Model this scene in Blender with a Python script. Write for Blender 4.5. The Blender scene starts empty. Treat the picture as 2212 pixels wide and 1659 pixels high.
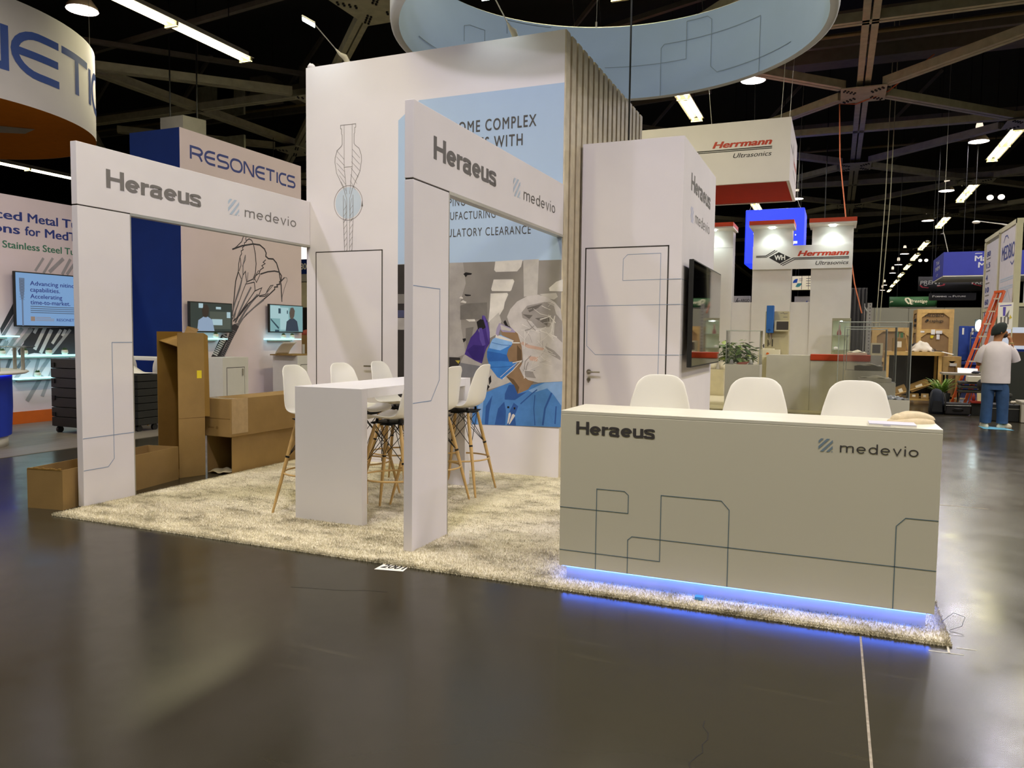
import bpy, bmesh, math, random
import numpy as np
from mathutils import Vector, Matrix
random.seed(11)
np.random.seed(11)
S = bpy.context.scene
COL = S.collection
PI = math.pi

# ---------------------------------------------------------------- camera
YAW, PITCH, ROLL = .3967, -.0628, .0121
fw = Vector((-math.sin(YAW)*math.cos(PITCH), math.cos(YAW)*math.cos(PITCH), math.sin(PITCH)))
r0 = Vector((math.cos(YAW), math.sin(YAW), 0))
u0 = r0.cross(fw)
rt = r0*math.cos(ROLL) + u0*math.sin(ROLL)
up = -r0*math.sin(ROLL) + u0*math.cos(ROLL)
cam = bpy.data.cameras.new('camera')
cam.sensor_width = 36
cam.lens = 36*1661/2212
cam.clip_end = 400
cam_o = bpy.data.objects.new('camera', cam)
COL.objects.link(cam_o)
cam_o.matrix_world = Matrix(((rt.x, up.x, -fw.x, 0), (rt.y, up.y, -fw.y, 0), (rt.z, up.z, -fw.z, 1.5), (0, 0, 0, 1)))
S.camera = cam_o

# ---------------------------------------------------------------- world, exposure
S.view_settings.view_transform = 'Standard'
S.view_settings.look = 'None'
S.view_settings.gamma = 1
S.view_settings.exposure = 0.0
S.view_settings.use_curve_mapping = False
W = bpy.data.worlds.new('hall_air')
W.use_nodes = True
W.node_tree.nodes['Background'].inputs[0].default_value = (1, .95, .9, 1)
W.node_tree.nodes['Background'].inputs[1].default_value = 0.02
S.world = W
S.cycles.max_bounces = 6
S.cycles.diffuse_bounces = 3
S.cycles.glossy_bounces = 3
S.cycles.transmission_bounces = 8
S.cycles.transparent_max_bounces = 16
S.cycles.caustics_reflective = False
S.cycles.caustics_refractive = False
S.cycles.sample_clamp_indirect = 4

# lamps: every lamp of the hall carries its own light (see tube_lamp and bay_lamp below)
TUBE_W, BAY_W, ARM_W = 110, 130, 5
TUBE_COL, BAY_COL, ARM_COL = (1, .93, .53), (.88, .84, 1), (.86, 1, .98)

# ---------------------------------------------------------------- materials
def lin(h):
    c = [int(h[i:i+2], 16)/255 for i in (0, 2, 4)]
    return tuple(x/12.92 if x <= .04045 else ((x+.055)/1.055)**2.4 for x in c)
MATS = {}
def mat(name, h, rough=.5, metal=0, var=.05, scale=6, bump=0, spec=.5, bscale=None, trans=0, coat=0):
    if name in MATS: return MATS[name]
    m = bpy.data.materials.new(name)
    m.use_nodes = True
    n, l = m.node_tree.nodes, m.node_tree.links
    b = n['Principled BSDF']
    b.inputs['Roughness'].default_value = rough
    b.inputs['Metallic'].default_value = metal
    b.inputs['Specular IOR Level'].default_value = spec
    if trans: b.inputs['Transmission Weight'].default_value = trans
    if coat: b.inputs['Coat Weight'].default_value = coat
    c = lin(h)
    tc = n.new('ShaderNodeTexCoord')
    nz = n.new('ShaderNodeTexNoise')
    nz.inputs['Scale'].default_value = scale
    nz.inputs['Detail'].default_value = 3
    l.new(tc.outputs['Object'], nz.inputs['Vector'])
    rp = n.new('ShaderNodeValToRGB')
    rp.color_ramp.elements[0].position = .3
    rp.color_ramp.elements[1].position = .7
    rp.color_ramp.elements[0].color = (*[x*(1-var) for x in c], 1)
    rp.color_ramp.elements[1].color = (*[min(1, x*(1+var)) for x in c], 1)
    l.new(nz.outputs['Fac'], rp.inputs['Fac'])
    l.new(rp.outputs['Color'], b.inputs['Base Color'])
    if bump:
        nb = n.new('ShaderNodeTexNoise')
        nb.inputs['Scale'].default_value = bscale or scale*6
        l.new(tc.outputs['Object'], nb.inputs['Vector'])
        bp = n.new('ShaderNodeBump')
        bp.inputs['Strength'].default_value = bump
        bp.inputs['Distance'].default_value = .01
        l.new(nb.outputs['Fac'], bp.inputs['Height'])
        l.new(bp.outputs['Normal'], b.inputs['Normal'])
    MATS[name] = m
    return m
def glow(name, h, strength, base='808080'):
    if name in MATS: return MATS[name]
    m = mat(name, base, .5)
    b = m.node_tree.nodes['Principled BSDF']
    b.inputs['Emission Color'].default_value = (*lin(h), 1)
    b.inputs['Emission Strength'].default_value = strength
    return m
def clear(name, h='fdfefd', alpha=.12, rough=.03):
    if name in MATS: return MATS[name]
    m = mat(name, h, rough, var=.01)
    n, l = m.node_tree.nodes, m.node_tree.links
    out = n['Material Output']
    tr = n.new('ShaderNodeBsdfTransparent')
    tr.inputs['Color'].default_value = (*[min(1, x*1.02) for x in lin(h)], 1)
    gl = n.new('ShaderNodeBsdfGlossy')
    gl.inputs['Roughness'].default_value = rough
    fr = n.new('ShaderNodeFresnel')
    fr.inputs['IOR'].default_value = 1.22
    mx = n.new('ShaderNodeMixShader')
    mx2 = n.new('ShaderNodeMixShader')
    mx2.inputs[0].default_value = alpha
    l.new(fr.outputs[0], mx.inputs[0]); l.new(tr.outputs[0], mx.inputs[1]); l.new(gl.outputs[0], mx.inputs[2])
    l.new(mx.outputs[0], mx2.inputs[1]); l.new(n['Principled BSDF'].outputs[0], mx2.inputs[2])
    l.new(mx2.outputs[0], out.inputs[0])
    return m

WHITE = mat('white_laminate', 'e6e2e4', .45, var=.015, scale=1.5)
FABRIC = mat('white_stretch_fabric', 'e2dcdf', .8, var=.02, scale=2, bump=.06, bscale=400, spec=.2)
WHITE2 = mat('white_paint', 'e4e0dc', .5, var=.02)
PLASTIC = mat('white_shell_plastic', 'ece8e0', .38, var=.01, scale=3)
WOOD = mat('pale_beech_wood', 'c8a468', .45, var=.12, scale=14)
BLACKM = mat('black_metal', '141312', .45, metal=.3, var=.1)
BLACKP = mat('black_plastic', '181818', .45, var=.1)
CHROME = mat('brushed_steel', 'a8a39b', .3, metal=1, var=.05)
GREY = mat('grey_print', '5b5654', .6, var=.03)
GREYL = mat('grey_vinyl', '76716f', .6, var=.03)
DARKT = mat('charcoal_vinyl', '474340', .6, var=.03)
BLUELINE = mat('blue_line_vinyl', '8398b8', .6, var=.03)
BLUELINE2 = mat('slate_line_vinyl', '5f7884', .6, var=.03)
PALEBLUE = mat('pale_blue_vinyl', 'b4c2d4', .6, var=.03)
SEAM = mat('dark_joint', '3a3430', .8, var=.1)
CARD = mat('brown_cardboard', '977a4c', .85, var=.07, scale=5, bump=.05, bscale=60, spec=.15)
CARD2 = mat('brown_cardboard_inside', '93723a', .85, var=.07, scale=5, spec=.15)
TAPE = mat('clear_packing_tape', 'b09468', .2, var=.08, scale=20)
NAVY = mat('navy_stretch_fabric', '102a70', .75, var=.06, scale=3, spec=.2)
NAVYT = mat('navy_vinyl', '25378a', .55, var=.03)
ORANGE = mat('orange_panel', 'd8671a', .5, var=.05)
REDO = mat('red_orange_panel', 'c8441a', .5, var=.04)
INK = mat('black_vinyl', '1d1b1c', .5, var=.03)
PAPER = mat('white_paper', 'eeeae2', .7, var=.02)
ALU = mat('aluminium_profile', 'b9b6ac', .4, metal=.7, var=.04)
CRATE = mat('crate_pine', 'cda866', .6, var=.12, scale=9)
PLY = mat('crate_fibreboard', '9a7a4f', .8, var=.08, scale=7)
DKGREEN = mat('dark_leaf', '43602f', .5, var=.25, scale=15)
LEAF = mat('leaf_green', '5d7c3a', .45, var=.3, scale=18)
LEAF2 = mat('bright_leaf', '8b9c4a', .45, var=.25, scale=18)
POT = mat('white_pot_glaze', 'e8e2d2', .4, var=.03)

# ---------------------------------------------------------------- mesh helpers
ORI = {}
class MB:
    def __init__(s): s.v = []; s.f = []; s.m = []; s.s = []
    def add(s, vs, fs, m=0, sm=False):
        k = len(s.v)
        s.v += [tuple(v) for v in vs]
        for f in fs:
            s.f.append(tuple(i+k for i in f)); s.m.append(m); s.s.append(sm)
        return s
    def box(s, x0, x1, y0, y1, z0, z1, m=0):
        v = [(x0,y0,z0),(x1,y0,z0),(x1,y1,z0),(x0,y1,z0),(x0,y0,z1),(x1,y0,z1),(x1,y1,z1),(x0,y1,z1)]
        return s.add(v, [(0,3,2,1),(4,5,6,7),(0,1,5,4),(1,2,6,5),(2,3,7,6),(3,0,4,7)], m)
    def hexa(s, v, m=0):
        return s.add(v, [(0,3,2,1),(4,5,6,7),(0,1,5,4),(1,2,6,5),(2,3,7,6),(3,0,4,7)], m)
    def bar(s, p, q, w, h, m=0, upv=(0,0,1)):
        p, q = Vector(p), Vector(q); d = (q-p).normalized()
        a = d.cross(Vector(upv))
        if a.length < 1e-4: a = d.cross(Vector((1,0,0)))
        a.normalize(); b = a.cross(d)
        a *= w/2; b *= h/2
        return s.hexa([p-a-b, p+a-b, q+a-b, q-a-b, p-a+b, p+a+b, q+a+b, q-a+b], m)
    def tube(s, pts, r, n=8, m=0, cap=True):
        pts = [Vector(p) for p in pts]
        rs = r if isinstance(r, (list, tuple)) else [r]*len(pts)
        vs, fs = [], []
        ref = None
        for i, p in enumerate(pts):
            d = (pts[min(i+1, len(pts)-1)]-pts[max(i-1, 0)]).normalized()
            if ref is None:
                ref = Vector((0,0,1)) if abs(d.z) < .9 else Vector((1,0,0))
            a = d.cross(ref).normalized(); b = a.cross(d)
            ref = b if abs(b.dot(d)) < .5 else ref
            for k in range(n):
                t = 2*PI*k/n
                vs.append(p+(a*math.cos(t)+b*math.sin(t))*rs[i])
        for i in range(len(pts)-1):
            for k in range(n):
                k2 = (k+1) % n
                fs.append((i*n+k, i*n+k2, (i+1)*n+k2, (i+1)*n+k))
        s.add(vs, fs, m, True)
        if cap:
            L = len(pts)-1
            s.add([vs[k] for k in range(n)], [tuple(reversed(range(n)))], m)
            s.add([vs[L*n+k] for k in range(n)], [tuple(range(n))], m)
        return s
    def lathe(s, prof, c=(0,0,0), n=20, m=0, sm=True):
        vs, fs = [], []
        for r, z in prof:
            for k in range(n):
                t = 2*PI*k/n
                vs.append((c[0]+r*math.cos(t), c[1]+r*math.sin(t), c[2]+z))
        for i in range(len(prof)-1):
            for k in range(n):
                k2 = (k+1) % n
                fs.append((i*n+k, i*n+k2, (i+1)*n+k2, (i+1)*n+k))
        return s.add(vs, fs, m, sm)
    def ring(s, c, R, r, n=32, k=8, m=0):
        pts = []
        vs, fs = [], []
        for i in range(n):
            a = 2*PI*i/n
            for j in range(k):
                b = 2*PI*j/k
                rr = R+r*math.cos(b)
                vs.append((c[0]+rr*math.cos(a), c[1]+rr*math.sin(a), c[2]+r*math.sin(b)))
        for i in range(n):
            for j in range(k):
                i2, j2 = (i+1) % n, (j+1) % k
                fs.append((i*k+j, i2*k+j, i2*k+j2, i*k+j2))
        return s.add(vs, fs, m, True)
    def loft(s, rings, n=14, m=0, cap=True, sm=True):
        """rings: (cx,cy,cz, rx, ry[, rot]) ellipses lying across z"""
        vs, fs = [], []
        for q in rings:
            cx, cy, cz, rx, ry = q[:5]; ro = q[5] if len(q) > 5 else 0
            for k in range(n):
                t = 2*PI*k/n
                x, y = rx*math.cos(t), ry*math.sin(t)
                vs.append((cx+x*math.cos(ro)-y*math.sin(ro), cy+x*math.sin(ro)+y*math.cos(ro), cz))
        for i in range(len(rings)-1):
            for k in range(n):
                k2 = (k+1) % n
                fs.append((i*n+k, i*n+k2, (i+1)*n+k2, (i+1)*n+k))
        s.add(vs, fs, m, sm)
        if cap:
            L = len(rings)-1
            s.add([vs[k] for k in range(n)], [tuple(reversed(range(n)))], m)
            s.add([vs[L*n+k] for k in range(n)], [tuple(range(n))], m)
        return s
    def blob(s, c, rx, ry, rz, n=12, k=8, m=0, ro=0, nz=0):
        vs, fs = [], []
        rnd = random.Random(int(abs(c[0]*1000)+abs(c[2])*777))
        for i in range(k+1):
            ph = PI*i/k
            for j in range(n):
                t = 2*PI*j/n
                f = 1+(rnd.uniform(-nz, nz) if nz and 0 < i < k else 0)
                x, y, z = rx*math.sin(ph)*math.cos(t)*f, ry*math.sin(ph)*math.sin(t)*f, -rz*math.cos(ph)*f
                vs.append((c[0]+x*math.cos(ro)-y*math.sin(ro), c[1]+x*math.sin(ro)+y*math.cos(ro), c[2]+z))
        for i in range(k):
            for j in range(n):
                j2 = (j+1) % n
                fs.append((i*n+j, i*n+j2, (i+1)*n+j2, (i+1)*n+j))
        return s.add(vs, fs, m, True)
    def surf(s, fn, nu, nv, m=0, sm=True):
        vs = [fn(i/nu, j/nv) for i in range(nu+1) for j in range(nv+1)]
        fs = [(i*(nv+1)+j, (i+1)*(nv+1)+j, (i+1)*(nv+1)+j+1, i*(nv+1)+j+1) for i in range(nu) for j in range(nv)]
        return s.add(vs, fs, m, sm)
    def prism(s, P, pts, l0, l1, m=0):
        n = len(pts)
        vs = [P(a, b, l0) for a, b in pts]+[P(a, b, l1) for a, b in pts]
        return s.add(vs, [tuple(range(n)), tuple(range(2*n-1, n-1, -1))]+[(i, (i+1) % n, (i+1) % n+n, i+n) for i in range(n)], m)
    def poly(s, P, pts, l=.001, m=0):
        return s.add([P(a, b, l) for a, b in pts], [tuple(range(len(pts)))], m)
    def stroke(s, P, pts, w, l=.001, m=0, closed=False, sub=0):
        pts = [Vector(p[:2]) for p in pts]
        if sub:
            q = []
            for a, b in zip(pts, pts[1:]):
                k = max(1, int((b-a).length/sub))
                q += [a.lerp(b, i/k) for i in range(k)]
            pts = q+[pts[-1]]
        pts = [q for i, q in enumerate(pts) if i == 0 or (q-pts[i-1]).length > 1e-6]
        n = len(pts)
        vs = []
        for i in range(n):
            a = pts[(i-1) % n] if (closed or i > 0) else None
            b = pts[(i+1) % n] if (closed or i < n-1) else None
            d1 = (pts[i]-a).normalized() if a is not None else None
            d2 = (b-pts[i]).normalized() if b is not None else None
            if d1 is None: d1 = d2
            if d2 is None: d2 = d1
            n1, n2 = Vector((-d1.y, d1.x)), Vector((-d2.y, d2.x))
            t = n1+n2
            if t.length < 1e-4: t = n1.copy()
            t.normalize()
            k = min(2.2, 1/max(.3, t.dot(n1)))
            o = t*(w/2*k)
            vs += [P(*(pts[i]+o), l), P(*(pts[i]-o), l)]
        fs = [(2*i, 2*i+1, 2*i+3, 2*i+2) for i in range(n-1)]
        if closed: fs.append((2*n-2, 2*n-1, 1, 0))
        return s.add(vs, fs, m)
    def text(s, P, body, a0, a1, b0, cap, m=0, bold=0, shear=0, l=.0015, space=1, fit=True):
        me, w0, w1, hcap = text_mesh(body, 0, shear, space)
        sy = cap/hcap
        w0 -= bold; w1 += bold
        sx = (a1-a0)/(w1-w0) if fit else sy
        offs = [(0, 0)]+([(bold*math.cos(k*PI/4), bold*.6*math.sin(k*PI/4)) for k in range(8)] if bold else [])
        for i, (dx, dy) in enumerate(offs):
            s.add([P(a0+(v[0]+dx-w0)*sx, b0+(v[1]+dy)*sy, l+i*.00012) for v in me[0]], me[1], m)
        return s
    def build(s, name, mats, parent=None, at=None, bevel=0, solid=0, subs=0, smooth_angle=None):
        if not isinstance(mats, (list, tuple)): mats = [mats]
        o0 = Vector((0,0,0))
        if parent is not None: o0 = ORI.get(parent.name, Vector((0,0,0)))
        elif at is not None: o0 = Vector(at)
        me = bpy.data.meshes.new(name)
        me.from_pydata([(v[0]-o0.x, v[1]-o0.y, v[2]-o0.z) for v in s.v], [], s.f)
        for x in mats: me.materials.append(x)
        me.polygons.foreach_set('material_index', s.m)
        me.polygons.foreach_set('use_smooth', s.s)
        me.update()
        o = bpy.data.objects.new(name, me)
        COL.objects.link(o)
        if parent is not None:
            o.parent = parent
        else:
            o.location = o0
        ORI[o.name] = o0
        if solid:
            q = o.modifiers.new('solid', 'SOLIDIFY'); q.thickness = solid; q.offset = 0
        if subs:
            q = o.modifiers.new('subs', 'SUBSURF'); q.levels = subs; q.render_levels = subs
        if bevel:
            q = o.modifiers.new('bev', 'BEVEL'); q.width = bevel; q.segments = 2; q.limit_method = 'ANGLE'
        return o

TXT = {}
HCAP = None
def text_mesh(body, bold, shear, space=1):
    global HCAP
    k = (body, bold, shear, space)
    if k in TXT: return TXT[k]
    def raw(b, off, sh):
        cu = bpy.data.curves.new('t', 'FONT')
        cu.body = b; cu.offset = off; cu.shear = sh; cu.resolution_u = 4; cu.space_character = space
        o = bpy.data.objects.new('t', cu)
        COL.objects.link(o)
        dg = bpy.context.evaluated_depsgraph_get()
        dg.update()
        me = bpy.data.meshes.new_from_object(o.evaluated_get(dg))
        vs = [tuple(v.co[:2]) for v in me.vertices]
        fs = [tuple(p.vertices) for p in me.polygons]
        bpy.data.objects.remove(o); bpy.data.curves.remove(cu); bpy.data.meshes.remove(me)
        return vs, fs
    if HCAP is None:
        v, _ = raw('H', 0, 0); HCAP = max(p[1] for p in v)
    v, f = raw(body, bold, shear)
    TXT[k] = ((v, f), min(p[0] for p in v), max(p[0] for p in v), HCAP)
    return TXT[k]

def FY(y): return lambda a, b, l=0: (a, y-l, b)        # faces -Y
def FX(x): return lambda a, b, l=0: (x+l, a, b)        # faces +X
def FXN(x): return lambda a, b, l=0: (x-l, a, b)       # faces -X
def FZ(z): return lambda a, b, l=0: (a, b, z+l)        # faces up

def thing(name, label, cat, loc=(0,0,0), group=None):
    o = bpy.data.objects.new(name, None)
    COL.objects.link(o)
    o.empty_display_size = .1
    o.location = loc
    ORI[o.name] = Vector(loc)
    o['label'] = label; o['category'] = cat
    if group: o['group'] = group
    return o
def tag(o, label, cat, group=None):
    o['label'] = label; o['category'] = cat
    if group: o['group'] = group
    return o
def struct(o):
    o['kind'] = 'structure'
    return o
def dup(root, loc, rz=0, label=None, group=None):
    r = root.copy(); COL.objects.link(r)
    r.location = loc; r.rotation_euler = (0, 0, rz)
    if label: r['label'] = label
    if group: r['group'] = group
    for ch in list(root.children):
        c = ch.copy(); COL.objects.link(c); c.parent = r
        for g in list(ch.children):
            d = g.copy(); COL.objects.link(d); d.parent = c
    return r
def chaikin(q, k=2):
    for _ in range(k):
        o = [q[0]]
        for (x0, y0), (x1, y1) in zip(q, q[1:]):
            o += [(x0*.75+x1*.25, y0*.75+y1*.25), (x0*.25+x1*.75, y0*.25+y1*.75)]
        q = o+[q[-1]]
    return q
def grotesk(mb, P, word, a0, a1, b0, cap, w, gap, m=0, l=.002):
    """plain grotesque letters built from even strokes; w, gap in x-heights"""
    h = w/2
    def arc(cx, cy, rx, ry, t0, t1, n=22): return [(cx+rx*math.cos(math.radians(t0+(t1-t0)*i/n)), cy+ry*math.sin(math.radians(t0+(t1-t0)*i/n))) for i in range(n+1)]
    G = {'H': (1.12, [[(h, 0), (h, 1.42)], [(1.12-h, 0), (1.12-h, 1.42)], [(h, .73), (1.12-h, .73)]]),
         'e': (.95, [[(h, .5), (.95-h, .5)], arc(.475, .5, .475-h, .5-h, 0, 318)]),
         'r': (.56, [[(h, 0), (h, 1)], chaikin([(h, .45), (h+.02, .72), (.26, .95-h), (.56, .98-h)])]),
         'a': (.90, [chaikin([(h*.6+.03, .70), (.12, .90-h*.2), (.40, 1-h+.02), (.74, .97-h), (.82-h, .66), (.82-h, .3), (.82-h, .1), (.90-h*.5, 0)]),
                     chaikin([(.82-h, .58), (.55, .55), (.22, .52), (h-.02, .36), (h-.01, .08+h*.3), (.32, h-.03), (.66, h*.6), (.82-h, .36)])]),
         'u': (.86, [chaikin([(h, 1), (h, .55), (h, .2), (.2, h-.02), (.52, h-.02), (.86-h, .2), (.86-h, .5)]), [(.86-h, 1), (.86-h, 0)]]),
         's': (.82, [chaikin([(.80-h*.4, .72), (.72, .92-h*.3), (.42, 1-h+.03), (.1, .97-h), (h*.8, .72), (.16, .56), (.42, .51), (.70, .45), (.84-h*.9, .28), (.74, h*.4), (.42, h-.03), (.1, h*.5+.03), (.0+h*.4, .28)])]),
         'm': (1.42, [[(h, 0), (h, 1)], chaikin([(h, .5), (h+.02, .8), (.32, 1-h), (.58, 1-h), (.71, .8), (.71, .5), (.71, 0)]), chaikin([(.71, .5), (.73, .8), (1.0, 1-h), (1.26, 1-h), (1.42-h, .8), (1.42-h, .5), (1.42-h, 0)])]),
         'd': (.92, [arc(.46, .5, .46-h, .5-h, 0, 360), [(.92-h, 0), (.92-h, 1.44)]]),
         'v': (.84, [[(h*.7, 1), (.42, h*.5), (.84-h*.7, 1)]]),
         'i': (w, [[(h, 0), (h, 1)], [(h, 1.24), (h, 1.24+w*1.1)]]),
         'o': (.95, [arc(.475, .5, .475-h, .5-h, 0, 360)])}
    tot = sum(G[c][0] for c in word)+gap*(len(word)-1)
    sx = (a1-a0)/tot; sy = cap/1.42
    x = 0
    for ch in word:
        wd, st = G[ch]
        for k, q in enumerate(st):
            pp = [((x+u), v) for u, v in q]
            mb.stroke(lambda a, b, ll=0: P(a0+a*sx, b0+b*sy, ll), pp, w, l+k*.0002, m)
        x += wd+gap
    return mb
def chamfer_stripes(mb, P, a0, b0, s, m=0, l=.0015):
    """four slanted bars and a dot in a square of side s"""
    for q in ([(0,.62),(.36,1),(.16,1),(0,.82)], [(0,.16),(.80,1),(.58,1),(0,.40)], [(.12,0),(1,.93),(1,.73),(.34,0)],
              [(.55,0),(1,.47),(1,.27),(.76,0)], [(.93,0),(1,0),(1,.07),(.93,.07)]):
        mb.poly(P, [(a0+x*s, b0+y*s) for x, y in q], l, m)
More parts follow.
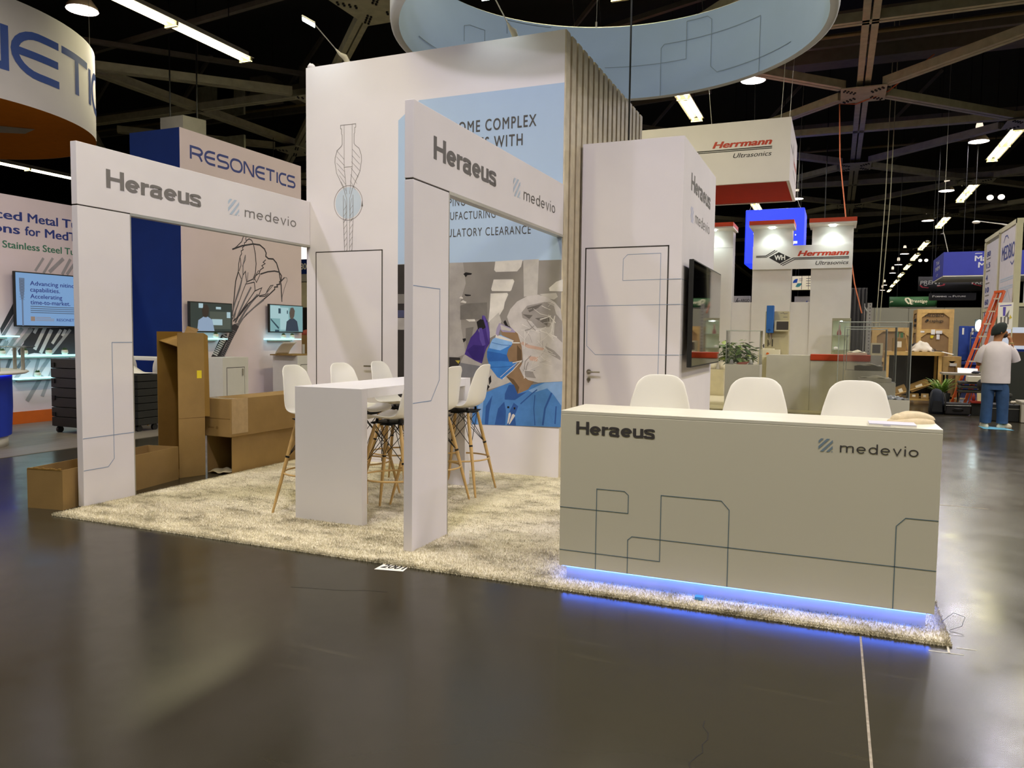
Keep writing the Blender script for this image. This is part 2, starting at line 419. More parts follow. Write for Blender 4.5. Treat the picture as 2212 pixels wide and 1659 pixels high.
PHOTO=[
('dk',0,[(-4.588,2.284),(-4.486,2.284),(-4.4,2.282),(-4.392,0.434),(-4.582,0.423)]),
('gy',0,[(-4.587,1.954),(-4.398,1.953),(-4.398,1.847),(-4.587,1.847)]),
('nv',0,[(-4.586,1.772),(-4.398,1.772),(-4.397,1.69),(-4.586,1.69)]),
('lg',0,[(-4.586,1.684),(-4.397,1.684),(-4.397,1.553),(-4.586,1.551)]),
('lg',0,[(-3.935,2.285),(-3.766,2.288),(-3.73,2.061),(-3.796,1.856),(-3.78,1.576),(-3.723,1.296),(-3.818,1.257),(-3.927,1.255)]),
('gy',0,[(-3.728,1.843),(-3.474,1.854),(-3.465,1.674),(-3.795,1.667),(-3.796,1.819)]),
('lt',0,[(-3.059,2.296),(-2.883,2.301),(-2.894,1.932),(-3.047,1.91)]),
('wh',0,[(-3.381,2.291),(-3.065,2.299),(-3.083,2.227),(-3.127,2.179),(-3.373,2.178),(-3.393,2.198)]),
('wh',0,[(-3.398,2.098),(-3.171,2.097),(-3.158,2.076),(-3.191,1.982),(-3.208,1.971),(-3.416,1.975),(-3.426,1.997)]),
('wh',0,[(-3.433,1.949),(-3.237,1.954),(-3.227,1.935),(-3.265,1.853),(-3.277,1.788),(-3.366,1.651),(-3.455,1.644),(-3.44,1.794)]),
('wh',0,[(-2.766,2.0),(-2.688,2.063),(-2.615,2.088),(-2.615,1.962),(-2.76,1.968)]),
('lt',0,[(-2.871,1.938),(-2.686,1.948),(-2.667,1.907),(-2.709,1.879),(-2.809,1.897)]),
('bk',0,[(-3.761,2.164),(-3.731,2.182),(-3.657,2.17),(-3.664,2.154),(-3.711,2.151),(-3.731,2.127),(-3.744,2.146)]),
('bk',0,[(-3.745,1.946),(-3.668,1.936),(-3.668,1.927),(-3.715,1.923),(-3.736,1.928)]),
('wh',0,[(-3.81,1.904),(-3.786,1.922),(-3.759,1.904),(-3.769,1.894)]),
('wh',0,[(-3.796,1.858),(-3.762,1.88),(-3.719,1.861),(-3.728,1.846)]),
('wh',0,[(-3.727,1.671),(-3.619,1.674),(-3.608,1.65),(-3.686,1.647)]),
('lt',0,[(-3.445,1.65),(-3.335,1.746),(-3.301,1.651),(-3.365,1.507),(-3.437,1.47)]),
('bk',0,[(-3.765,1.46),(-3.671,1.473),(-3.677,1.455),(-3.724,1.442),(-3.751,1.418)]),
('gy',0,[(-3.726,1.576),(-3.631,1.589),(-3.657,1.455),(-3.71,1.333),(-3.725,1.455)]),
('dk',0,[(-3.927,1.255),(-3.791,1.252),(-3.79,1.184),(-3.858,1.084),(-3.926,1.057)]),
('ye',0,[(-3.852,1.22),(-3.791,1.221),(-3.811,1.184)]),
('gy',0,[(-3.926,1.132),(-3.817,1.135),(-3.844,1.035),(-3.925,1.02)]),
('lt',0,[(-3.526,1.143),(-3.401,1.218),(-3.191,1.152),(-3.176,0.997),(-3.437,0.915),(-3.504,0.943),(-3.538,0.996)]),
('bk',0,[(-3.547,0.984),(-3.491,0.998),(-3.431,0.946),(-3.49,0.865),(-3.55,0.862)]),
('bk',0,[(-3.445,1.036),(-3.419,1.073),(-3.412,1.001),(-3.438,0.964)]),
('lg',0,[(-3.747,1.277),(-3.723,1.29),(-3.534,1.209),(-3.523,1.191),(-3.619,1.043),(-3.844,1.035),(-3.855,1.078),(-3.79,1.197)]),
('sl',0,[(-3.79,1.197),(-3.547,1.166),(-3.626,1.042),(-3.844,1.035),(-3.844,1.085)]),
('pu',0,[(-3.737,1.29),(-3.704,1.382),(-3.664,1.474),(-3.611,1.529),(-3.578,1.577),(-3.566,1.529),(-3.538,1.638),(-3.528,1.716),(-3.499,1.71),(-3.465,1.65),(-3.438,1.536),(-3.436,1.416),(-3.475,1.361),(-3.497,1.301),(-3.527,1.193),(-3.614,1.225)]),
('dp',0,[(-3.71,1.333),(-3.629,1.395),(-3.495,1.385),(-3.52,1.215),(-3.628,1.237)]),
('bk',0,[(-3.596,1.644),(-3.552,1.674),(-3.472,1.66),(-3.478,1.59),(-3.517,1.566),(-3.577,1.563)]),
('pl',0,[(-3.528,1.716),(-3.499,1.71),(-3.438,1.536),(-3.449,1.422),(-3.47,1.506),(-3.487,1.59)]),
('pl',0,[(-3.567,1.577),(-3.531,1.58),(-3.51,1.506),(-3.485,1.397),(-3.522,1.385),(-3.556,1.457)]),
('bl',0,[(-3.641,0.525),(-3.633,0.687),(-3.569,0.794),(-3.559,0.85),(-3.437,0.897),(-3.306,0.956),(-3.189,1.002),(-3.123,0.939),(-2.795,1.016),(-2.602,1.031),(-2.613,0.552)]),
('sk',0,[(-3.242,1.067),(-3.152,1.165),(-3.07,1.238),(-3.023,1.085),(-2.92,1.018),(-2.983,0.933),(-3.103,0.88),(-3.15,0.974)]),
('sd',0,[(-3.242,1.067),(-3.151,1.034),(-3.085,0.952),(-3.103,0.88),(-3.15,0.974)]),
('db',0,[(-3.252,0.874),(-3.208,0.972),(-3.15,0.98),(-3.103,0.88),(-2.995,0.908),(-3.135,0.813),(-3.252,0.814)]),
('lb',0,[(-2.982,0.921),(-2.795,1.01),(-2.602,1.029),(-2.605,0.772),(-2.693,0.885),(-2.769,0.952),(-2.931,0.899)]),
('db',0,[(-3.486,0.533),(-3.475,0.731),(-3.397,0.856),(-3.434,0.672),(-3.446,0.535)]),
('db',0,[(-3.367,0.535),(-3.329,0.714),(-3.258,0.79),(-3.237,0.694),(-3.242,0.54)]),
('db',0,[(-3.222,0.538),(-3.191,0.697),(-3.147,0.783),(-3.095,0.749),(-3.133,0.651),(-3.118,0.542)]),
('db',0.012,[(-3.07,0.774),(-2.944,0.887),(-2.881,0.936)]),
('db',0.01,[(-2.906,0.876),(-2.916,0.734),(-2.901,0.556)]),
('lb',0,[(-3.58,0.528),(-3.569,0.727),(-3.503,0.803),(-3.526,0.531)]),
('db',0.02,[(-2.718,0.908),(-2.79,0.74),(-2.813,0.561)]),
('db',0.014,[(-2.666,0.769),(-2.676,0.581)]),
('wh',0,[(-3.204,0.666),(-3.185,0.679),(-3.178,0.655),(-3.203,0.57),(-3.22,0.551)]),
('wh',0,[(-3.165,0.656),(-3.146,0.665),(-3.129,0.646),(-3.19,0.552),(-3.203,0.551)]),
('bk',0,[(-3.222,0.743),(-3.199,0.744),(-3.198,0.723),(-3.222,0.722)]),
('bk',0,[(-3.147,0.735),(-3.127,0.736),(-3.127,0.714),(-3.146,0.713)]),
('sk',0,[(-3.306,1.555),(-3.236,1.604),(-3.106,1.557),(-3.053,1.392),(-3.057,1.227),(-3.14,1.225),(-3.231,1.222),(-3.259,1.401)]),
('sd',0,[(-3.117,1.403),(-3.065,1.345),(-3.061,1.227),(-3.115,1.237)]),
('mk',0,[(-3.404,1.459),(-3.312,1.508),(-3.156,1.448),(-3.175,1.402),(-3.217,1.354),(-3.234,1.294),(-3.205,1.223),(-3.114,1.216),(-3.165,1.129),(-3.28,1.027),(-3.34,1.051),(-3.433,1.157),(-3.468,1.265),(-3.466,1.331),(-3.436,1.398)]),
('ml',0,[(-3.404,1.459),(-3.312,1.508),(-3.156,1.448),(-3.181,1.402),(-3.31,1.34),(-3.442,1.362),(-3.429,1.41)]),
('md',0,[(-3.466,1.331),(-3.31,1.31),(-3.234,1.294),(-3.205,1.223),(-3.309,1.227),(-3.454,1.217)]),
('wh',0,[(-3.362,1.513),(-3.332,1.502),(-3.156,1.448),(-3.166,1.431),(-3.371,1.477)]),
('wh',0.008,[(-3.28,1.032),(-3.165,1.129),(-3.061,1.236)]),
('wh',0.005,[(-3.307,1.053),(-3.191,1.152),(-3.114,1.211)]),
('wh',0.012,[(-3.175,1.424),(-3.085,1.425)]),
('wh',0.01,[(-3.166,1.21),(-3.057,1.236)]),
('md',0.006,[(-3.461,1.265),(-3.309,1.251),(-3.205,1.223)]),
('md',0.006,[(-3.433,1.157),(-3.308,1.161),(-3.165,1.176)]),
('md',0.005,[(-3.41,1.423),(-3.298,1.4),(-3.188,1.396)]),
('bk',0,[(-3.278,1.645),(-3.256,1.665),(-3.223,1.604),(-3.171,1.58),(-3.248,1.592)]),
('gl',0,[(-3.327,1.633),(-3.145,1.566),(-3.138,1.533),(-3.287,1.538),(-3.313,1.567),(-3.338,1.489),(-3.367,1.517),(-3.355,1.579)]),
('lt',0,[(-3.314,1.617),(-3.183,1.566),(-3.196,1.547),(-3.3,1.562)]),
('hn',0,[(-3.237,1.699),(-3.199,1.782),(-3.123,1.861),(-3.009,1.916),(-2.884,1.932),(-2.771,1.896),(-2.697,1.85),(-2.634,1.78),(-2.604,1.585),(-2.602,1.031),(-2.87,1.008),(-2.984,1.033),(-3.042,1.073),(-3.085,1.155),(-3.044,1.227),(-3.065,1.392),(-3.112,1.528),(-3.197,1.592)]),
('ng',0,[(-3.07,1.746),(-3.008,1.816),(-2.808,1.856),(-2.708,1.815),(-2.683,1.734),(-2.754,1.595),(-2.891,1.582),(-2.955,1.652),(-3.057,1.687)]),
('ng',0,[(-2.695,1.746),(-2.614,1.654),(-2.61,1.434),(-2.703,1.514)]),
('nd',0,[(-3.008,1.793),(-2.833,1.839),(-2.882,1.793),(-2.982,1.746)]),
('nd',0,[(-2.918,1.687),(-2.744,1.699),(-2.779,1.606)]),
('nd',0,[(-3.057,1.728),(-2.943,1.717),(-2.981,1.676)]),
('pk',0,[(-3.053,1.44),(-2.977,1.405),(-2.807,1.373),(-2.825,1.349),(-2.989,1.37),(-3.079,1.416)]),
('pk',0,[(-2.988,1.287),(-2.874,1.278),(-2.886,1.231),(-2.968,1.241)]),
('ng',0,[(-2.801,1.397),(-2.701,1.352),(-2.626,1.283),(-2.625,1.249),(-2.75,1.316)]),
('ng',0,[(-3.049,1.144),(-2.935,1.123),(-2.896,1.054),(-3.01,1.062)]),
('ng',0.003,[(-2.86,1.559),(-2.853,1.478),(-2.856,1.397)]),
('nw',0.009,[(-2.714,1.485),(-2.779,1.531),(-2.857,1.557)]),
('nw',0.004,[(-2.858,1.538),(-2.963,1.563),(-3.072,1.56)]),
('ng',0.003,[(-2.865,1.276),(-2.804,1.341),(-2.778,1.424)]),
('nw',0.009,[(-3.031,1.177),(-3.03,1.109),(-3.029,1.047)]),
('nw',0.004,[(-2.71,1.541),(-2.735,1.634),(-2.765,1.725)]),
('ng',0.009,[(-3.043,1.736),(-3.003,1.772),(-2.95,1.787)]),
('nw',0.009,[(-2.736,1.521),(-2.719,1.617),(-2.695,1.712)]),
('nw',0.004,[(-2.714,1.324),(-2.811,1.376),(-2.884,1.456)]),
('ng',0.004,[(-2.946,1.427),(-2.974,1.501),(-3.031,1.56)]),
('nw',0.009,[(-2.686,1.638),(-2.718,1.67),(-2.75,1.702)]),
('nw',0.009,[(-2.758,1.529),(-2.716,1.505),(-2.669,1.49)]),
('ng',0.006,[(-3.033,1.37),(-3.031,1.398),(-2.997,1.42)]),
('nw',0.003,[(-2.712,1.628),(-2.765,1.645),(-2.821,1.637)]),
('nw',0.006,[(-2.842,1.815),(-2.795,1.792),(-2.745,1.773)]),
('ng',0.009,[(-3.031,1.175),(-3.021,1.126),(-3.012,1.067)]),
('nw',0.003,[(-2.731,1.548),(-2.806,1.476),(-2.895,1.419)]),
('nw',0.004,[(-2.701,1.457),(-2.754,1.502),(-2.796,1.558)]),
('ng',0.009,[(-2.905,1.643),(-2.848,1.666),(-2.796,1.697)]),
('nw',0.006,[(-2.953,1.553),(-2.867,1.56),(-2.791,1.595)]),
('nw',0.003,[(-2.807,1.572),(-2.899,1.553),(-2.995,1.554)]),
('ng',0.006,[(-2.702,1.822),(-2.759,1.85),(-2.81,1.85)]),
('nw',0.006,[(-2.951,1.563),(-3.004,1.595),(-3.062,1.62)]),
('nw',0.004,[(-2.923,1.251),(-2.935,1.215),(-2.949,1.18)]),
('ng',0.009,[(-2.985,1.225),(-3.006,1.175),(-3.009,1.121)]),
('nw',0.004,[(-3.033,1.38),(-3.035,1.468),(-3.158,1.563)]),
('nw',0.009,[(-2.739,1.711),(-2.798,1.688),(-2.861,1.674)]),
('ng',0.004,[(-2.768,1.813),(-2.781,1.707),(-2.773,1.6)]),
('nw',0.004,[(-2.937,1.208),(-2.908,1.241),(-2.876,1.269)]),
('nw',0.006,[(-2.865,1.193),(-2.931,1.158),(-3.002,1.13)]),
('ng',0.009,[(-2.908,1.138),(-2.952,1.114),(-2.979,1.073)]),
('nw',0.006,[(-2.681,1.298),(-2.718,1.311),(-2.756,1.322)]),
('nw',0.003,[(-2.717,1.188),(-2.82,1.213),(-2.9,1.279)]),
('ng',0.009,[(-3.03,1.148),(-3.022,1.23),(-2.955,1.294)]),
('nw',0.003,[(-3.032,1.269),(-3.032,1.292),(-3.032,1.305)]),
('nw',0.006,[(-2.906,1.124),(-2.994,1.134),(-3.03,1.133)]),
('ng',0.003,[(-2.857,1.223),(-2.815,1.231),(-2.777,1.249)]),
('nw',0.004,[(-2.754,1.709),(-2.854,1.73),(-2.936,1.786)]),
('nw',0.006,[(-3.033,1.359),(-3.027,1.45),(-3.028,1.552)]),
('ng',0.003,[(-2.829,1.445),(-2.828,1.406),(-2.82,1.368)]),
('nw',0.003,[(-2.772,1.804),(-2.747,1.834),(-2.723,1.85)]),
('nw',0.006,[(-3.035,1.456),(-3.006,1.504),(-2.977,1.557)]),
('ng',0.009,[(-2.923,1.608),(-2.968,1.572),(-3.026,1.558)]),
('nw',0.004,[(-2.852,1.296),(-2.802,1.252),(-2.738,1.231)]),
('nw',0.003,[(-2.891,1.345),(-2.812,1.326),(-2.737,1.298)]),
('ng',0.009,[(-2.906,1.556),(-2.963,1.607),(-3.008,1.667)])]
CATH=[
('c',0.012,[(11.63,3.399),(11.62,3.335),(11.564,3.215),(11.421,3.099),(11.316,3.037)]),
('c',0.02,[(11.316,3.044),(11.581,3.139),(11.874,3.206),(12.061,3.208),(12.194,3.144),(12.242,3.071),(12.231,3.004),(12.309,2.966),(12.447,2.972),(12.547,2.901),(12.626,2.734),(12.684,2.454),(12.702,2.13)]),
('c',0.012,[(11.696,3.344),(11.673,3.278),(11.691,3.229),(11.636,3.198),(11.644,3.148),(11.581,3.103),(11.602,3.068),(11.548,3.037),(11.561,2.988),(11.521,2.934),(11.479,2.792),(11.467,2.64),(11.546,2.508)]),
('c',0.014,[(11.691,3.248),(11.764,3.289),(11.837,3.272),(11.892,3.176),(11.936,3.013),(11.953,2.834),(11.932,2.652),(11.865,2.531),(11.698,2.468),(11.661,2.421),(11.901,2.475)]),
('c',0.018,[(12.073,2.644),(12.286,2.706),(12.485,2.736),(12.626,2.727),(12.697,2.658),(12.685,2.549)]),
('g',0.01,[(12.8,2.632),(12.862,2.623),(12.872,2.576),(12.787,2.42),(12.713,2.239),(12.702,2.13)]),
('c',0.018,[(12.789,2.631),(12.685,2.549),(12.634,2.532),(12.64,2.485),(12.552,2.466),(12.572,2.427),(12.481,2.415),(12.491,2.375),(12.301,2.244),(12.163,2.158),(11.933,2.017),(11.69,1.854),(11.472,1.683)]),
('c',0.012,[(12.231,2.938),(12.153,2.879),(12.21,2.858),(12.114,2.81),(12.161,2.775),(12.074,2.728),(12.035,2.66),(11.94,2.601),(11.883,2.506)]),
('c',0.016,[(11.467,2.64),(11.394,2.459),(11.355,2.182),(11.298,1.805)]),
('c',0.01,[(11.516,2.933),(11.54,2.772),(11.485,2.654)]),
('g',0.014,[(11.66,2.973),(11.594,2.777),(11.591,2.587),(11.536,2.444),(11.39,2.121),(11.298,1.83)]),
('g',0.01,[(11.66,2.973),(11.659,2.884),(11.576,2.75)]),
('c',0.012,[(11.591,2.587),(11.656,2.662),(11.689,2.454)]),
('g',0.01,[(11.728,2.649),(11.708,2.481),(11.661,2.421)]),
('g',0.022,[(11.554,2.496),(11.498,2.316),(11.371,2.058),(11.298,1.867)]),
('c',0.01,[(11.661,2.421),(11.569,2.256),(11.505,2.127),(11.404,1.933),(11.331,1.705)]),
('g',0.024,[(11.807,2.373),(11.639,2.133),(11.492,1.899),(11.366,1.681)]),
('c',0.012,[(11.901,2.469),(11.918,2.315),(11.51,1.874),(11.383,1.681)]),
('g',0.03,[(11.992,2.241),(11.803,2.077),(11.636,1.903),(11.454,1.683)]),
('c',0.014,[(11.899,2.301),(12.108,2.378),(12.021,2.23),(11.692,2.033),(11.456,1.809)]),
('c',0.012,[(12.03,2.217),(12.203,2.252),(12.442,2.452),(12.362,2.434),(12.243,2.307)]),
('c',0.012,[(12.03,2.204),(12.203,2.219),(12.301,2.284)]),
('g',0.02,[(12.163,2.145),(11.895,1.99),(11.69,1.854)]),
('c',0.01,[(12.017,2.711),(11.902,2.559),(11.958,2.473),(12.054,2.623),(12.036,2.712)]),
('g',0.02,[(11.297,1.742),(11.441,2.01),(11.477,2.087)]),
('c',0.016,[(11.313,1.705),(11.491,1.823),(11.711,2.034)]),
('g',0,[(11.295,1.642),(11.454,1.683),(11.709,1.893),(11.616,1.788),(11.471,1.62),(11.398,1.505),(11.258,1.479),(11.26,1.604)])]
SHAFT=[
('c',0,[(11.269,1.607),(11.357,1.658),(11.471,1.61),(11.283,1.356),(11.072,1.047),(10.971,1.049),(11.126,1.27)]),
('d',0,[(10.757,1.053),(10.824,1.15),(11.011,1.443),(11.147,1.468),(11.162,1.344),(10.971,1.049)]),
('w',0.016,[(10.798,1.111),(10.905,1.072)]),
('w',0.016,[(10.824,1.144),(10.931,1.105)]),
('w',0.016,[(10.85,1.177),(10.957,1.139)]),
('w',0.016,[(10.876,1.21),(10.984,1.172)]),
('w',0.016,[(10.902,1.243),(11.01,1.205)]),
('w',0.016,[(10.928,1.276),(11.037,1.238)]),
('w',0.016,[(10.955,1.31),(11.063,1.272)]),
('w',0.016,[(10.981,1.343),(11.09,1.306)]),
('w',0.016,[(11.007,1.377),(11.117,1.339)]),
('w',0.016,[(11.034,1.41),(11.144,1.373)]),
('w',0.016,[(11.06,1.444),(11.17,1.407)]),
('g',0.008,[(11.005,1.078),(11.097,1.046)]),
('g',0.008,[(11.025,1.111),(11.117,1.079)]),
('g',0.008,[(11.044,1.143),(11.137,1.112)]),
('g',0.008,[(11.064,1.176),(11.157,1.145)]),
('g',0.008,[(11.084,1.209),(11.177,1.178)]),
('g',0.008,[(11.103,1.242),(11.197,1.211)]),
('g',0.008,[(11.123,1.275),(11.217,1.244)]),
('g',0.008,[(11.143,1.308),(11.237,1.277)]),
('g',0.008,[(11.163,1.341),(11.257,1.311)]),
('g',0.008,[(11.183,1.374),(11.277,1.344)]),
('g',0.008,[(11.203,1.407),(11.297,1.377)]),
('g',0.008,[(11.223,1.441),(11.318,1.411)]),
('g',0.008,[(11.243,1.474),(11.338,1.444)]),
('g',0.008,[(11.263,1.507),(11.358,1.478)]),
('g',0.008,[(11.283,1.541),(11.379,1.512)])]
RODS=[
('d',0,[(8.366,1.522),(9.201,1.553),(9.2,1.076),(9.004,1.04),(8.734,1.104),(8.453,1.128),(8.21,1.076),(8.184,1.169),(8.282,1.28)]),
('d',0,[(7.917,1.516),(8.15,1.941),(8.164,1.795),(7.932,1.426)]),
('d',0,[(7.907,1.209),(8.039,1.336),(7.979,1.154),(7.904,1.082)]),
('g',0.05,[(8.162,1.722),(7.835,1.21)]),
('l',0.06,[(8.27,1.521),(7.94,1.082)]),
('l',0.07,[(8.425,1.523),(8.108,1.152)]),
('w',0.05,[(8.545,1.582),(8.462,1.448)]),
('w',0.06,[(8.665,1.565),(8.464,1.184)]),
('w',0.06,[(8.765,1.508),(8.562,1.126)]),
('w',0.05,[(8.932,1.51),(8.769,1.277)]),
('w',0.05,[(9.016,1.511),(8.95,1.403)]),
('l',0.05,[(9.102,1.512),(8.755,1.123)]),
('s',0.04,[(8.655,2.665),(8.509,2.445)]),
('s',0.04,[(8.818,2.681),(8.648,2.419)]),
('s',0.06,[(9.005,2.689),(8.75,2.446)]),
('s',0.05,[(9.133,2.692),(8.977,2.425)]),
('s',0.05,[(9.218,2.641),(9.062,2.432)]),
('s',0.06,[(8.733,1.065),(8.544,0.822)]),
('s',0.05,[(8.529,1.032),(8.442,0.75)]),
('s',0.06,[(8.835,1.025),(8.572,0.419)]),
('s',0.06,[(8.371,1.016),(8.094,0.673)]),
('g',0.04,[(9.09,1.038),(9.001,0.922)]),
('s',0.07,[(8.582,0.763),(8.314,0.361)]),
('l',0.06,[(8.02,1.317),(7.848,1.029)]),
('g',0.05,[(8.088,1.097),(8.008,0.897)]),
('g',0.05,[(8.275,1.037),(8.176,0.892)])]
# ================================================================= the hall floor
def floor_mat():
    m = mat('polished_concrete', '322e24', .3, var=.12, scale=.5, spec=.30)
    n, l = m.node_tree.nodes, m.node_tree.links
    b = n['Principled BSDF']
    tc = n['Texture Coordinate']
    nz = n.new('ShaderNodeTexNoise'); nz.inputs['Scale'].default_value = 1.6; nz.inputs['Detail'].default_value = 8
    nz.inputs['Roughness'].default_value = .65
    l.new(tc.outputs['Object'], nz.inputs['Vector'])
    mr = n.new('ShaderNodeMapRange')
    mr.inputs['From Min'].default_value = .3; mr.inputs['From Max'].default_value = .7
    mr.inputs['To Min'].default_value = .15; mr.inputs['To Max'].default_value = .27
    l.new(nz.outputs['Fac'], mr.inputs['Value']); l.new(mr.outputs[0], b.inputs['Roughness'])
    # scuffs: thin pale streaks stretched along two directions
    mp = n.new('ShaderNodeMapping'); mp.inputs['Scale'].default_value = (.8, 7, 1); mp.inputs['Rotation'].default_value = (0, 0, .7)
    l.new(tc.outputs['Object'], mp.inputs['Vector'])
    n2 = n.new('ShaderNodeTexNoise'); n2.inputs['Scale'].default_value = 1.6; n2.inputs['Detail'].default_value = 10
    l.new(mp.outputs[0], n2.inputs['Vector'])
    r2 = n.new('ShaderNodeValToRGB')
    r2.color_ramp.elements[0].position = .62; r2.color_ramp.elements[0].color = (0,0,0,1)
    r2.color_ramp.elements[1].position = .85; r2.color_ramp.elements[1].color = (.35,.35,.35,1)
    l.new(n2.outputs['Fac'], r2.inputs['Fac'])
    mx = n.new('ShaderNodeMix'); mx.data_type = 'RGBA'
    ramp = [x for x in n if x.type == 'VALTORGB'][0]
    l.new(r2.outputs[0], mx.inputs[0]); l.new(ramp.outputs[0], mx.inputs[6])
    mx.inputs[7].default_value = (*lin('57503f'), 1)
    l.new(mx.outputs[2], b.inputs['Base Color'])
    n3 = n.new('ShaderNodeTexNoise'); n3.inputs['Scale'].default_value = .9; n3.inputs['Detail'].default_value = 4
    l.new(tc.outputs['Object'], n3.inputs['Vector'])
    bp = n.new('ShaderNodeBump'); bp.inputs['Strength'].default_value = .12; bp.inputs['Distance'].default_value = .02
    l.new(n3.outputs['Fac'], bp.inputs['Height']); l.new(bp.outputs[0], b.inputs['Normal'])
    return m
f = struct(MB().box(-60, 46, -14, 132, -.2, 0).build('floor', floor_mat()))
b = MB()
b.box(.166, .176, -6, 4.2, 0, .0006)
struct(b.build('trim_1', mat('pale_floor_joint', '9a8f80', .8, var=.3, scale=30)))
b = MB()
x, y = -.42, 3.0
pts = [(x, y)]
for i in range(30):
    x += random.uniform(-.022, .030); y -= random.uniform(.03, .06); pts.append((x, y))
b.stroke(FZ(0), pts, .004, .0006)
pts = [(-2.9+i*.07+random.uniform(-.02, .02), 3.62+i*.02+random.uniform(-.012, .012)) for i in range(9)]
b.stroke(FZ(0), pts, .004, .0006)
struct(b.build('trim_2', mat('floor_crack', '1c1916', .9, var=.2)))

b = MB(); b.box(.62, 1.32, 7.93, 7.95, 0, .0006)
struct(b.build('trim_3', mat('pale_floor_joint', '9a8f80', .8, var=.3, scale=30)))
# ================================================================= carpet of the booth
def carpet_mat():
    m = mat('beige_shag', 'c9bfa4', .95, var=.1, scale=3, spec=.05)
    n, l = m.node_tree.nodes, m.node_tree.links
    b = n['Principled BSDF']; tc = n['Texture Coordinate']
    mp = n.new('ShaderNodeMapping'); mp.inputs['Scale'].default_value = (1.3, 2.2, 1)
    l.new(tc.outputs['Object'], mp.inputs['Vector'])
    nz = n.new('ShaderNodeTexNoise'); nz.inputs['Scale'].default_value = 2.1; nz.inputs['Detail'].default_value = 9; nz.inputs['Roughness'].default_value = .72
    l.new(mp.outputs[0], nz.inputs['Vector'])
    r = n.new('ShaderNodeValToRGB')
    e = r.color_ramp.elements
    e[0].position = .36; e[0].color = (*lin('a0977f'), 1)
    e[1].position = .62; e[1].color = (*lin('e8dfc6'), 1)
    x = e.new(.47); x.color = (*lin('d2c8ae'), 1)
    l.new(nz.outputs['Fac'], r.inputs['Fac']); l.new(r.outputs[0], b.inputs['Base Color'])
    return m
CARPET = carpet_mat()
CX0, CX1, CY0, CY1 = -5.80, .57, 4.245, 10.5
ct = thing('carpet', 'beige mottled shag carpet under the white booth with the desk', 'carpet', (-2.6, 7.4, 0))
b = MB(); b.box(CX0, CX1, CY0, CY1, 0, .014); b.build('backing', CARPET, ct)
def pile():
    rows = []
    def scatter(x0, x1, y0, y1, n, h):
        p = np.random.rand(n, 2)*[x1-x0, y1-y0]+[x0, y0]
        rows.append(np.c_[p, np.full(n, h)])
    scatter(CX0, CX1, CY0, 5.0, 62000, .017)
    scatter(CX0, CX1, 5.0, 6.2, 52000, .015)
    scatter(CX0, -1.4, 6.2, 7.57, 30000, .014)
    scatter(-2.6, CX1, 6.2, 8.1, 8000, .014)
    scatter(CX0, CX1, CY0-.012, CY0+.025, 15000, .012)
    scatter(CX1-.02, CX1+.012, CY0, 5.2, 3000, .013)
    scatter(CX0-.012, CX0+.02, CY0, 7.5, 7000, .012)
    P = np.concatenate(rows)
    keep = np.ones(len(P), bool)
    for x0, x1, y0, y1 in ((-5.843, -2.62, 7.57, 11), (-2.60, -1.503, 8.12, 10.4), (-1.481, .484, 4.445, 4.835), (-3.955, -3.325, 4.966, 5.041), (-3.955, -3.325, 6.755, 6.865), (-5.858, -5.79, 4.518, 5.032), (-2.688, -2.62, 4.518, 5.032)):
        keep &= ~((P[:, 0] > x0) & (P[:, 0] < x1) & (P[:, 1] > y0) & (P[:, 1] < y1))
    P = P[keep]; n = len(P)
    a = np.random.rand(n)*2*PI; w = .0022+np.random.rand(n)*.0022
    lean = np.random.randn(n, 2)*.006
    zb = np.full(n, .010)
    out = (P[:, 1] < CY0) | (P[:, 0] > CX1) | (P[:, 0] < CX0)
    zb[out] = .001
    z = zb+P[:, 2]*(.5+.8*np.random.rand(n))
    A = np.c_[P[:, 0]+np.cos(a)*w, P[:, 1]+np.sin(a)*w, zb]
    B = np.c_[P[:, 0]-np.cos(a)*w, P[:, 1]-np.sin(a)*w, zb]
    T = np.c_[P[:, 0]+lean[:, 0], P[:, 1]+lean[:, 1], z]
    V = np.stack([A, B, T], 1).reshape(-1, 3)-np.array([-2.6, 7.4, 0])
    me = bpy.data.meshes.new('pile')
    me.vertices.add(3*n); me.vertices.foreach_set('co', V.ravel())
    me.loops.add(3*n); me.loops.foreach_set('vertex_index', np.arange(3*n))
    me.polygons.add(n); me.polygons.foreach_set('loop_start', np.arange(n)*3)
    me.update(); me.validate()
    me.materials.append(CARPET)
    o = bpy.data.objects.new('pile', me); COL.objects.link(o); o.parent = ct; o['kind'] = 'stuff'
pile()
ZC = .014

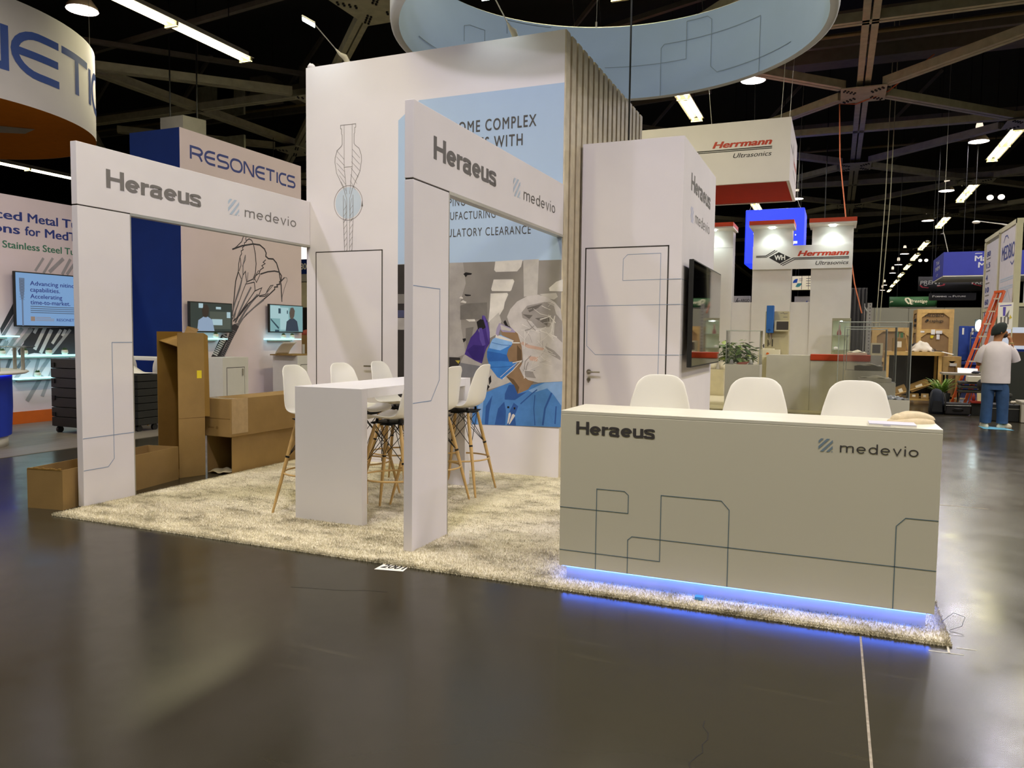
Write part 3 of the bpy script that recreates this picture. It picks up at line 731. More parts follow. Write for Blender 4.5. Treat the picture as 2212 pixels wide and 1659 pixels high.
# ================================================================= portals
def portal(xg, label, lines, two):
    t = thing('entrance_portal', label, 'portal', (xg-.034, 4.53, ZC))
    th = .068; y0, yc, y1 = 4.518, 5.032, 7.565
    b = MB(); b.box(xg-th, xg, y0, y1, 2.54, 3.052); b.build('header', FABRIC, t, bevel=.003)
    b = MB(); b.box(xg-th, xg, y0, yc, ZC, 2.53); b.build('column', FABRIC, t, bevel=.003)
    b = MB(); b.box(xg-th+.004, xg-.004, y0+.004, yc, 2.53, 2.54); b.build('joint', SEAM, t)
    b = MB(); b.box(xg-th-.001, xg+.0015, yc, y1, 2.518, 2.54); b.box(xg-th-.001, xg+.0015, yc, yc+.008, ZC, 2.518)
    b.build('edge_trim', ALU, t)
    P = FX(xg)
    b = MB(); grotesk(b, P, 'Heraeus', 4.795, 5.855, 2.722, .158, .265, .07, 0, .002); b.build('lettering', two, t)
    b = MB(); grotesk(b, P, 'medevio', 6.468, 7.308, 2.717, .105, .15, .28, 0, .002); b.build('wordmark', GREYL if two is GREYL else GREY, t)
    b = MB(); chamfer_stripes(b, P, 6.228, 2.712, .158, 0, .002); b.build('logo', PALEBLUE, t)
    b = MB()
    for q in lines: b.stroke(P, q, .0055, .0015)
    b.build('line_print', BLUELINE, t)
    return t
portal(-5.79, 'white entrance portal beside the open cardboard boxes', [[(5.03, 1.40), (4.82, 1.40), (4.82, .385), (4.757, .32), (4.52, .32)], [(4.52, .592), (5.03, .592)]], GREYL)
portal(-2.62, 'white entrance portal standing between the high table and the front desk', [[(4.52, 1.828), (4.898, 1.826), (4.898, 1.176), (4.776, 1.034), (4.52, 1.034)]], GREY)

# ================================================================= display wall with print
wl = thing('display_wall', 'tall white display wall printed with a masked worker and pale blue panel', 'wall', (-4.2, 9.2, ZC))
WX0, WX1, WY, WT = -5.843, -2.62, 7.57, 4.605
b = MB(); b.box(WX0, WX1-.012, WY, WY+.09, ZC, WT); b.build('front_panel', FABRIC, wl)
b = MB(); b.box(WX0, WX0+.09, WY+.09, 10.96, ZC, WT); b.build('rear_panel', FABRIC, wl)
b = MB(); b.box(WX0+.09, WX1-.05, 10.87, 10.96, ZC, WT); b.build('rear_panel', FABRIC, wl)
SLAT = mat('slatted_ash_cladding', 'cdc0a6', .55, var=.12, scale=9)
SLATD = mat('slat_groove', '7a5a3c', .8, var=.15, scale=12)
b = MB(); b.box(WX1-.05, WX1-.024, WY+.09, 10.96, ZC, WT, 1)
y = WY+.004
k = 0
while y < 10.9:
    b.box(WX1-.024, WX1, y, y+.125, ZC, WT, 0); b.box(WX1-.024, WX1-.010, y+.142, y+.168, ZC, WT, 0); y += .2
b.build('slat_panel', [SLAT, SLATD], wl)
P = FY(WY)
BLUEP = mat('pale_blue_print', 'aec3de', .75, var=.02, scale=2, spec=.2)
b = MB(); b.poly(P, [(-4.586, 2.288), (-4.586, 3.882), (-4.318, 4.077), (WX1-.013, 4.077), (WX1-.013, 2.288)], .001); b.build('blue_print', BLUEP, wl)
b = MB(); b.poly(P, [(-4.586, .535), (-4.586, 2.288), (WX1-.013, 2.288), (WX1-.013, .535)], .001); b.build('photo_print', mat('photo_grey', '8d8782', .75, var=.14, scale=2.2, spec=.2), wl)
PC = {'dk': '35312f', 'gy': '75706c', 'nv': '4a4c68', 'lg': 'a7a19d', 'lt': 'bdb7b2', 'wh': 'd9d3cd', 'bk': '221f20', 'ye': 'b0a040', 'sl': '77767a', 'pu': '43307c',
      'dp': '33246a', 'pl': '5a4896', 'bl': '4f82c4', 'sk': '8f7358', 'sd': '65503a', 'db': '33599c', 'lb': '85a9da', 'mk': '3f7cc8', 'ml': '86b0e2', 'md': '2f62ae',
      'gl': '9a8fae', 'hn': 'c4bdbb', 'ng': '99928f', 'nd': '6d6764', 'pk': 'c6a596', 'nw': 'dcd6d3'}
b = MB(); keys = list(PC)
for i, (k, w, pts) in enumerate(PHOTO):
    if w: b.stroke(P, pts, w, .0016+i*.00004, keys.index(k))
    else: b.poly(P, pts, .0016+i*.00004, keys.index(k))
b.build('portrait_print', [mat('print_'+k, PC[k], .75, var=.10, scale=9, spec=.2) for k in keys], wl)
b = MB()
b.text(P, 'OVERCOME COMPLEX', -4.26, -2.932, 3.672, .118, 0, .014, 0, .003, 1.22)
b.text(P, 'CHALLENGES WITH', -4.26, -3.083, 3.488, .118, 0, .014, 0, .003, 1.22)
b.text(P, 'SHAPING &', -4.12, -3.655, 2.900, .083, 0, .0, 0, .003, 1.15)
b.text(P, 'MANUFACTURING', -4.12, -3.385, 2.752, .083, 0, .0, 0, .003, 1.15)
b.text(P, 'REGULATORY CLEARANCE', -4.13, -2.978, 2.568, .086, 0, .0, 0, .003, 1.15)
b.build('lettering', DARKT, wl)
# line drawing of an instrument
LINE = mat('thin_grey_print', '85807e', .7, var=.05)
b = MB(); w = .006
Q = lambda pts, ww=w, cl=False: b.stroke(P, pts, ww, .002, 0, cl)
vcx = -5.253
def sym(pts, ww=w):
    Q([(vcx-x, z) for x, z in pts], ww); Q([(vcx+x, z) for x, z in pts], ww)
Q([(vcx-.105, 3.86), (vcx-.105, 3.9), (vcx+.105, 3.9), (vcx+.105, 3.86)])
sym([(.105, 3.86), (.09, 3.86), (.09, 3.80), (.082, 3.79), (.082, 3.68), (.095, 3.66), (.15, 3.62), (.18, 3.54), (.182, 3.48), (.16, 3.36), (.11, 3.27), (.055, 3.16), (.04, 3.11)])
sym([(.055, 3.9), (.055, 3.42), (.02, 3.11)], .005)
Q([(vcx-.055, 3.42), (vcx+.055, 3.42)], .005)
for i in range(6):
    z = 3.62-i*.072; ww = max(.07, .18-.02*max(0, i-2))
    Q([(vcx-ww+.02, z), (vcx-.055+.005*i, z-.11)], .004); Q([(vcx+.055-.005*i, z), (vcx+ww-.02, z-.11)], .004)
ring = [(vcx+.195*math.cos(t*PI/24), 3.01+.198*math.sin(t*PI/24)) for t in range(48)]
Q(ring, .005, True)
sym([(.066, 3.10), (.066, 2.80), (.033, 2.05), (.0, 2.05)])
sym([(.04, 3.11), (.02, 3.06), (.02, 2.80), (.013, 2.07), (.013, 1.735)], .005)
sym([(.05, 3.06), (.03, 2.98), (.03, 2.86), (.05, 2.80)], .004)
for i in range(13):
    z = 2.98-i*.072; f_ = 1-(2.8-z)/1.6 if z < 2.8 else 1
    Q([(vcx-.064*f_, z-.05), (vcx-.022*f_, z)], .004); Q([(vcx+.022*f_, z-.05), (vcx+.064*f_, z)], .004)
Q([(vcx-.055, 1.74), (vcx-.02, 1.725), (vcx+.02, 1.745), (vcx+.06, 1.735)], .005)
Q([(vcx-.055, 1.655), (vcx-.02, 1.64), (vcx+.02, 1.66), (vcx+.06, 1.65)], .005)
sym([(.013, 1.65), (.013, .95)], .005)
Q([(-5.186, 1.246), (-5.07, 1.246)], .004); Q([(-5.15, 1.246), (-5.15, .95)], .004); Q([(-5.11, 1.33), (-5.11, 1.25)], .004)
b.poly(P, [(-5.11, 1.25), (-5.123, 1.30), (-5.097, 1.30)], .002)
b.poly(P, [(-5.062, 3.03), (-5.05, 2.96), (-5.075, 2.96)], .002); b.poly(P, [(-5.085, 2.90), (-5.125, 2.85), (-5.10, 2.88)], .002)
PT = lambda a, c, l=0: (-5.128+c-1.15, WY-l, 2.0-a)   # turned a quarter: reads downwards
b.text(lambda a, c, l=0: (-5.123+c, WY-l, 1.20-a), 'DIM "G"', 0, .19, 0, .035, 0, 0, 0, .002)
b.build('line_drawing', LINE, wl)
b = MB(); b.poly(P, [(vcx+.178*math.cos(t*PI/24), 3.01+.18*math.sin(t*PI/24)) for t in range(48)], .0012); b.build('detail_disc', mat('disc_blue_print', 'c3cfdd', .75, var=.02), wl)
# door in the wall
d = MB(); d.box(-5.70, -4.80, WY-.003, WY, .05, 2.45); door = d.build('door', FABRIC, wl)
d = MB()
for x0, x1, z0, z1 in ((-5.712, -5.70, .03, 2.462), (-4.80, -4.788, .03, 2.462), (-5.712, -4.788, 2.45, 2.462)): d.box(x0, x1, WY-.0035, WY, z0, z1)
d.build('door_gap', SEAM, wl)
def lever(parent, x, y, z, dr):
    d = MB()
    d.tube([(x, y, z), (x, y-.012, z)], .026, 16)
    d.tube([(x, y, z), (x, y-.05, z)], .009, 10); d.tube([(x, y-.048, z), (x+dr*.135, y-.048, z)], .0095, 10)
    d.tube([(x, y, z-.085), (x, y-.010, z-.085)], .022, 14)
    d.box(x-.004, x+.004, y-.03, y-.01, z-.12, z-.075)
    d.build('handle', CHROME, parent)
lever(door, -4.87, WY-.003, 1.13, -1)
# scrap of fabric at the corner
b = MB(); b.blob((WX0+.05, WY+.03, WT+.02), .05, .03, .035, 8, 6, 0, 0, .3); tag(b.build('fabric_scrap', FABRIC, None, (WX0+.05, WY+.03, WT)), 'small crumpled white fabric tag on top corner of the tall display wall', 'fabric')

# arm lamps on the wall
LAMPW = glow('led_face_white', 'eafffb', 14, 'f0f0f0')
def arm_lamp(name, base, head, hw, label):
    t = thing(name, label, 'lamp', base, 'arm spotlights on the tall display wall')
    B, H = Vector(base), Vector(head)
    b = MB(); b.box(B.x-.05, B.x+.05, B.y-.02, B.y+.06, B.z, B.z+.012); b.build('clamp', ALU, t)
    k = B.lerp(H, .38)
    b = MB(); b.tube([B+Vector((0, 0, .008)), B.lerp(H, .1)+Vector((0,0,.03)), B.lerp(H, .25), k], [.03, .034, .02, .007], 10); b.build('foot', mat('cream_lamp_foot', 'cfc8b0', .5), t)
    b = MB(); b.tube([k, H], .006, 8); b.build('arm', ALU, t)
    d = Vector(hw)
    n = Vector((0, -1, 0))
    w = d.cross(Vector((0, .8, -.6))).normalized()
    b = MB(); b.bar(H-d*.03, H+d, .07, .022, 0, (0, .5, 1)); hd = b.build('lamp_head', ALU, t, bevel=.006)
    b = MB(); o = Vector((0, -.0, -.0125)); b.bar(H+o, H+d*.94+o, .06, .004, 0, (0, .5, 1)); b.build('led_face', LAMPW, hd)
    L = bpy.data.lights.new('arm_light', 'SPOT'); L.energy = ARM_W; L.color = ARM_COL; L.spot_size = 2.0; L.spot_blend = .7; L.shadow_soft_size = .05
    lo = bpy.data.objects.new('arm_light', L); COL.objects.link(lo)
    lo.location = H+d*.5+Vector((0, -.01, -.04)) - ORI[t.name]
    lo.rotation_euler = (math.radians(26), 0, 0)
    lo.parent = t
arm_lamp('arm_lamp', (-5.29, 7.62, WT+.003), (-5.45, 7.22, 4.92), (-.13, -.06, .075), 'thin arm spotlight clamped on the wall top above the line drawing of an instrument')
arm_lamp('arm_lamp', (-3.2, 7.62, WT+.003), (-3.28, 7.22, 4.90), (-.13, -.02, -.01), 'thin arm spotlight clamped on the wall top above the pale blue panel')

# ================================================================= closet tower
tw = thing('closet_tower', 'white closet tower with a flush door and a television on its side', 'closet', (-2.05, 9.2, ZC))
TX0, TX1, TY0, TY1, TZ = -2.60, -1.503, 8.12, 10.37, 3.582
b = MB(); b.box(TX0, TX1, TY0, TY1, ZC, TZ); b.build('body', FABRIC, tw, bevel=.004)
P = FY(TY0)
d = MB(); d.box(-2.538, -1.65, TY0-.003, TY0, .05, 2.452); door = d.build('door', FABRIC, tw)
d = MB()
for x0, x1, z0, z1 in ((-2.552, -2.538, .03, 2.466), (-1.65, -1.636, .03, 2.466), (-2.552, -1.636, 2.452, 2.466)): d.box(x0, x1, TY0-.0035, TY0, z0, z1)
d.build('door_gap', SEAM, tw)
lever(door, -2.485, TY0-.003, 1.115, 1)
b = MB(); w = .005
for q in ([(-1.505, 2.113), (-2.125, 2.105), (-2.125, 2.332), (-2.078, 2.38), (-1.722, 2.384), (-1.722, .90)],
          [(-1.505, 1.848), (-2.52, 1.834), (-2.515, 1.398), (-2.417, 1.304), (-1.505, 1.318)]): b.stroke(P, q, w, .0045)
P2 = FX(TX1)
for z in (2.113, 1.848, 1.318): b.stroke(P2, [(TY0+.002, z), (TY0+.3, z)], w, .0015)
b.build('line_print', BLUELINE, tw)
b = MB(); grotesk(b, P2, 'Heraeus', 8.565, 9.93, 3.105, .19, .265, .07, 0, .002); b.build('lettering', GREY, tw)
b = MB(); grotesk(b, P2, 'medevio', 8.87, 9.93, 2.79, .13, .15, .28, 0, .002); b.build('wordmark', GREYL, tw)
b = MB(); chamfer_stripes(b, P2, 8.575, 2.765, .17, 0, .002); b.build('logo', mat('lilac_vinyl', 'b6bcdc', .6), tw)
# television on the side of the tower
tv = thing('television', 'large switched-off black television hung on the side of the closet tower', 'tv', (TX1, 9.25, 1.75))
b = MB(); b.box(TX1+.001, TX1+.06, 8.9, 9.6, 1.5, 2.0); b.build('wall_bracket', BLACKM, tv)
b = MB(); b.box(TX1+.06, TX1+.108, 8.215, 10.30, 1.185, 2.325); b.build('casing', BLACKP, tv, bevel=.004)
b = MB(); b.box(TX1+.108, TX1+.110, 8.23, 10.285, 1.20, 2.31); b.build('screen', mat('black_glass', '060607', .04, var=.01, spec=1, coat=1), tv)

# black cable dropping in front of the slats
b = MB(); b.tube([(-2.33, 9.0, 11.6), (-2.32, 9.0, TZ+.002)], .011, 8)
tag(b.build('power_cable', BLACKP, None, (-2.32, 9.0, TZ)), 'thick black cable dropping from the roof onto the closet tower top', 'cable')

# ================================================================= front desk
cd = thing('front_desk', 'long white reception desk with thin line art and a blue glowing plinth', 'desk', (-.5, 4.64, ZC))
DX0, DX1, DY0, DY1 = -1.515, .5175, 4.395, 4.885
b = MB(); b.box(DX0, DX1, DY0, DY1, .1, 1.033); b.build('body', mat('desk_white', 'dcd6bf', .5, var=.012, scale=1.2), cd, bevel=.003)
top = mat('desk_top_woodgrain', 'e2ddca', .35, var=.06, scale=1.6)
nt = top.node_tree
mp = nt.nodes.new('ShaderNodeMapping'); mp.inputs['Scale'].default_value = (1, 14, 1)
nt.links.new(nt.nodes['Texture Coordinate'].outputs['Object'], mp.inputs['Vector'])
nt.links.new(mp.outputs[0], [x for x in nt.nodes if x.type == 'TEX_NOISE'][0].inputs['Vector'])
b = MB(); b.box(DX0, DX1, DY0, DY1, 1.033, 1.053); b.build('worktop', top, cd, bevel=.002)
b = MB(); b.box(DX0+.034, DX1-.034, DY0+.05, DY1-.05, ZC, .1); pl = b.build('plinth', WHITE, cd)
b = MB(); b.box(DX0+.036, DX1-.036, DY0+.026, DY0+.049, .09, .0995); b.box(DX0+.012, DX0+.03, DY0+.03, DY1-.06, .09, .0995); b.box(DX1-.03, DX1-.012, DY0+.03, DY1-.06, .09, .0995)
b.build('led_strip', glow('led_blue', '4a76ff', 13, '4060c0'), pl)
P = FY(DY0)
b = MB(); grotesk(b, P, 'Heraeus', -1.418, -.945, .914, .077, .265, .07, 0, .0015); b.build('lettering', DARKT, cd)
b = MB(); grotesk(b, P, 'medevio', .043, .412, .906, .052, .15, .28, 0, .0015); b.build('wordmark', DARKT, cd)
b = MB(); chamfer_stripes(b, P, -.063, .904, .07, 0, .0015); b.build('logo', mat('slate_blue_vinyl', '8296a4', .6), cd)
b = MB()
for q in ([(-1.513, .463), (-1.09, .463), (-1.09, .571), (-1.114, .592), (-1.283, .592), (-1.283, .102)],
          [(-1.513, .199), (-.897, .199), (-.897, .588), (-.558, .588), (-.514, .54), (-.514, .102)],
          [(-1.088, .102), (-1.088, .305), (-1.064, .327), (.5165, .327)],
          [(.325, .102), (.325, .54), (.367, .586), (.5165, .586)]): b.stroke(P, q, .0042, .0012)
b.build('line_print', BLUELINE2, cd)
# things on the desk
b = MB(); b.box(.178, .40, 4.41, 4.57, 1.0535, 1.062, 0); b.box(.178, .40, 4.41, 4.5695, 1.062, 1.066, 1); b.box(.245, .28, 4.409, 4.41, 1.055, 1.0615, 1)
tag(b.build('brochure', [PAPER, mat('lavender_print', 'd2cedd', .5)], None, (.29, 4.49, 1.0535)), 'thin stack of white brochures by the edge of the front desk', 'brochure')
b = MB()
def pad(cx, cy, z0, rx, ry, h, ro, ph):
    def f(u, v):
        a = u*2*PI; k = math.sin(v*PI/2)
        r = math.cos(v*PI/2)**.45
        x = rx*r*math.cos(a)*(1+.10*math.sin(3*a+ph)); y = ry*r*math.sin(a)*(1+.08*math.cos(4*a+ph))
        return (cx+x*math.cos(ro)-y*math.sin(ro), cy+x*math.sin(ro)+y*math.cos(ro), z0+h*k*(1+.22*math.sin(2.2*x/rx+ph)+.12*math.sin(5*y/ry)))
    return f
b.surf(pad(.395, 4.69, 1.0535, .115, .075, .026, .1, .4), 30, 8); b.surf(pad(.41, 4.705, 1.070, .10, .055, .034, .25, 1.7), 30, 8); b.surf(pad(.355, 4.70, 1.066, .06, .05, .026, -.3, 2.6), 24, 8)
tag(b.build('cloth_glove', mat('cream_cotton', 'd9c7a6', .95, var=.08, scale=30, bump=.3, bscale=300), None, (.39, 4.7, 1.0535)), 'folded cream cotton glove lying on the end of the front desk', 'glove')
b = MB(); b.box(-.685, -.64, 4.355, 4.395, ZC+.004, ZC+.02); tag(b.build('tape_piece', mat('blue_tape', '3f93d6', .4), None, (-.66, 4.375, ZC+.004)), 'small blue piece of tape on the carpet before the desk', 'tape')
b = MB()
b.poly(FZ(0), [(-2.663, 4.115), (-2.472, 4.152), (-2.49, 4.262), (-2.668, 4.245)], .0015, 0)
PS = lambda a, c, l=0: (-2.648+a+c*-.02, 4.142+a*.13+c, .0015+l)
b.text(PS, '2001', 0, .155, .02, .075, 1, .02, 0, .001)
tag(b.build('booth_number', [PAPER, INK], None, (-2.57, 4.18, 0)), 'small white number sticker on the dark floor at the carpet edge', 'sticker')
b = MB()
b.poly(FZ(0), [(.47, 4.142), (.622, 4.152), (.622, 4.16), (.47, 4.151)], .001); b.poly(FZ(0), [(.60, 4.236), (.69, 4.243), (.69, 4.25), (.60, 4.244)], .001)
b.poly(FZ(0), [(.553, 4.148), (.563, 4.148), (.568, 4.244), (.558, 4.244)], .001)
tag(b.build('floor_tape', mat('white_floor_tape', 'cfc8b8', .7), None, (.56, 4.15, 0)), 'thin white tape marks on the floor at the carpet corner', 'tape')
b = MB(); b.tube([(.57, 4.55, .02), (.63, 4.6, .06), (.68, 4.58, .05), (.66, 4.52, .02), (.60, 4.48, .003)], .0016, 6)
tag(b.build('thin_wire', mat('grey_wire', '8a8a8a', .5), None, (.6, 4.5, 0)), 'thin curled grey wire beside the desk end', 'wire')

# ================================================================= high table
ht = thing('high_table', 'white waterfall high table with panel ends on the beige carpet', 'table', (-3.63, 5.92, ZC))
HX0, HX1, HY0, HY1, HT = -3.955, -3.325, 4.966, 6.865, 1.078
b = MB(); b.box(HX0, HX1, HY0+.0755, HY1-.1105, HT-.075, HT); b.build('table_top', WHITE, ht, bevel=.002)
b = MB(); b.box(HX0, HX1, HY0, HY0+.075, ZC, HT); b.build('end_panel', WHITE, ht, bevel=.002)
b = MB(); b.box(HX0, HX1, HY1-.11, HY1, ZC, HT); b.build('end_panel', WHITE, ht, bevel=.002)

# ================================================================= bar stools
def make_stool():
    t = thing('bar_stool', 'x', 'stool')
    prof = [(.215, .788, .36), (.205, .806, .40), (.15, .815, .43), (.06, .804, .45), (-.03, .800, .46), (-.10, .806, .465), (-.155, .832, .465),
            (-.188, .88, .46), (-.205, .95, .445), (-.220, 1.03, .415), (-.234, 1.11, .375), (-.246, 1.175, .345), (-.253, 1.207, .325), (-.256, 1.218, .30)]
    ns = 14
    b = MB()
    def P(i, j):
        x, z, w = prof[i]
        s = j/ns*2-1
        y = s*w/2
        k = min(1, max(0, (i-4)/4))        # 0 seat ... 1 back
        e = abs(s)**2.6
        x2 = x + k*e*.055*(1-.5*(i/13)**3)
        z2 = z + (1-k)*e*.038*(min(1, (i+1)/3))
        if i >= 10: z2 -= abs(s)**5*.013*(i-9)
        return (x2, y, z2)
    vs = [P(i, j) for i in range(len(prof)) for j in range(ns+1)]
    fs = [(i*(ns+1)+j, (i+1)*(ns+1)+j, (i+1)*(ns+1)+j+1, i*(ns+1)+j+1) for i in range(len(prof)-1) for j in range(ns)]
    b.add(vs, fs, 0, True)
    b.build('seat_shell', PLASTIC, t, solid=.008, subs=1)
    b = MB(); b.box(-.14, .14, -.14, .14, .772, .779); b.box(-.15, .15, -.05, .05, .758, .766); b.box(-.05, .05, -.15, .15, .758, .766)
    for sx in (-1, 1):
        b.box(sx*.12-.012, sx*.12+.012, -.13, .13, .764, .774)
        for sy in (-1, 1): b.tube([(sx*.1, sy*.1, .774), (sx*.1, sy*.1, .806)], .012, 8)
    b.build('mounting_plate', BLACKM, t)
    top, bot = .112, .255
    for sx in (-1, 1):
        for sy in (-1, 1):
            b = MB()
            q = lambda k: (sx*(top+(bot-top)*k), sy*(top+(bot-top)*k), .762*(1-k)+.0*k)
            b.tube([q(0), q(.12), q(.4), q(.75), q(1)], [.012, .0155, .0165, .0135, .0095], 10)
            lg = b.build('leg', WOOD, t)
            b = MB(); b.tube([q(.385), q(.405)], .018, 8); b.build('bolt', BLACKM, lg)
    k = 1-.325/.762
    rr = (top+(bot-top)*k)*math.sqrt(2)
    b = MB(); b.ring((0, 0, .325), rr-.006, .008, 36, 8); b.build('foot_ring', WOOD, t)
    b = MB()
    kk = .4; e = top+(bot-top)*kk; zz = .762*(1-kk)
    for sx, sy, ox, oy in ((1, 1, -1, 1), (-1, 1, -1, -1), (-1, -1, 1, -1), (1, -1, 1, 1)):
        b.tube([(sx*e, sy*e, zz), (ox*top, oy*top, .755)], .0032, 6); b.tube([(ox*e, oy*e, zz), (sx*top, sy*top, .755)], .0032, 6)
        b.tube([(sx*e, sy*e, zz), (0, 0, .757)], .0028, 6)
    b.build('wire_brace', BLACKM, t)
    return t
ST = make_stool()
g = 'white shell stools at the high table'
spots = [(-4.00, 5.30, .06, 'white bar stool at the front end panel, on the cardboard box side of the table', g),
         (-3.98, 5.93, -.05, 'middle white shell bar stool on the cardboard box side of the high table', g),
         (-3.96, 6.56, .04, 'white bar stool by the wall door lever, last on the box side', g),
         (-3.30, 5.39, PI+.10, 'white shell bar stool half hidden by the portal column, near the front end panel', g),
         (-3.27, 5.96, PI-.04, 'white shell bar stool almost wholly hidden behind the portal column', g),
         (-3.25, 6.53, PI+.05, 'white shell bar stool in front of the blue gown print, at the far table end', g),
         (-1.13, 5.33, -PI/2+.12, 'white shell stool behind the front desk, standing before the closet door', 'white shell stools behind the front desk'),
         (-.49, 5.33, -PI/2+.02, 'white shell stool behind the front desk, middle one of the three', 'white shell stools behind the front desk'),
         (.135, 5.33, -PI/2-.04, 'white shell stool behind the front desk, beside the cloth glove', 'white shell stools behind the front desk')]
for i, (x, y, rz, lb, gr) in enumerate(spots):
    if i == 0:
        ST.location = (x, y, ZC); ST.rotation_euler = (0, 0, rz); ST['label'] = lb; ST['group'] = gr
    else: dup(ST, (x, y, ZC), rz, lb, gr)

# ================================================================= big hanging ring
rg = thing('hanging_ring', 'huge pale fabric ring hanging above the white booth', 'hanging sign', (-2.583, 8.919, 5.0))
RC, RO = (-2.583, 8.919), 2.51
RINGF = mat('ring_blue_fabric', '9db3d2', .8, var=.03, scale=1.5, spec=.2)
RINGO = mat('ring_outer_fabric', 'c9cbcd', .8, var=.02, scale=1.5, spec=.2)
b = MB()
b.lathe([(RO-.10, 0), (RO-.105, .5), (RO-.10, 1.04)], (RC[0], RC[1], 5.0), 96); b.build('inner_fabric', RINGF, rg)
b = MB()
b.lathe([(RO-.10, 1.04), (RO-.05, 1.07), (RO-.005, 1.04), (RO, .98), (RO, .05), (RO-.01, .0), (RO-.05, -.02), (RO-.10, 0)], (RC[0], RC[1], 5.0), 96); b.build('outer_fabric', RINGO, rg)
PCY = lambda a, c, l=0: (RC[0]+(RO-.104-l)*math.cos(math.radians(a)), RC[1]+(RO-.104-l)*math.sin(math.radians(a)), c)
b = MB()
def cyl_line(pts, w=.008):
    q = []
    for (a0, z0), (a1, z1) in zip(pts, pts[1:]):
        n = max(1, int(abs(a1-a0)/3))
        q += [(a0+(a1-a0)*i/n, z0+(z1-z0)*i/n) for i in range(n)]
    q.append(pts[-1])
    for (a0, z0), (a1, z1) in zip(q, q[1:]):
        p0, p1 = Vector(PCY(a0, z0, .004)), Vector(PCY(a1, z1, .004))
        b.bar(p0, p1, .003, w, 0, (0, 0, 1)) if abs(z1-z0) < 1e-3 else b.bar(p0, p1, w, .003, 0, (RC[0]-p0.x, RC[1]-p0.y, 0))
cyl_line([(106.8, 5.46), (78.4, 5.46), (78.4, 5.98), (71, 5.98), (69.4, 5.92), (69.4, 5.28), (67, 5.18), (36, 5.18)])
cyl_line([(87.3, 5.0), (87.3, 5.67), (86.2, 5.72), (50.4, 5.72), (50.4, 5.0)])
cyl_line([(160.4, 5.53), (160.4, 5.74), (158, 5.78), (151.5, 5.78), (151.5, 5.6)]); cyl_line([(142.5, 5.82), (142.5, 6.01), (126, 6.01)]); cyl_line([(185, 5.26), (160, 5.26)])
b.build('line_print', mat('ring_line', '7d8fa3', .7), rg)
for a in (20, 110, 200, 290):
    b = MB(); p = PCY(a, 6.05, -.05); b.tube([p, (RC[0]+.4*math.cos(math.radians(a)), RC[1]+.4*math.sin(math.radians(a)), 11.6)], .004, 6); b.tube([p, (p[0], p[1], 6.14)], .016, 8)
    b.build('hanging_wire', CHROME, rg)

# ================================================================= cardboard boxes beside the booth
def open_box(name, L, Wd, H, label, loc, rz, open_side='top', flaps=(), group=None):
    t = thing(name, label, 'box', (0, 0, 0), group)
    w = .007
    b = MB()
    if open_side == 'top':
        b.box(0, Wd, 0, L, 0, w); b.box(0, w, 0, L, w, H); b.box(Wd-w, Wd, 0, L, w, H); b.box(w, Wd-w, 0, w, w, H); b.box(w, Wd-w, L-w, L, w, H)
    else:
        b.box(0, Wd, 0, L, 0, w); b.box(0, Wd, 0, L, H-w, H); b.box(0, w, 0, L, w, H-w); b.box(Wd-w, Wd, 0, L, w, H-w); b.box(w, Wd-w, L-w, L, w, H-w)
    b.build('carton', CARD, t)
    for q in flaps:
        b = MB(); n = len(q); b.hexa(q); b.build('flap', CARD, t)
    t.location = loc; t.rotation_euler = (0, 0, rz)
    return t
t = open_box('cardboard_box', 1.46, .36, .335, 'long open topped cardboard box lying on the floor behind the portal column', (-6.245, 4.345, 0), .155, 'top')
b = MB()
# torn edge along the short side
for i in range(12):
    b.box(.01+i*.028, .036+i*.028, -.002, .009, .333, .336+random.uniform(.002, .012))
b.build('torn_edge', CARD2, t)
# tall box standing on end, open to the front
t = thing('cardboard_box', 'tall open cardboard box standing upright beside the long open box', 'box', (0, 0, 0))
w = .007; TW_, TD_ = .50, .275
b = MB(); b.box(0, TW_, TD_-w, TD_, 0, 1.49); b.box(0, w, 0, TD_-w, 0, 1.50); b.box(TW_-w, TW_, 0, TD_-w, 0, 1.488); b.box(w, TW_-w, 0, TD_-w, 0, w); b.build('carton', mat('cardboard_inside', '8a6a34', .85, var=.08, scale=5, spec=.12), t)
b = MB(); b.box(TW_, TW_+.002, 0, TD_, .001, 1.488); sd = b.build('outer_face', CARD, t)
b = MB(); b.box(TW_+.002, TW_+.004, .195, .245, 1.02, 1.10); b.build('sticker', mat('yellow_sticker', 'e6cf28', .6), sd)
b = MB(); b.box(TW_+.002, TW_+.0032, .0, TD_, .610, .614); b.box(w, TW_-w, TD_-w-.002, TD_-w, .62, .626); b.build('crease', mat('card_crease', '6f5228', .9), sd)
b = MB(); b.hexa([(.012, .02, 1.40), (.49, .02, 1.34), (.49, .26, 1.44), (.012, .26, 1.47), (.012, .02, 1.406), (.49, .02, 1.346), (.49, .26, 1.446), (.012, .26, 1.476)]); b.build('flap', CARD2, t)
b = MB(); b.hexa([(.05, TD_, 1.49), (.33, TD_, 1.49), (.33, TD_+.006, 1.49), (.05, TD_+.006, 1.49), (.07, TD_+.02, 1.56), (.31, TD_+.03, 1.53), (.31, TD_+.036, 1.53), (.07, TD_+.026, 1.56)]); b.build('flap', CARD, t)
b = MB(); b.hexa([(TW_+.002, TD_, .62), (TW_+.03, TD_+.04, .62), (TW_+.025, TD_+.046, .62), (TW_-.003, TD_+.006, .62), (TW_+.002, TD_, 1.485), (TW_+.02, TD_+.03, 1.46), (TW_+.015, TD_+.036, 1.46), (TW_-.003, TD_+.006, 1.485)]); b.build('flap', CARD2, t)
t.location = (-6.619, 6.058, 0); t.rotation_euler = (0, 0, -.35)
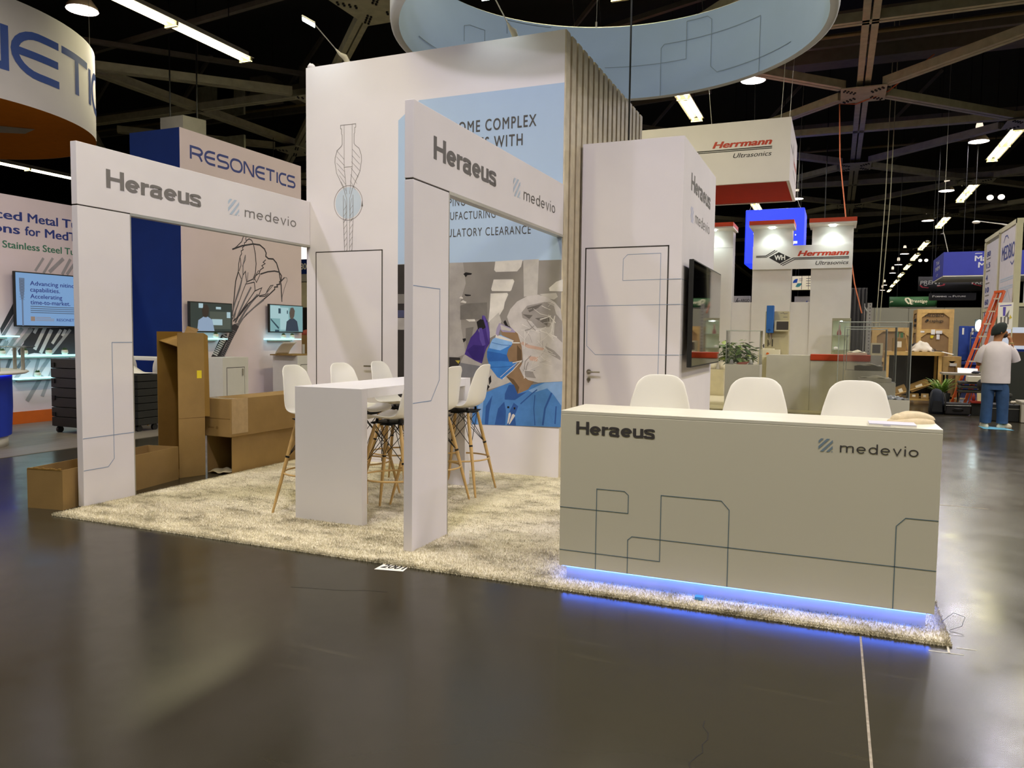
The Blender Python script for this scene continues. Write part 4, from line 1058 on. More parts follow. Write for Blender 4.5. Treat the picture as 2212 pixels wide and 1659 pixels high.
# two long boxes stacked
t = open_box('cardboard_box', 1.42, .34, .40, 'long cardboard box with an open end, lower of the stacked pair by the carpet', (-6.15, 6.27, 0), .0, 'front')
b = MB()
b.surf(lambda u, v: (.05+.24*u, -.05+.2*v, .012+.02*math.sin(5*u+3*v)**2+.012*v), 12, 8); b.build('plastic_wrap', mat('milky_plastic', 'b9ac90', .3, var=.1, scale=20), t, solid=.002)
t = thing('cardboard_box', 'long taped cardboard box lying on top of the open ended one', 'box', (0, 0, 0))
b = MB(); b.box(0, .37, 0, 1.38, 0, .40); b.build('carton', CARD, t, bevel=.004)
b = MB(); b.box(-.001, .371, -.0015, 0, .19, .194); b.build('seam', mat('card_seam', '6e5226', .9), t)
b = MB(); b.box(.3705, .3715, .02, .26, .03, .4005); b.box(.06, .371, .03, .1, .4005, .4015); b.build('tape', TAPE, t)
b = MB(); b.stroke(lambda a, c, l=0: (a, -l, c), [(.07, .093), (.15, .093)], .014, .0012); b.poly(lambda a, c, l=0: (a, -l, c), [(.19+.017*math.cos(k*PI/6), .092+.017*math.sin(k*PI/6)) for k in range(12)], .0012); b.build('stamp', mat('faded_print', '7d6030', .9), t)
b = MB(); b.box(.3705, .3722, 1.02, 1.20, .17, .30); b.build('tag', ORANGE, t)
t.location = (-6.165, 6.235, .4015); t.rotation_euler = (0, 0, -.01)
# ================================================================= neighbouring booth on the far side of the boxes
def planks_mat():
    m = mat('grey_wood_plank', '7d756c', .45, var=.2, scale=2.5)
    nt = m.node_tree
    mp = nt.nodes.new('ShaderNodeMapping'); mp.inputs['Scale'].default_value = (9, .7, 1)
    nt.links.new(nt.nodes['Texture Coordinate'].outputs['Object'], mp.inputs['Vector'])
    nt.links.new(mp.outputs[0], [x for x in nt.nodes if x.type == 'TEX_NOISE'][0].inputs['Vector'])
    return m
b = MB(); b.box(-22, -8.92, -3, 17, 0, .0055); tag(b.build('plank_flooring', planks_mat(), None, (-14, 7, 0)), 'grey wood plank flooring of the booth with the blue pillar', 'flooring')
XL = -11.9
PINKLIT = mat('pink_lit_stretch_fabric', 'e8d6de', .8, var=.02, scale=2, bump=.06, bscale=400, spec=.2)  # copy of the white fabric with pinkish lamp light put into its colour
lw = thing('booth_wall', 'white booth wall with blue headline, rod photo and orange skirting', 'wall', (XL-.1, 6.5, .006))
b = MB(); b.box(XL-.2, XL, 2, 10.09, .006, 3.588); b.build('panel', PINKLIT, lw)
b = MB(); b.box(XL, XL+.012, 2, 10.09, .006, .20); b.build('skirting', ORANGE, lw)
P = FX(XL)
b = MB()
for s_, a0, a1, z in (('Advanced', 7.05, 8.315, 3.21), ('Metal', 8.405, 8.925, 3.21), ('Tubing', 8.995, 9.72, 3.21), ('Solutions', 7.10, 8.275, 3.0), ('for', 8.355, 8.615, 3.0), ('MedTech', 8.69, 9.60, 3.0)):
    b.text(P, s_, a0, a1, z, .135, 0, .024, 0, .002)
b.build('headline_lettering', NAVYT, lw)
b = MB()
for s_, a0, a1 in (('Nitinol &', 7.25, 7.94), ('Stainless', 7.99, 8.595), ('Steel', 8.645, 8.98), ('Tubing', 9.03, 9.50)): b.text(P, s_, a0, a1, 2.768, .105, 0, .018, 0, .002)
b.build('subheading', mat('green_vinyl', '3a7a62', .6), lw)
RCOL = {'d': '37343a', 'g': '77737a', 'l': 'a8a3a8', 'w': 'cfc9cc', 's': 'aaa3ab'}
keys = list(RCOL); b = MB()
for i, (k, w_, pts) in enumerate(RODS):
    if w_: b.stroke(P, pts, w_, .0016+i*.0001, keys.index(k))
    else: b.poly(P, pts, .0016+i*.0001, keys.index(k))
b.build('rod_print', [mat('rod_'+k, RCOL[k], .75, var=.08) for k in keys], lw)

def flat_tv(name, label, x, y0, y1, z0, z1, scr, draw=None, rz=None):
    t = thing(name, label, 'tv', (x-.06, (y0+y1)/2, (z0+z1)/2))
    b = MB(); b.box(x-.05, x, y0, y1, z0, z1); b.box(x-.12, x-.05, (y0+y1)/2-.2, (y0+y1)/2+.2, (z0+z1)/2-.15, (z0+z1)/2+.15); b.build('casing', BLACKP, t, bevel=.004)
    b = MB(); b.box(x, x+.002, y0+.018, y1-.018, z0+.022, z1-.018); sc = b.build('screen', scr, t)
    if draw: draw(FX(x+.002), sc)
    return t
SCRB = glow('screen_pale_blue', '8fbdf2', .62, '202020')
SCRT = glow('screen_navy_text', '1e2d9a', .45, '202020')
def draw1(P, sc):
    b = MB()
    for s_, a0, a1, z in (('Advancing nitinol', 8.322, 9.12, 2.205), ('capabilities.', 8.322, 8.83, 2.105), ('Accelerating', 8.322, 8.868, 2.0), ('time-to-market.', 8.322, 9.01, 1.905)): b.text(P, s_, a0, a1, z, .066, 0, .012, 0, .0015)
    b.text(P, 'RESONETICS', 8.762, 9.18, 1.645, .042, 0, .004, 0, .0015)
    b.build('headline_lettering', SCRT, sc)
    b = MB()
    for i in range(4): b.stroke(P, [(8.322, 1.872-i*.032), (9.2-.03*(i % 2), 1.872-i*.032)], .011, .0012)
    b.build('small_print', glow('screen_grey', '5f7089', .5, '202020'), sc)
    b = MB(); b.poly(P, [(8.322, 1.64), (8.392, 1.64), (8.392, 1.712), (8.322, 1.712)], .0012)
    for i in range(3): b.stroke(P, [(8.405, 1.70-i*.024), (8.72-.06*(i == 0), 1.70-i*.024)], .008, .0012)
    b.build('badge', glow('screen_tan', 'b39a8a', .55, '202020'), sc)
    b = MB()
    b.poly(P, [(8.145, 2.31), (8.235, 2.31), (8.23, 2.12), (8.205, 1.95), (8.205, 1.56), (8.18, 1.56), (8.18, 1.95), (8.15, 2.12)], .0012)
    for i in range(7):
        b.stroke(P, [(8.15, 2.28-i*.045), (8.23, 2.24-i*.045)], .004, .0016, 1); b.stroke(P, [(8.23, 2.28-i*.045), (8.15, 2.24-i*.045)], .004, .0016, 1)
    b.build('stent_image', [glow('screen_steel', '7c93b5', .5, '202020'), glow('screen_grey', '5f7089', .5, '202020')], sc)
flat_tv('television', 'television with a pale blue presentation slide on the white booth wall', XL+.13, 8.076, 9.65, 1.548, 2.41, SCRB, draw1)

GLASS = glow('lit_glass_shelf', '9fe8ee', 1.6, 'c0e0e0')
def glass_shelf(x, y0, y1, z, label, d=.2):
    t = thing('glass_shelf', label, 'shelf', (x, (y0+y1)/2, z), 'glowing glass shelves')
    b = MB(); b.box(x+.004, x+d, y0, y1, z, z+.022); b.build('board', GLASS, t)
    b = MB(); b.box(x+.001, x+.05, y0+.1, y1-.1, z-.03, z-.001); b.build('bracket', ALU, t)
SUC = []
def succulent(x, y, z, label, s=1):
    if not SUC:
        t = thing('succulent_pot', label, 'plant', (0, 0, 0), 'small potted succulents on the glass shelves')
        b = MB(); b.lathe([(.001, 0), (.035, 0), (.05, .03), (.05, .06), (.042, .078), (.036, .078), (.036, .07), (.001, .07)], n=14); b.build('pot', POT, t)
        b = MB()
        for i in range(16):
            a = i*2.4; r = .012+.02*(i/16); h = .05*(1-i/22)
            b.tube([(r*.3*math.cos(a), r*.3*math.sin(a), .07), (r*math.cos(a), r*math.sin(a), .07+h*.6), (r*1.5*math.cos(a), r*1.5*math.sin(a), .07+h)], [.006, .008, .001], 5)
        b.build('leaves', DKGREEN, t)
        t.location = (x, y, z); SUC.append(t); return
    dup(SUC[0], (x, y, z), random.uniform(0, 6), label)
glass_shelf(XL, 7.2, 8.09, 1.385, 'short glowing glass shelf highest under the slide television')
glass_shelf(XL, 7.55, 9.6, 1.075, 'long glowing glass shelf with several succulents over the black case')
glass_shelf(XL, 8.035, 9.3, .72, 'low glowing glass shelf with one succulent beside the black case')
for y, l in ((7.62, 'succulent in a white pot at the long glass shelf start, behind the acrylic stand'), (7.86, 'succulent in a white pot on the long glass shelf, just above the blue desk top'), (8.21, 'succulent in a white pot on the long glass shelf, above the low shelf end'), (8.62, 'succulent in a white pot on the long glass shelf, above the black case edge'), (8.90, 'succulent in a white pot on the long glass shelf, next to the portal column')):
    succulent(XL+.12, y, 1.098, l)
succulent(XL+.12, 8.42, .743, 'single succulent in a white pot on the low glowing glass shelf')

# blue pillar with the printed lightbox side
XB = -10.43
pl = thing('booth_pillar', 'tall block with a deep blue front and white side with catheter art', 'pillar', (-11, 11.7, .006))
b = MB(); b.box(-11.6, XB-.012, 10.101, 13.33, .006, 4.98); b.build('navy_body', NAVY, pl)
b = MB(); b.box(XB-.012, XB, 10.105, 13.33, .006, 4.98); b.build('white_side', PINKLIT, pl)
P = FX(XB)
def glyphs(mb, P, w, rows, l=.002, sub=0):
    """wide rounded stroke letters; rows: (letter, a0, a1, b0, b1)"""
    for ch, a0, a1, b0, b1 in rows:
        T = lambda x, y: (a0+(a1-a0)*x, b0+(b1-b0)*y)
        r = .28
        arc = lambda cx, cy, t0, t1, rx, ry, n=6: [(cx+rx*math.cos(math.radians(t0+(t1-t0)*i/n)), cy+ry*math.sin(math.radians(t0+(t1-t0)*i/n))) for i in range(n+1)]
        g = {'R': [[(0, 0), (0, 1), (.6, 1)]+arc(.65, .74, 90, -90, .35, .26)+[(.1, .48)], [(.55, .48), (.75, .4), (.98, .0)]],
             'E': [[(1, 1), (.5, 1)]+arc(.5, .5, 90, 270, .5, .5, 12)+[(1, 0)], [(0, .5), (.98, .5)]],
             'S': [[(1, 1), (.35, 1)]+arc(.28, .76, 90, 270, .28, .25)+[(.7, .51)]+arc(.72, .255, 90, -90, .28, .255)+[(0, 0)]],
             'O': [arc(.38, .5, 90, 270, .38, .5, 10)+arc(.62, .5, -90, 90, .38, .5, 10)+[(.38, 1)]],
             'N': [[(0, 0), (0, 1), (.12, 1), (.88, 0), (1, 0), (1, 1)]],
             'T': [[(0, 1), (1, 1)], [(.5, 1), (.5, 0)]], 'I': [[(.5, 0), (.5, 1)]],
             'C': [[(1, 1), (.45, 1)]+arc(.45, .5, 90, 270, .45, .5, 12)+[(1, 0)]]}[ch]
        for k, s_ in enumerate(g): mb.stroke(P, [T(*p) for p in s_], w, l+k*.0003, 0, False, sub)
b = MB()
rows = [('R', 10.34, 10.60), ('E', 10.67, 10.91), ('S', 10.97, 11.24), ('O', 11.30, 11.59), ('N', 11.655, 11.90), ('E', 11.97, 12.22), ('T', 12.26, 12.51), ('I', 12.575, 12.595), ('C', 12.65, 12.86), ('S', 12.90, 13.13)]
glyphs(b, P, .043, [(c, a, e, 4.50, 4.712) for c, a, e in rows])
b.build('lettering', NAVYT, pl)
b = MB()
for i in range(4): b.stroke(P, [(11.70+i*.045, 4.71), (11.80+i*.045, 4.52-.02*i)], .008, .0015)
b.build('accent_lines', mat('salmon_vinyl', 'd89a8c', .6), pl)
keys = ['c', 'g', 'd', 'w']; b = MB()
for i, (k, w_, pts) in enumerate(CATH+SHAFT):
    if w_: b.stroke(P, pts, w_*1.5, .0015+i*.00005, keys.index(k))
    else: b.poly(P, pts, .0015+i*.00005, keys.index(k))
b.build('catheter_print', [mat('print_ink', '3b3640', .7), mat('print_ink_grey', '7b7580', .7), mat('print_ink_dark', '2c2930', .7), mat('print_white', 'd8d3d6', .7)], pl)
b = MB()
def vid(P, sc, dark):
    pass
SCD = glow('screen_dark_video', '3c4a46', .5, '101010')
SCL = glow('screen_light_video', '86b4b8', .75, '101010')
def video(y0, y1, z0, z1, bgc, shirt, skin, man, extra):
    def dr(P, sc):
        W_, H_ = y1-y0, z1-z0
        T = lambda q: [(y0+W_*x, z0+H_*y) for x, y in q]
        for j, (nm, col, e, polys) in enumerate(extra+[('presenter_shirt', shirt, .7, [[(man-.2, .05), (man-.17, .4), (man-.05, .52), (man+.05, .52), (man+.15, .42), (man+.2, .05)]]), ('presenter_head', skin, .4, [[(man-.07, .55), (man-.085, .72), (man-.05, .9), (man+.03, .92), (man+.08, .8), (man+.06, .6), (man+.02, .5), (man-.03, .5)]])]):
            b = MB()
            for q in polys: b.poly(P, T(q), .0012+j*.0003)
            b.build(nm, glow('video_'+nm+col, col, e, '101010'), sc)
    return dr
R4 = lambda a, c, d, e: [(a, c), (d, c), (d, e), (a, e)]
flat_tv('television', 'television showing a presenter in a white shirt, over the tall open box', XB+.10, 10.165, 11.19, 1.49, 2.03, SCD,
        video(10.165, 11.19, 1.49, 2.03, '', '9fb6d2', '4a3a30', .36, [('room', '5d665c', .55, [R4(.45, .12, .95, .7)]), ('bright_spots', 'a9c4cc', .9, [R4(.2, .8, .3, .95), R4(.6, .78, .72, .86), R4(.86, .5, .95, .7), R4(.5, .25, .75, .45)])]))
flat_tv('television', 'television showing a presenter in a dark shirt, beside the gap to the display wall', XB+.10, 12.21, 13.25, 1.505, 2.07, SCL,
        video(12.21, 13.25, 1.505, 2.07, '', '2e3e52', '7a6a60', .66, [('room', 'a9ccd0', .85, [R4(.02, .5, .3, .95), R4(.3, .1, .55, .9)]), ('dark_print', '2a5468', .5, [R4(.25, .68, .32, .86), R4(.5, .68, .53, .8), [(.03, .5), (.03, .44), (.25, .12), (.27, .18)], R4(.15, .03, .27, .1)])]))
glass_shelf(XB, 10.35, 10.96, 1.365, 'glowing glass shelf with one succulent beside the helical shaft art')
glass_shelf(XB, 12.15, 13.06, 1.36, 'glowing glass shelf with two succulents under the dark shirt video')
succulent(XB+.12, 10.75, 1.388, 'succulent in a white pot alone on the shelf beside the helical shaft art')
succulent(XB+.12, 12.60, 1.383, 'succulent in a white pot under the dark shirt video, further from the wall gap')
succulent(XB+.12, 12.87, 1.383, 'succulent in a white pot under the dark shirt video, closer to the wall gap')

def cabinet(label, x0, x1, y0, y1, h, drw=True):
    t = thing('storage_cabinet', label, 'cabinet', ((x0+x1)/2, (y0+y1)/2, .006))
    b = MB(); b.box(x0, x1, y0, y1, .006, h); b.build('body', WHITE2, t, bevel=.003)
    yy0, yy1 = y0+.10, y1-.10
    b = MB(); b.box(x1, x1+.004, yy0, yy1, .08, h-.18); dd = b.build('door', WHITE2, t)
    b = MB()
    for a, c, z0, z1 in ((yy0-.008, yy0, .08, h-.17), (yy1, yy1+.008, .08, h-.17), (yy0-.008, yy1+.008, h-.18, h-.17)): b.box(x1, x1+.003, a, c, z0, z1)
    b.build('door_gap', SEAM, t)
    b = MB(); b.box(x1+.004, x1+.016, yy1-.06, yy1-.035, h-.32, h-.2); b.build('handle', CHROME, dd)
cabinet('white storage cabinet with a handle, behind the upper long cardboard box', -9.93, -9.6, 10.16, 10.78, 1.065)
cabinet('white storage cabinet partly hidden by the bar stool and display wall', -10.2, -9.6, 12.14, 12.9, 1.06)
b = MB(); b.box(-10.15, -9.62, 12.0, 12.75, 1.062, 1.085); tag(b.build('cardboard_sheet', CARD, None, (-9.9, 12.3, 1.062)), 'flat piece of cardboard on the storage cabinet by the wall gap', 'cardboard')
b = MB(); b.surf(lambda u, v: (-10.05+.10*v+.1*v*v, 12.03+.4*u, 1.087+.23*v), 6, 6); tag(b.build('paper_sheet', PAPER, None, (-10, 12.2, 1.087), solid=.003), 'curled white paper leaning on the cardboard sheet atop the cabinet', 'paper')

# table with two stools behind the column
t = thing('bar_table', 'white bar table seen between portal column and tall cardboard box', 'table', (-10.9, 9.2, .006))
b = MB(); b.box(-11.6, -9.75, 9.05, 9.45, 1.035, 1.085); b.build('table_top', WHITE2, t, bevel=.004)
for x in (-11.5, -9.85):
    b = MB(); b.box(x-.03, x+.03, 9.1, 9.4, .006, 1.035); b.build('table_leg', WHITE2, t)
def wood_stool(x, y, rz, label, first=[]):
    if first: dup(first[0], (x, y, .006), rz, label); return
    t = thing('bucket_stool', label, 'stool', (0, 0, 0), 'bucket stools with oak legs')
    b = MB()
    def sh(u, v):
        s_ = v*2-1
        if u < .45: px, pz = .2-.38*u/.45, .72+.02*abs(s_)**2*u
        else: k = (u-.45)/.55; px, pz = -.18-.07*k, .72+.36*k
        w_ = .2*(1-.25*max(0, (u-.75)/.25)**2)
        return (px+.06*abs(s_)**2*max(0, u-.4)*1.5, s_*w_, pz+.05*abs(s_)**3*(1 if u < .45 else .2))
    b.surf(sh, 14, 8); b.build('seat_shell', mat('pale_grey_shell', 'c9c4be', .5), t, solid=.012, subs=1)
    b = MB(); b.lathe([(.001, .64), (.09, .64), (.12, .69), (.05, .715), (.001, .715)], n=12); b.build('mount', BLACKM, t)
    for sx in (-1, 1):
        for sy in (-1, 1):
            b = MB(); b.tube([(sx*.07, sy*.07, .67), (sx*.22, sy*.2, 0)], [.02, .015], 8); b.build('leg', mat('oak_leg', 'c69a68', .5, var=.1), t)
    b = MB(); b.ring((0, 0, .25), .23, .007, 24, 6); b.build('foot_ring', BLACKM, t)
    t.location = (x, y, .006); t.rotation_euler = (0, 0, rz); first.append(t)
wood_stool(-9.72, 9.02, 2.6, 'pale bucket stool with oak legs beside the tall cardboard box')
wood_stool(-10.55, 9.05, 2.2, 'pale bucket stool with oak legs mostly hidden by the portal column')

# black rolling cases
def rolling_case(x0, y0, w_, d_, h, label):
    t = thing('rolling_case', label, 'case', (x0+w_/2, y0+d_/2, .006))
    b = MB()
    for i in range(7):
        z0 = .1+(h-.1)*i/7; z1 = .1+(h-.1)*(i+1)/7
        b.box(x0, x0+w_, y0, y0+d_, z0+.006, z1-.006); b.box(x0+.012, x0+w_-.012, y0+.012, y0+d_-.012, z0-.001, z0+.006)
    b.build('shell', mat('black_ribbed_plastic', '232320', .45, var=.08), t, bevel=.014)
    b = MB()
    for i in range(4): b.box(x0+.03, x0+.09, y0-.018, y0, .25+i*.24, .31+i*.24)
    b.build('latch', BLACKM, t)
    for k in (0, 1):
        for j in (0, 1):
            b = MB(); c = (x0+.07+k*(w_-.14), y0+.07+j*(d_-.14), .05); b.tube([(c[0]-.02, c[1], c[2]), (c[0]+.02, c[1], c[2])], .048, 12); b.build('caster', BLACKP, t)
rolling_case(-10.52, 7.72, .62, .5, 1.09, 'black ribbed rolling case in front of the low glass shelf')
rolling_case(-9.98, 8.30, .52, .42, .86, 'black rolling case with casters seen just beyond the portal column')
b = MB(); b.surf(lambda u, v: (-10.3+.32*u, 7.85+.3*v, 1.098+.06*math.sin(3*u)*v+.03*u), 8, 6); tag(b.build('paper_sheet', PAPER, None, (-10.2, 8, 1.1), solid=.004), 'loose white paper lying on top of the black ribbed rolling case', 'paper')
b = MB(); b.surf(lambda u, v: (-9.95+.48*u, 8.36+.3*v, .868+.22*max(0, .45-u)**1.0+.005), 10, 4); tag(b.build('paper_pad', PAPER, None, (-9.8, 8.5, .868), solid=.005), 'bent white paper sheet lying on the smaller black rolling case', 'paper')

# round blue desk of that booth with acrylic top
t = thing('round_desk', 'round deep blue lit desk with a white rim top', 'desk', (-10.31, 6.09, .006))
c = (-10.31, 6.09, .006)
b = MB(); b.lathe([(.001, 0), (.70, 0), (.70, .14), (.001, .14)], c, 48); b.build('plinth', WHITE2, t)
b = MB(); b.lathe([(.74, .14), (.76, .5), (.76, .92)], c, 48); dk = b.build('drum', mat('royal_blue_fabric', '1636b8', .6, var=.05), t)
b = MB(); b.lathe([(.765, .915), (.775, .915), (.775, .93), (.765, .93)], c, 48); b.build('led_ring', glow('led_blue_soft', '2b4cff', 6, '2040a0'), dk)
b = MB(); b.lathe([(.001, .93), (.92, .93), (.95, .95), (.92, .97), (.001, .97)], c, 56); b.build('table_top', WHITE2, t)
b = MB()
for a, h in ((0, .3), (1, .3)):
    pass
PD = lambda s_, z, l=0: (c[0]+(.77+l)*math.cos(math.radians(s_)), c[1]+(.77+l)*math.sin(math.radians(s_)), z)
b.stroke(PD, [(-12, .40), (-2, .40), (4, .36), (4, .30), (-2, .26), (-12, .26)], .03, .004, 0, False, 3); b.stroke(PD, [(-16, .5), (0, .5)], .035, .004, 0, False, 3)
b.build('lettering', PAPER, dk)
t2 = thing('acrylic_display', 'clear acrylic stand on small posts atop the round blue desk', 'stand', (-10.0, 6.45, .976))
b = MB(); b.lathe([(.001, .30), (.55, .30), (.55, .312), (.001, .312)], (-10.0, 6.45, .976), 40); b.build('acrylic_shelf', clear('acrylic', 'eef6f4', .10), t2)
for dx, dy in ((.28, .30), (-.05, .42), (.40, -.10)):
    b = MB(); b.tube([(-10.0+dx, 6.45+dy, .977), (-10.0+dx, 6.45+dy, 1.276)], .022, 10); b.build('post', ALU, t2)

# ring sign over that booth
LC, LR, LZ0, LZ1 = (-15.49, 8.70), 3.029, 5.2, 6.84
t = thing('ring_sign', 'white drum sign with blue letters and orange underside over the pillar booth', 'hanging sign', (*LC, LZ0))
b = MB(); b.lathe([(LR, 0), (LR, LZ1-LZ0), (LR-.06, LZ1-LZ0), (LR-.06, .02)], (*LC, LZ0), 96); b.build('drum', FABRIC, t)
b = MB(); b.lathe([(.02, .006), (LR-.002, .001)], (*LC, LZ0), 96); us = b.build('underside', mat('orange_fabric', 'cf7a20', .8, var=.05, spec=.1), t)
b = MB(); b.poly(lambda a, c_, l=0: (a, c_, LZ0-.004), [(-14.7, 9.0), (-13.76, 9.91), (-14.26, 10.07), (-15.2, 9.5)]); b.build('panel', mat('grey_panel', 'a9a39c', .6), us)
PL = lambda s_, z, l=0: (LC[0]+(LR+l)*math.cos(math.radians(s_)), LC[1]+(LR+l)*math.sin(math.radians(s_)), z)
b = MB()
k = 1/18
glyphs(b, lambda s_, z, l=0: PL(s_, z, l), .0, [], .006)
def cyl_glyph(rows, w_):
    PA = lambda a, c_, l=0: PL(math.degrees(a/LR), c_, l)
    glyphs(b, PA, w_, [(ch, math.radians(a0)*LR, math.radians(a1)*LR, 5.73, 6.38) for ch, a0, a1 in rows], .006, .06)
cyl_glyph([('N', -20, -3.8), ('E', -.8, 15.6), ('T', 17, 33.8), ('I', 36.0, 36.6), ('C', 39.2, 53), ('S', 56, 71), ('O', -40, -23)], .125)
b.build('lettering', mat('royal_blue_vinyl', '2b4fa6', .5), t)
for a in (40, 160, 280):
    p = PL(a, LZ1, -.03); b = MB(); b.tube([p, (p[0], p[1], 11.6)], .006, 6); b.build('hanging_wire', CHROME, t)

# things seen through the gap beside the display wall
t = thing('hanging_banner', 'white and navy hanging banner seen through the gap beside the tall wall', 'banner', (-17.2, 21.5, 3.25))
b = MB(); b.box(-18.2, -16.2, 21.5, 21.56, 4.0, 4.85); b.build('lightbox', glow('lit_white_panel', 'fff8f0', 1.2), t)
b = MB(); b.box(-18.2, -16.2, 21.5, 21.56, 3.5, 4.0); nb = b.build('navy_panel', NAVY, t)
for x_ in (-18.0, -16.4):
    hw_ = MB(); hw_.tube([(x_, 21.53, 4.85), (x_, 21.53, 11.6)], .01, 6); hw_.build('hanging_wire', BLACKM, t)
b = MB(); b.text(FY(21.5), '800', -16.86, -16.48, 3.66, .20, 0, .02, 0, .004); b.build('lettering', PAPER, nb)
b = MB(); b.box(-18.2, -16.2, 21.5, 21.56, 3.25, 3.5); b.build('grey_panel', mat('grey_panel', 'a9a39c', .6), t)
t = thing('partition_panel', 'cream partition panel seen low through the wall gap', 'panel', (-17.3, 22.2, 0))
b = MB(); b.box(-18.6, -16.2, 22.2, 22.3, 0, 3.28); b.build('board', mat('cream_board', 'd8cba8', .7), t)
b = MB(); b.box(-18.6, -16.2, 22.17, 22.2, .03, 2.4); b.build('dark_cover', mat('black_cloth', '16130f', .9), t)
t = thing('cardboard_box', 'brown cardboard carton far behind the cabinet in the wall gap', 'box', (-13.2, 17, .006))
b = MB(); b.box(-13.7, -12.8, 17, 17.8, .006, 1.45); b.build('carton', CARD, t)
b = MB(); b.box(-13.28, -13.20, 16.996, 17, .95, 1.2); b.build('shipping_label', PAPER, t)
b = MB(); b.surf(lambda u, v: (-13.6+.75*u, 17.05+.6*v, 1.452+.16*math.sin(PI*u)*math.sin(PI*v)+.03*math.sin(9*u)), 14, 8)
tag(b.build('red_blanket', mat('red_cloth', '8a3a2c', .9, var=.15), None, (-13.2, 17.3, 1.452), solid=.02), 'crumpled dark red cloth over the far carton in the wall gap', 'cloth')

# utility unit above the pillar
t = thing('air_unit', 'grey boxed unit hanging high above the blue pillar', 'air unit', (-15.4, 15.3, 6.3))
b = MB(); b.hexa([(-16.14, 15.0, 6.2), (-15.37, 15.0, 6.2), (-15.20, 15.6, 6.2), (-15.97, 15.6, 6.2), (-16.14, 15.0, 6.955), (-15.37, 15.0, 6.955), (-15.20, 15.6, 6.955), (-15.97, 15.6, 6.955)]); b.build('housing', mat('grey_metal_box', '77736a', .6), t)
for p in ((-15.9, 15.1), (-15.4, 15.5)):
    b = MB(); b.tube([(*p, 6.955), (*p, 11.6)], .02, 6); b.build('hanger', BLACKM, t)
STEEL_ = mat('grey_stand_board', '7a766e', .6)
# ================================================================= booth with the red capped towers
b = MB(); b.box(-9, 1.45, 16.42, 22, 0, .03)
wf = mat('pale_vinyl_plank', 'd9cfae', .35, var=.16, scale=2)
nt = wf.node_tree
mp = nt.nodes.new('ShaderNodeMapping'); mp.inputs['Scale'].default_value = (.8, 9, 1)
nt.links.new(nt.nodes['Texture Coordinate'].outputs['Object'], mp.inputs['Vector'])
nt.links.new(mp.outputs[0], [x for x in nt.nodes if x.type == 'TEX_NOISE'][0].inputs['Vector'])
tag(b.build('booth_platform', wf, None, (-4, 19, 0)), 'pale plank platform floor of the booth with red capped towers', 'platform')
PZ = .03
TWF = mat('white_tower_panel', 'dcd8d6', .5, var=.015)
DL = glow('downlight_white', 'effff4', 25, 'f0f0f0')
def tower(x0, x1, label):
    t = thing('display_tower', label, 'tower', ((x0+x1)/2, 21.3, PZ), 'red capped white towers')
    b = MB(); b.box(x0, x1, 21.0, 21.5, PZ, 4.32); b.build('column', TWF, t)
    b = MB(); b.box(x0-.06, x1+.06, 20.45, 21.52, 4.32, 4.36, 1); b.box(x0-.06, x1+.06, 20.44, 21.53, 4.36, 4.46, 0); cp = b.build('canopy', [REDO, WHITE2], t)
    b = MB(); b.box(x0-.005, x1+.005, 20.997, 21.0, 3.872, 3.878); b.build('joint', mat('grey_joint', '8a8682', .7), t)
    cx_ = (x0+x1)/2
    b = MB(); b.lathe([(.001, -.028), (.075, -.028), (.085, -.001)], (cx_, 20.72, 4.32), 18); b.build('downlight', DL, cp)
    L = bpy.data.lights.new('downlight', 'SPOT'); L.energy = 24; L.color = (.85, 1, .92); L.spot_size = 2.1; L.spot_blend = .8; L.shadow_soft_size = .05
    lo = bpy.data.objects.new('downlight', L); COL.objects.link(lo); lo.parent = t; lo.location = Vector((cx_, 20.72, 4.27))-ORI[t.name]
    lo.rotation_euler = (math.radians(16), 0, 0)
    return t
tower(-3.5, -2.56, 'red capped white tower beside the switched-off television')
tower(-2.05, -1.10, 'red capped white tower standing before the bright blue cube')
tower(-.63, .325, 'red capped white tower at the aisle end of its booth')
t = thing('header_sign', 'white header sign with diamond emblem and red wordmark bridging two towers', 'sign', (-.9, 20.97, 3.28))
b = MB(); b.box(-2.05, .326, 20.93, 20.996, 3.28, 3.872); b.build('board', TWF, t)
P = FY(20.93)
RED = mat('red_vinyl', 'b8341c', .5, var=.03)
def herr(parent, P, s, x0, z0, full=True, lines=None):
    """s metres per unit of the header sign; x0,z0 its lower left corner"""
    X = lambda x: x0+x*s
    Z = lambda z: z0+z*s
    T = lambda q: [(X(a), Z(c)) for a, c in q]
    if full:
        b = MB()
        b.poly(P, T([(.07+.33, .30), (.07+.57, .435), (.07+.86, .285), (.07+.60, .14)]), .002)
        b.stroke(P, T([(.085, .345), (.325, .345), (.55, .485)]), .022*s, .002); b.stroke(P, T([(.085, .3119), (.335, .312), (.60, .47)]), .018*s, .002)
        b.stroke(P, T([(.69, .115), (.995, .275), (2.29, .275)]), .022*s, .002); b.stroke(P, T([(.735, .088), (1.03, .242), (2.29, .242)]), .018*s, .002)
        b.build('emblem', INK, parent)
        b = MB(); b.text(P, 'WH', X(.535), X(.80), Z(.235), .12*s, 0, .04, -.05, .004); b.build('monogram', WHITE2, parent)
    else:
        b = MB(); b.stroke(P, T([(.55, .275), (2.29, .275)]), .022*s, .002); b.stroke(P, T([(.50, .242), (2.29, .242)]), .018*s, .002); b.build('double_rule', INK, parent)
    b = MB(); b.text(P, 'Herrmann', X(1.09), X(2.29), Z(.325), .125*s, 0, .045, .28, .002); b.build('wordmark', RED, parent)
    b = MB(); b.text(P, 'Ultrasonics', X(1.52), X(2.285), Z(.095), .092*s, 0, .004, .28, .002); b.build('lettering', INK, parent)
herr(t, P, 1, -2.05, 3.28)
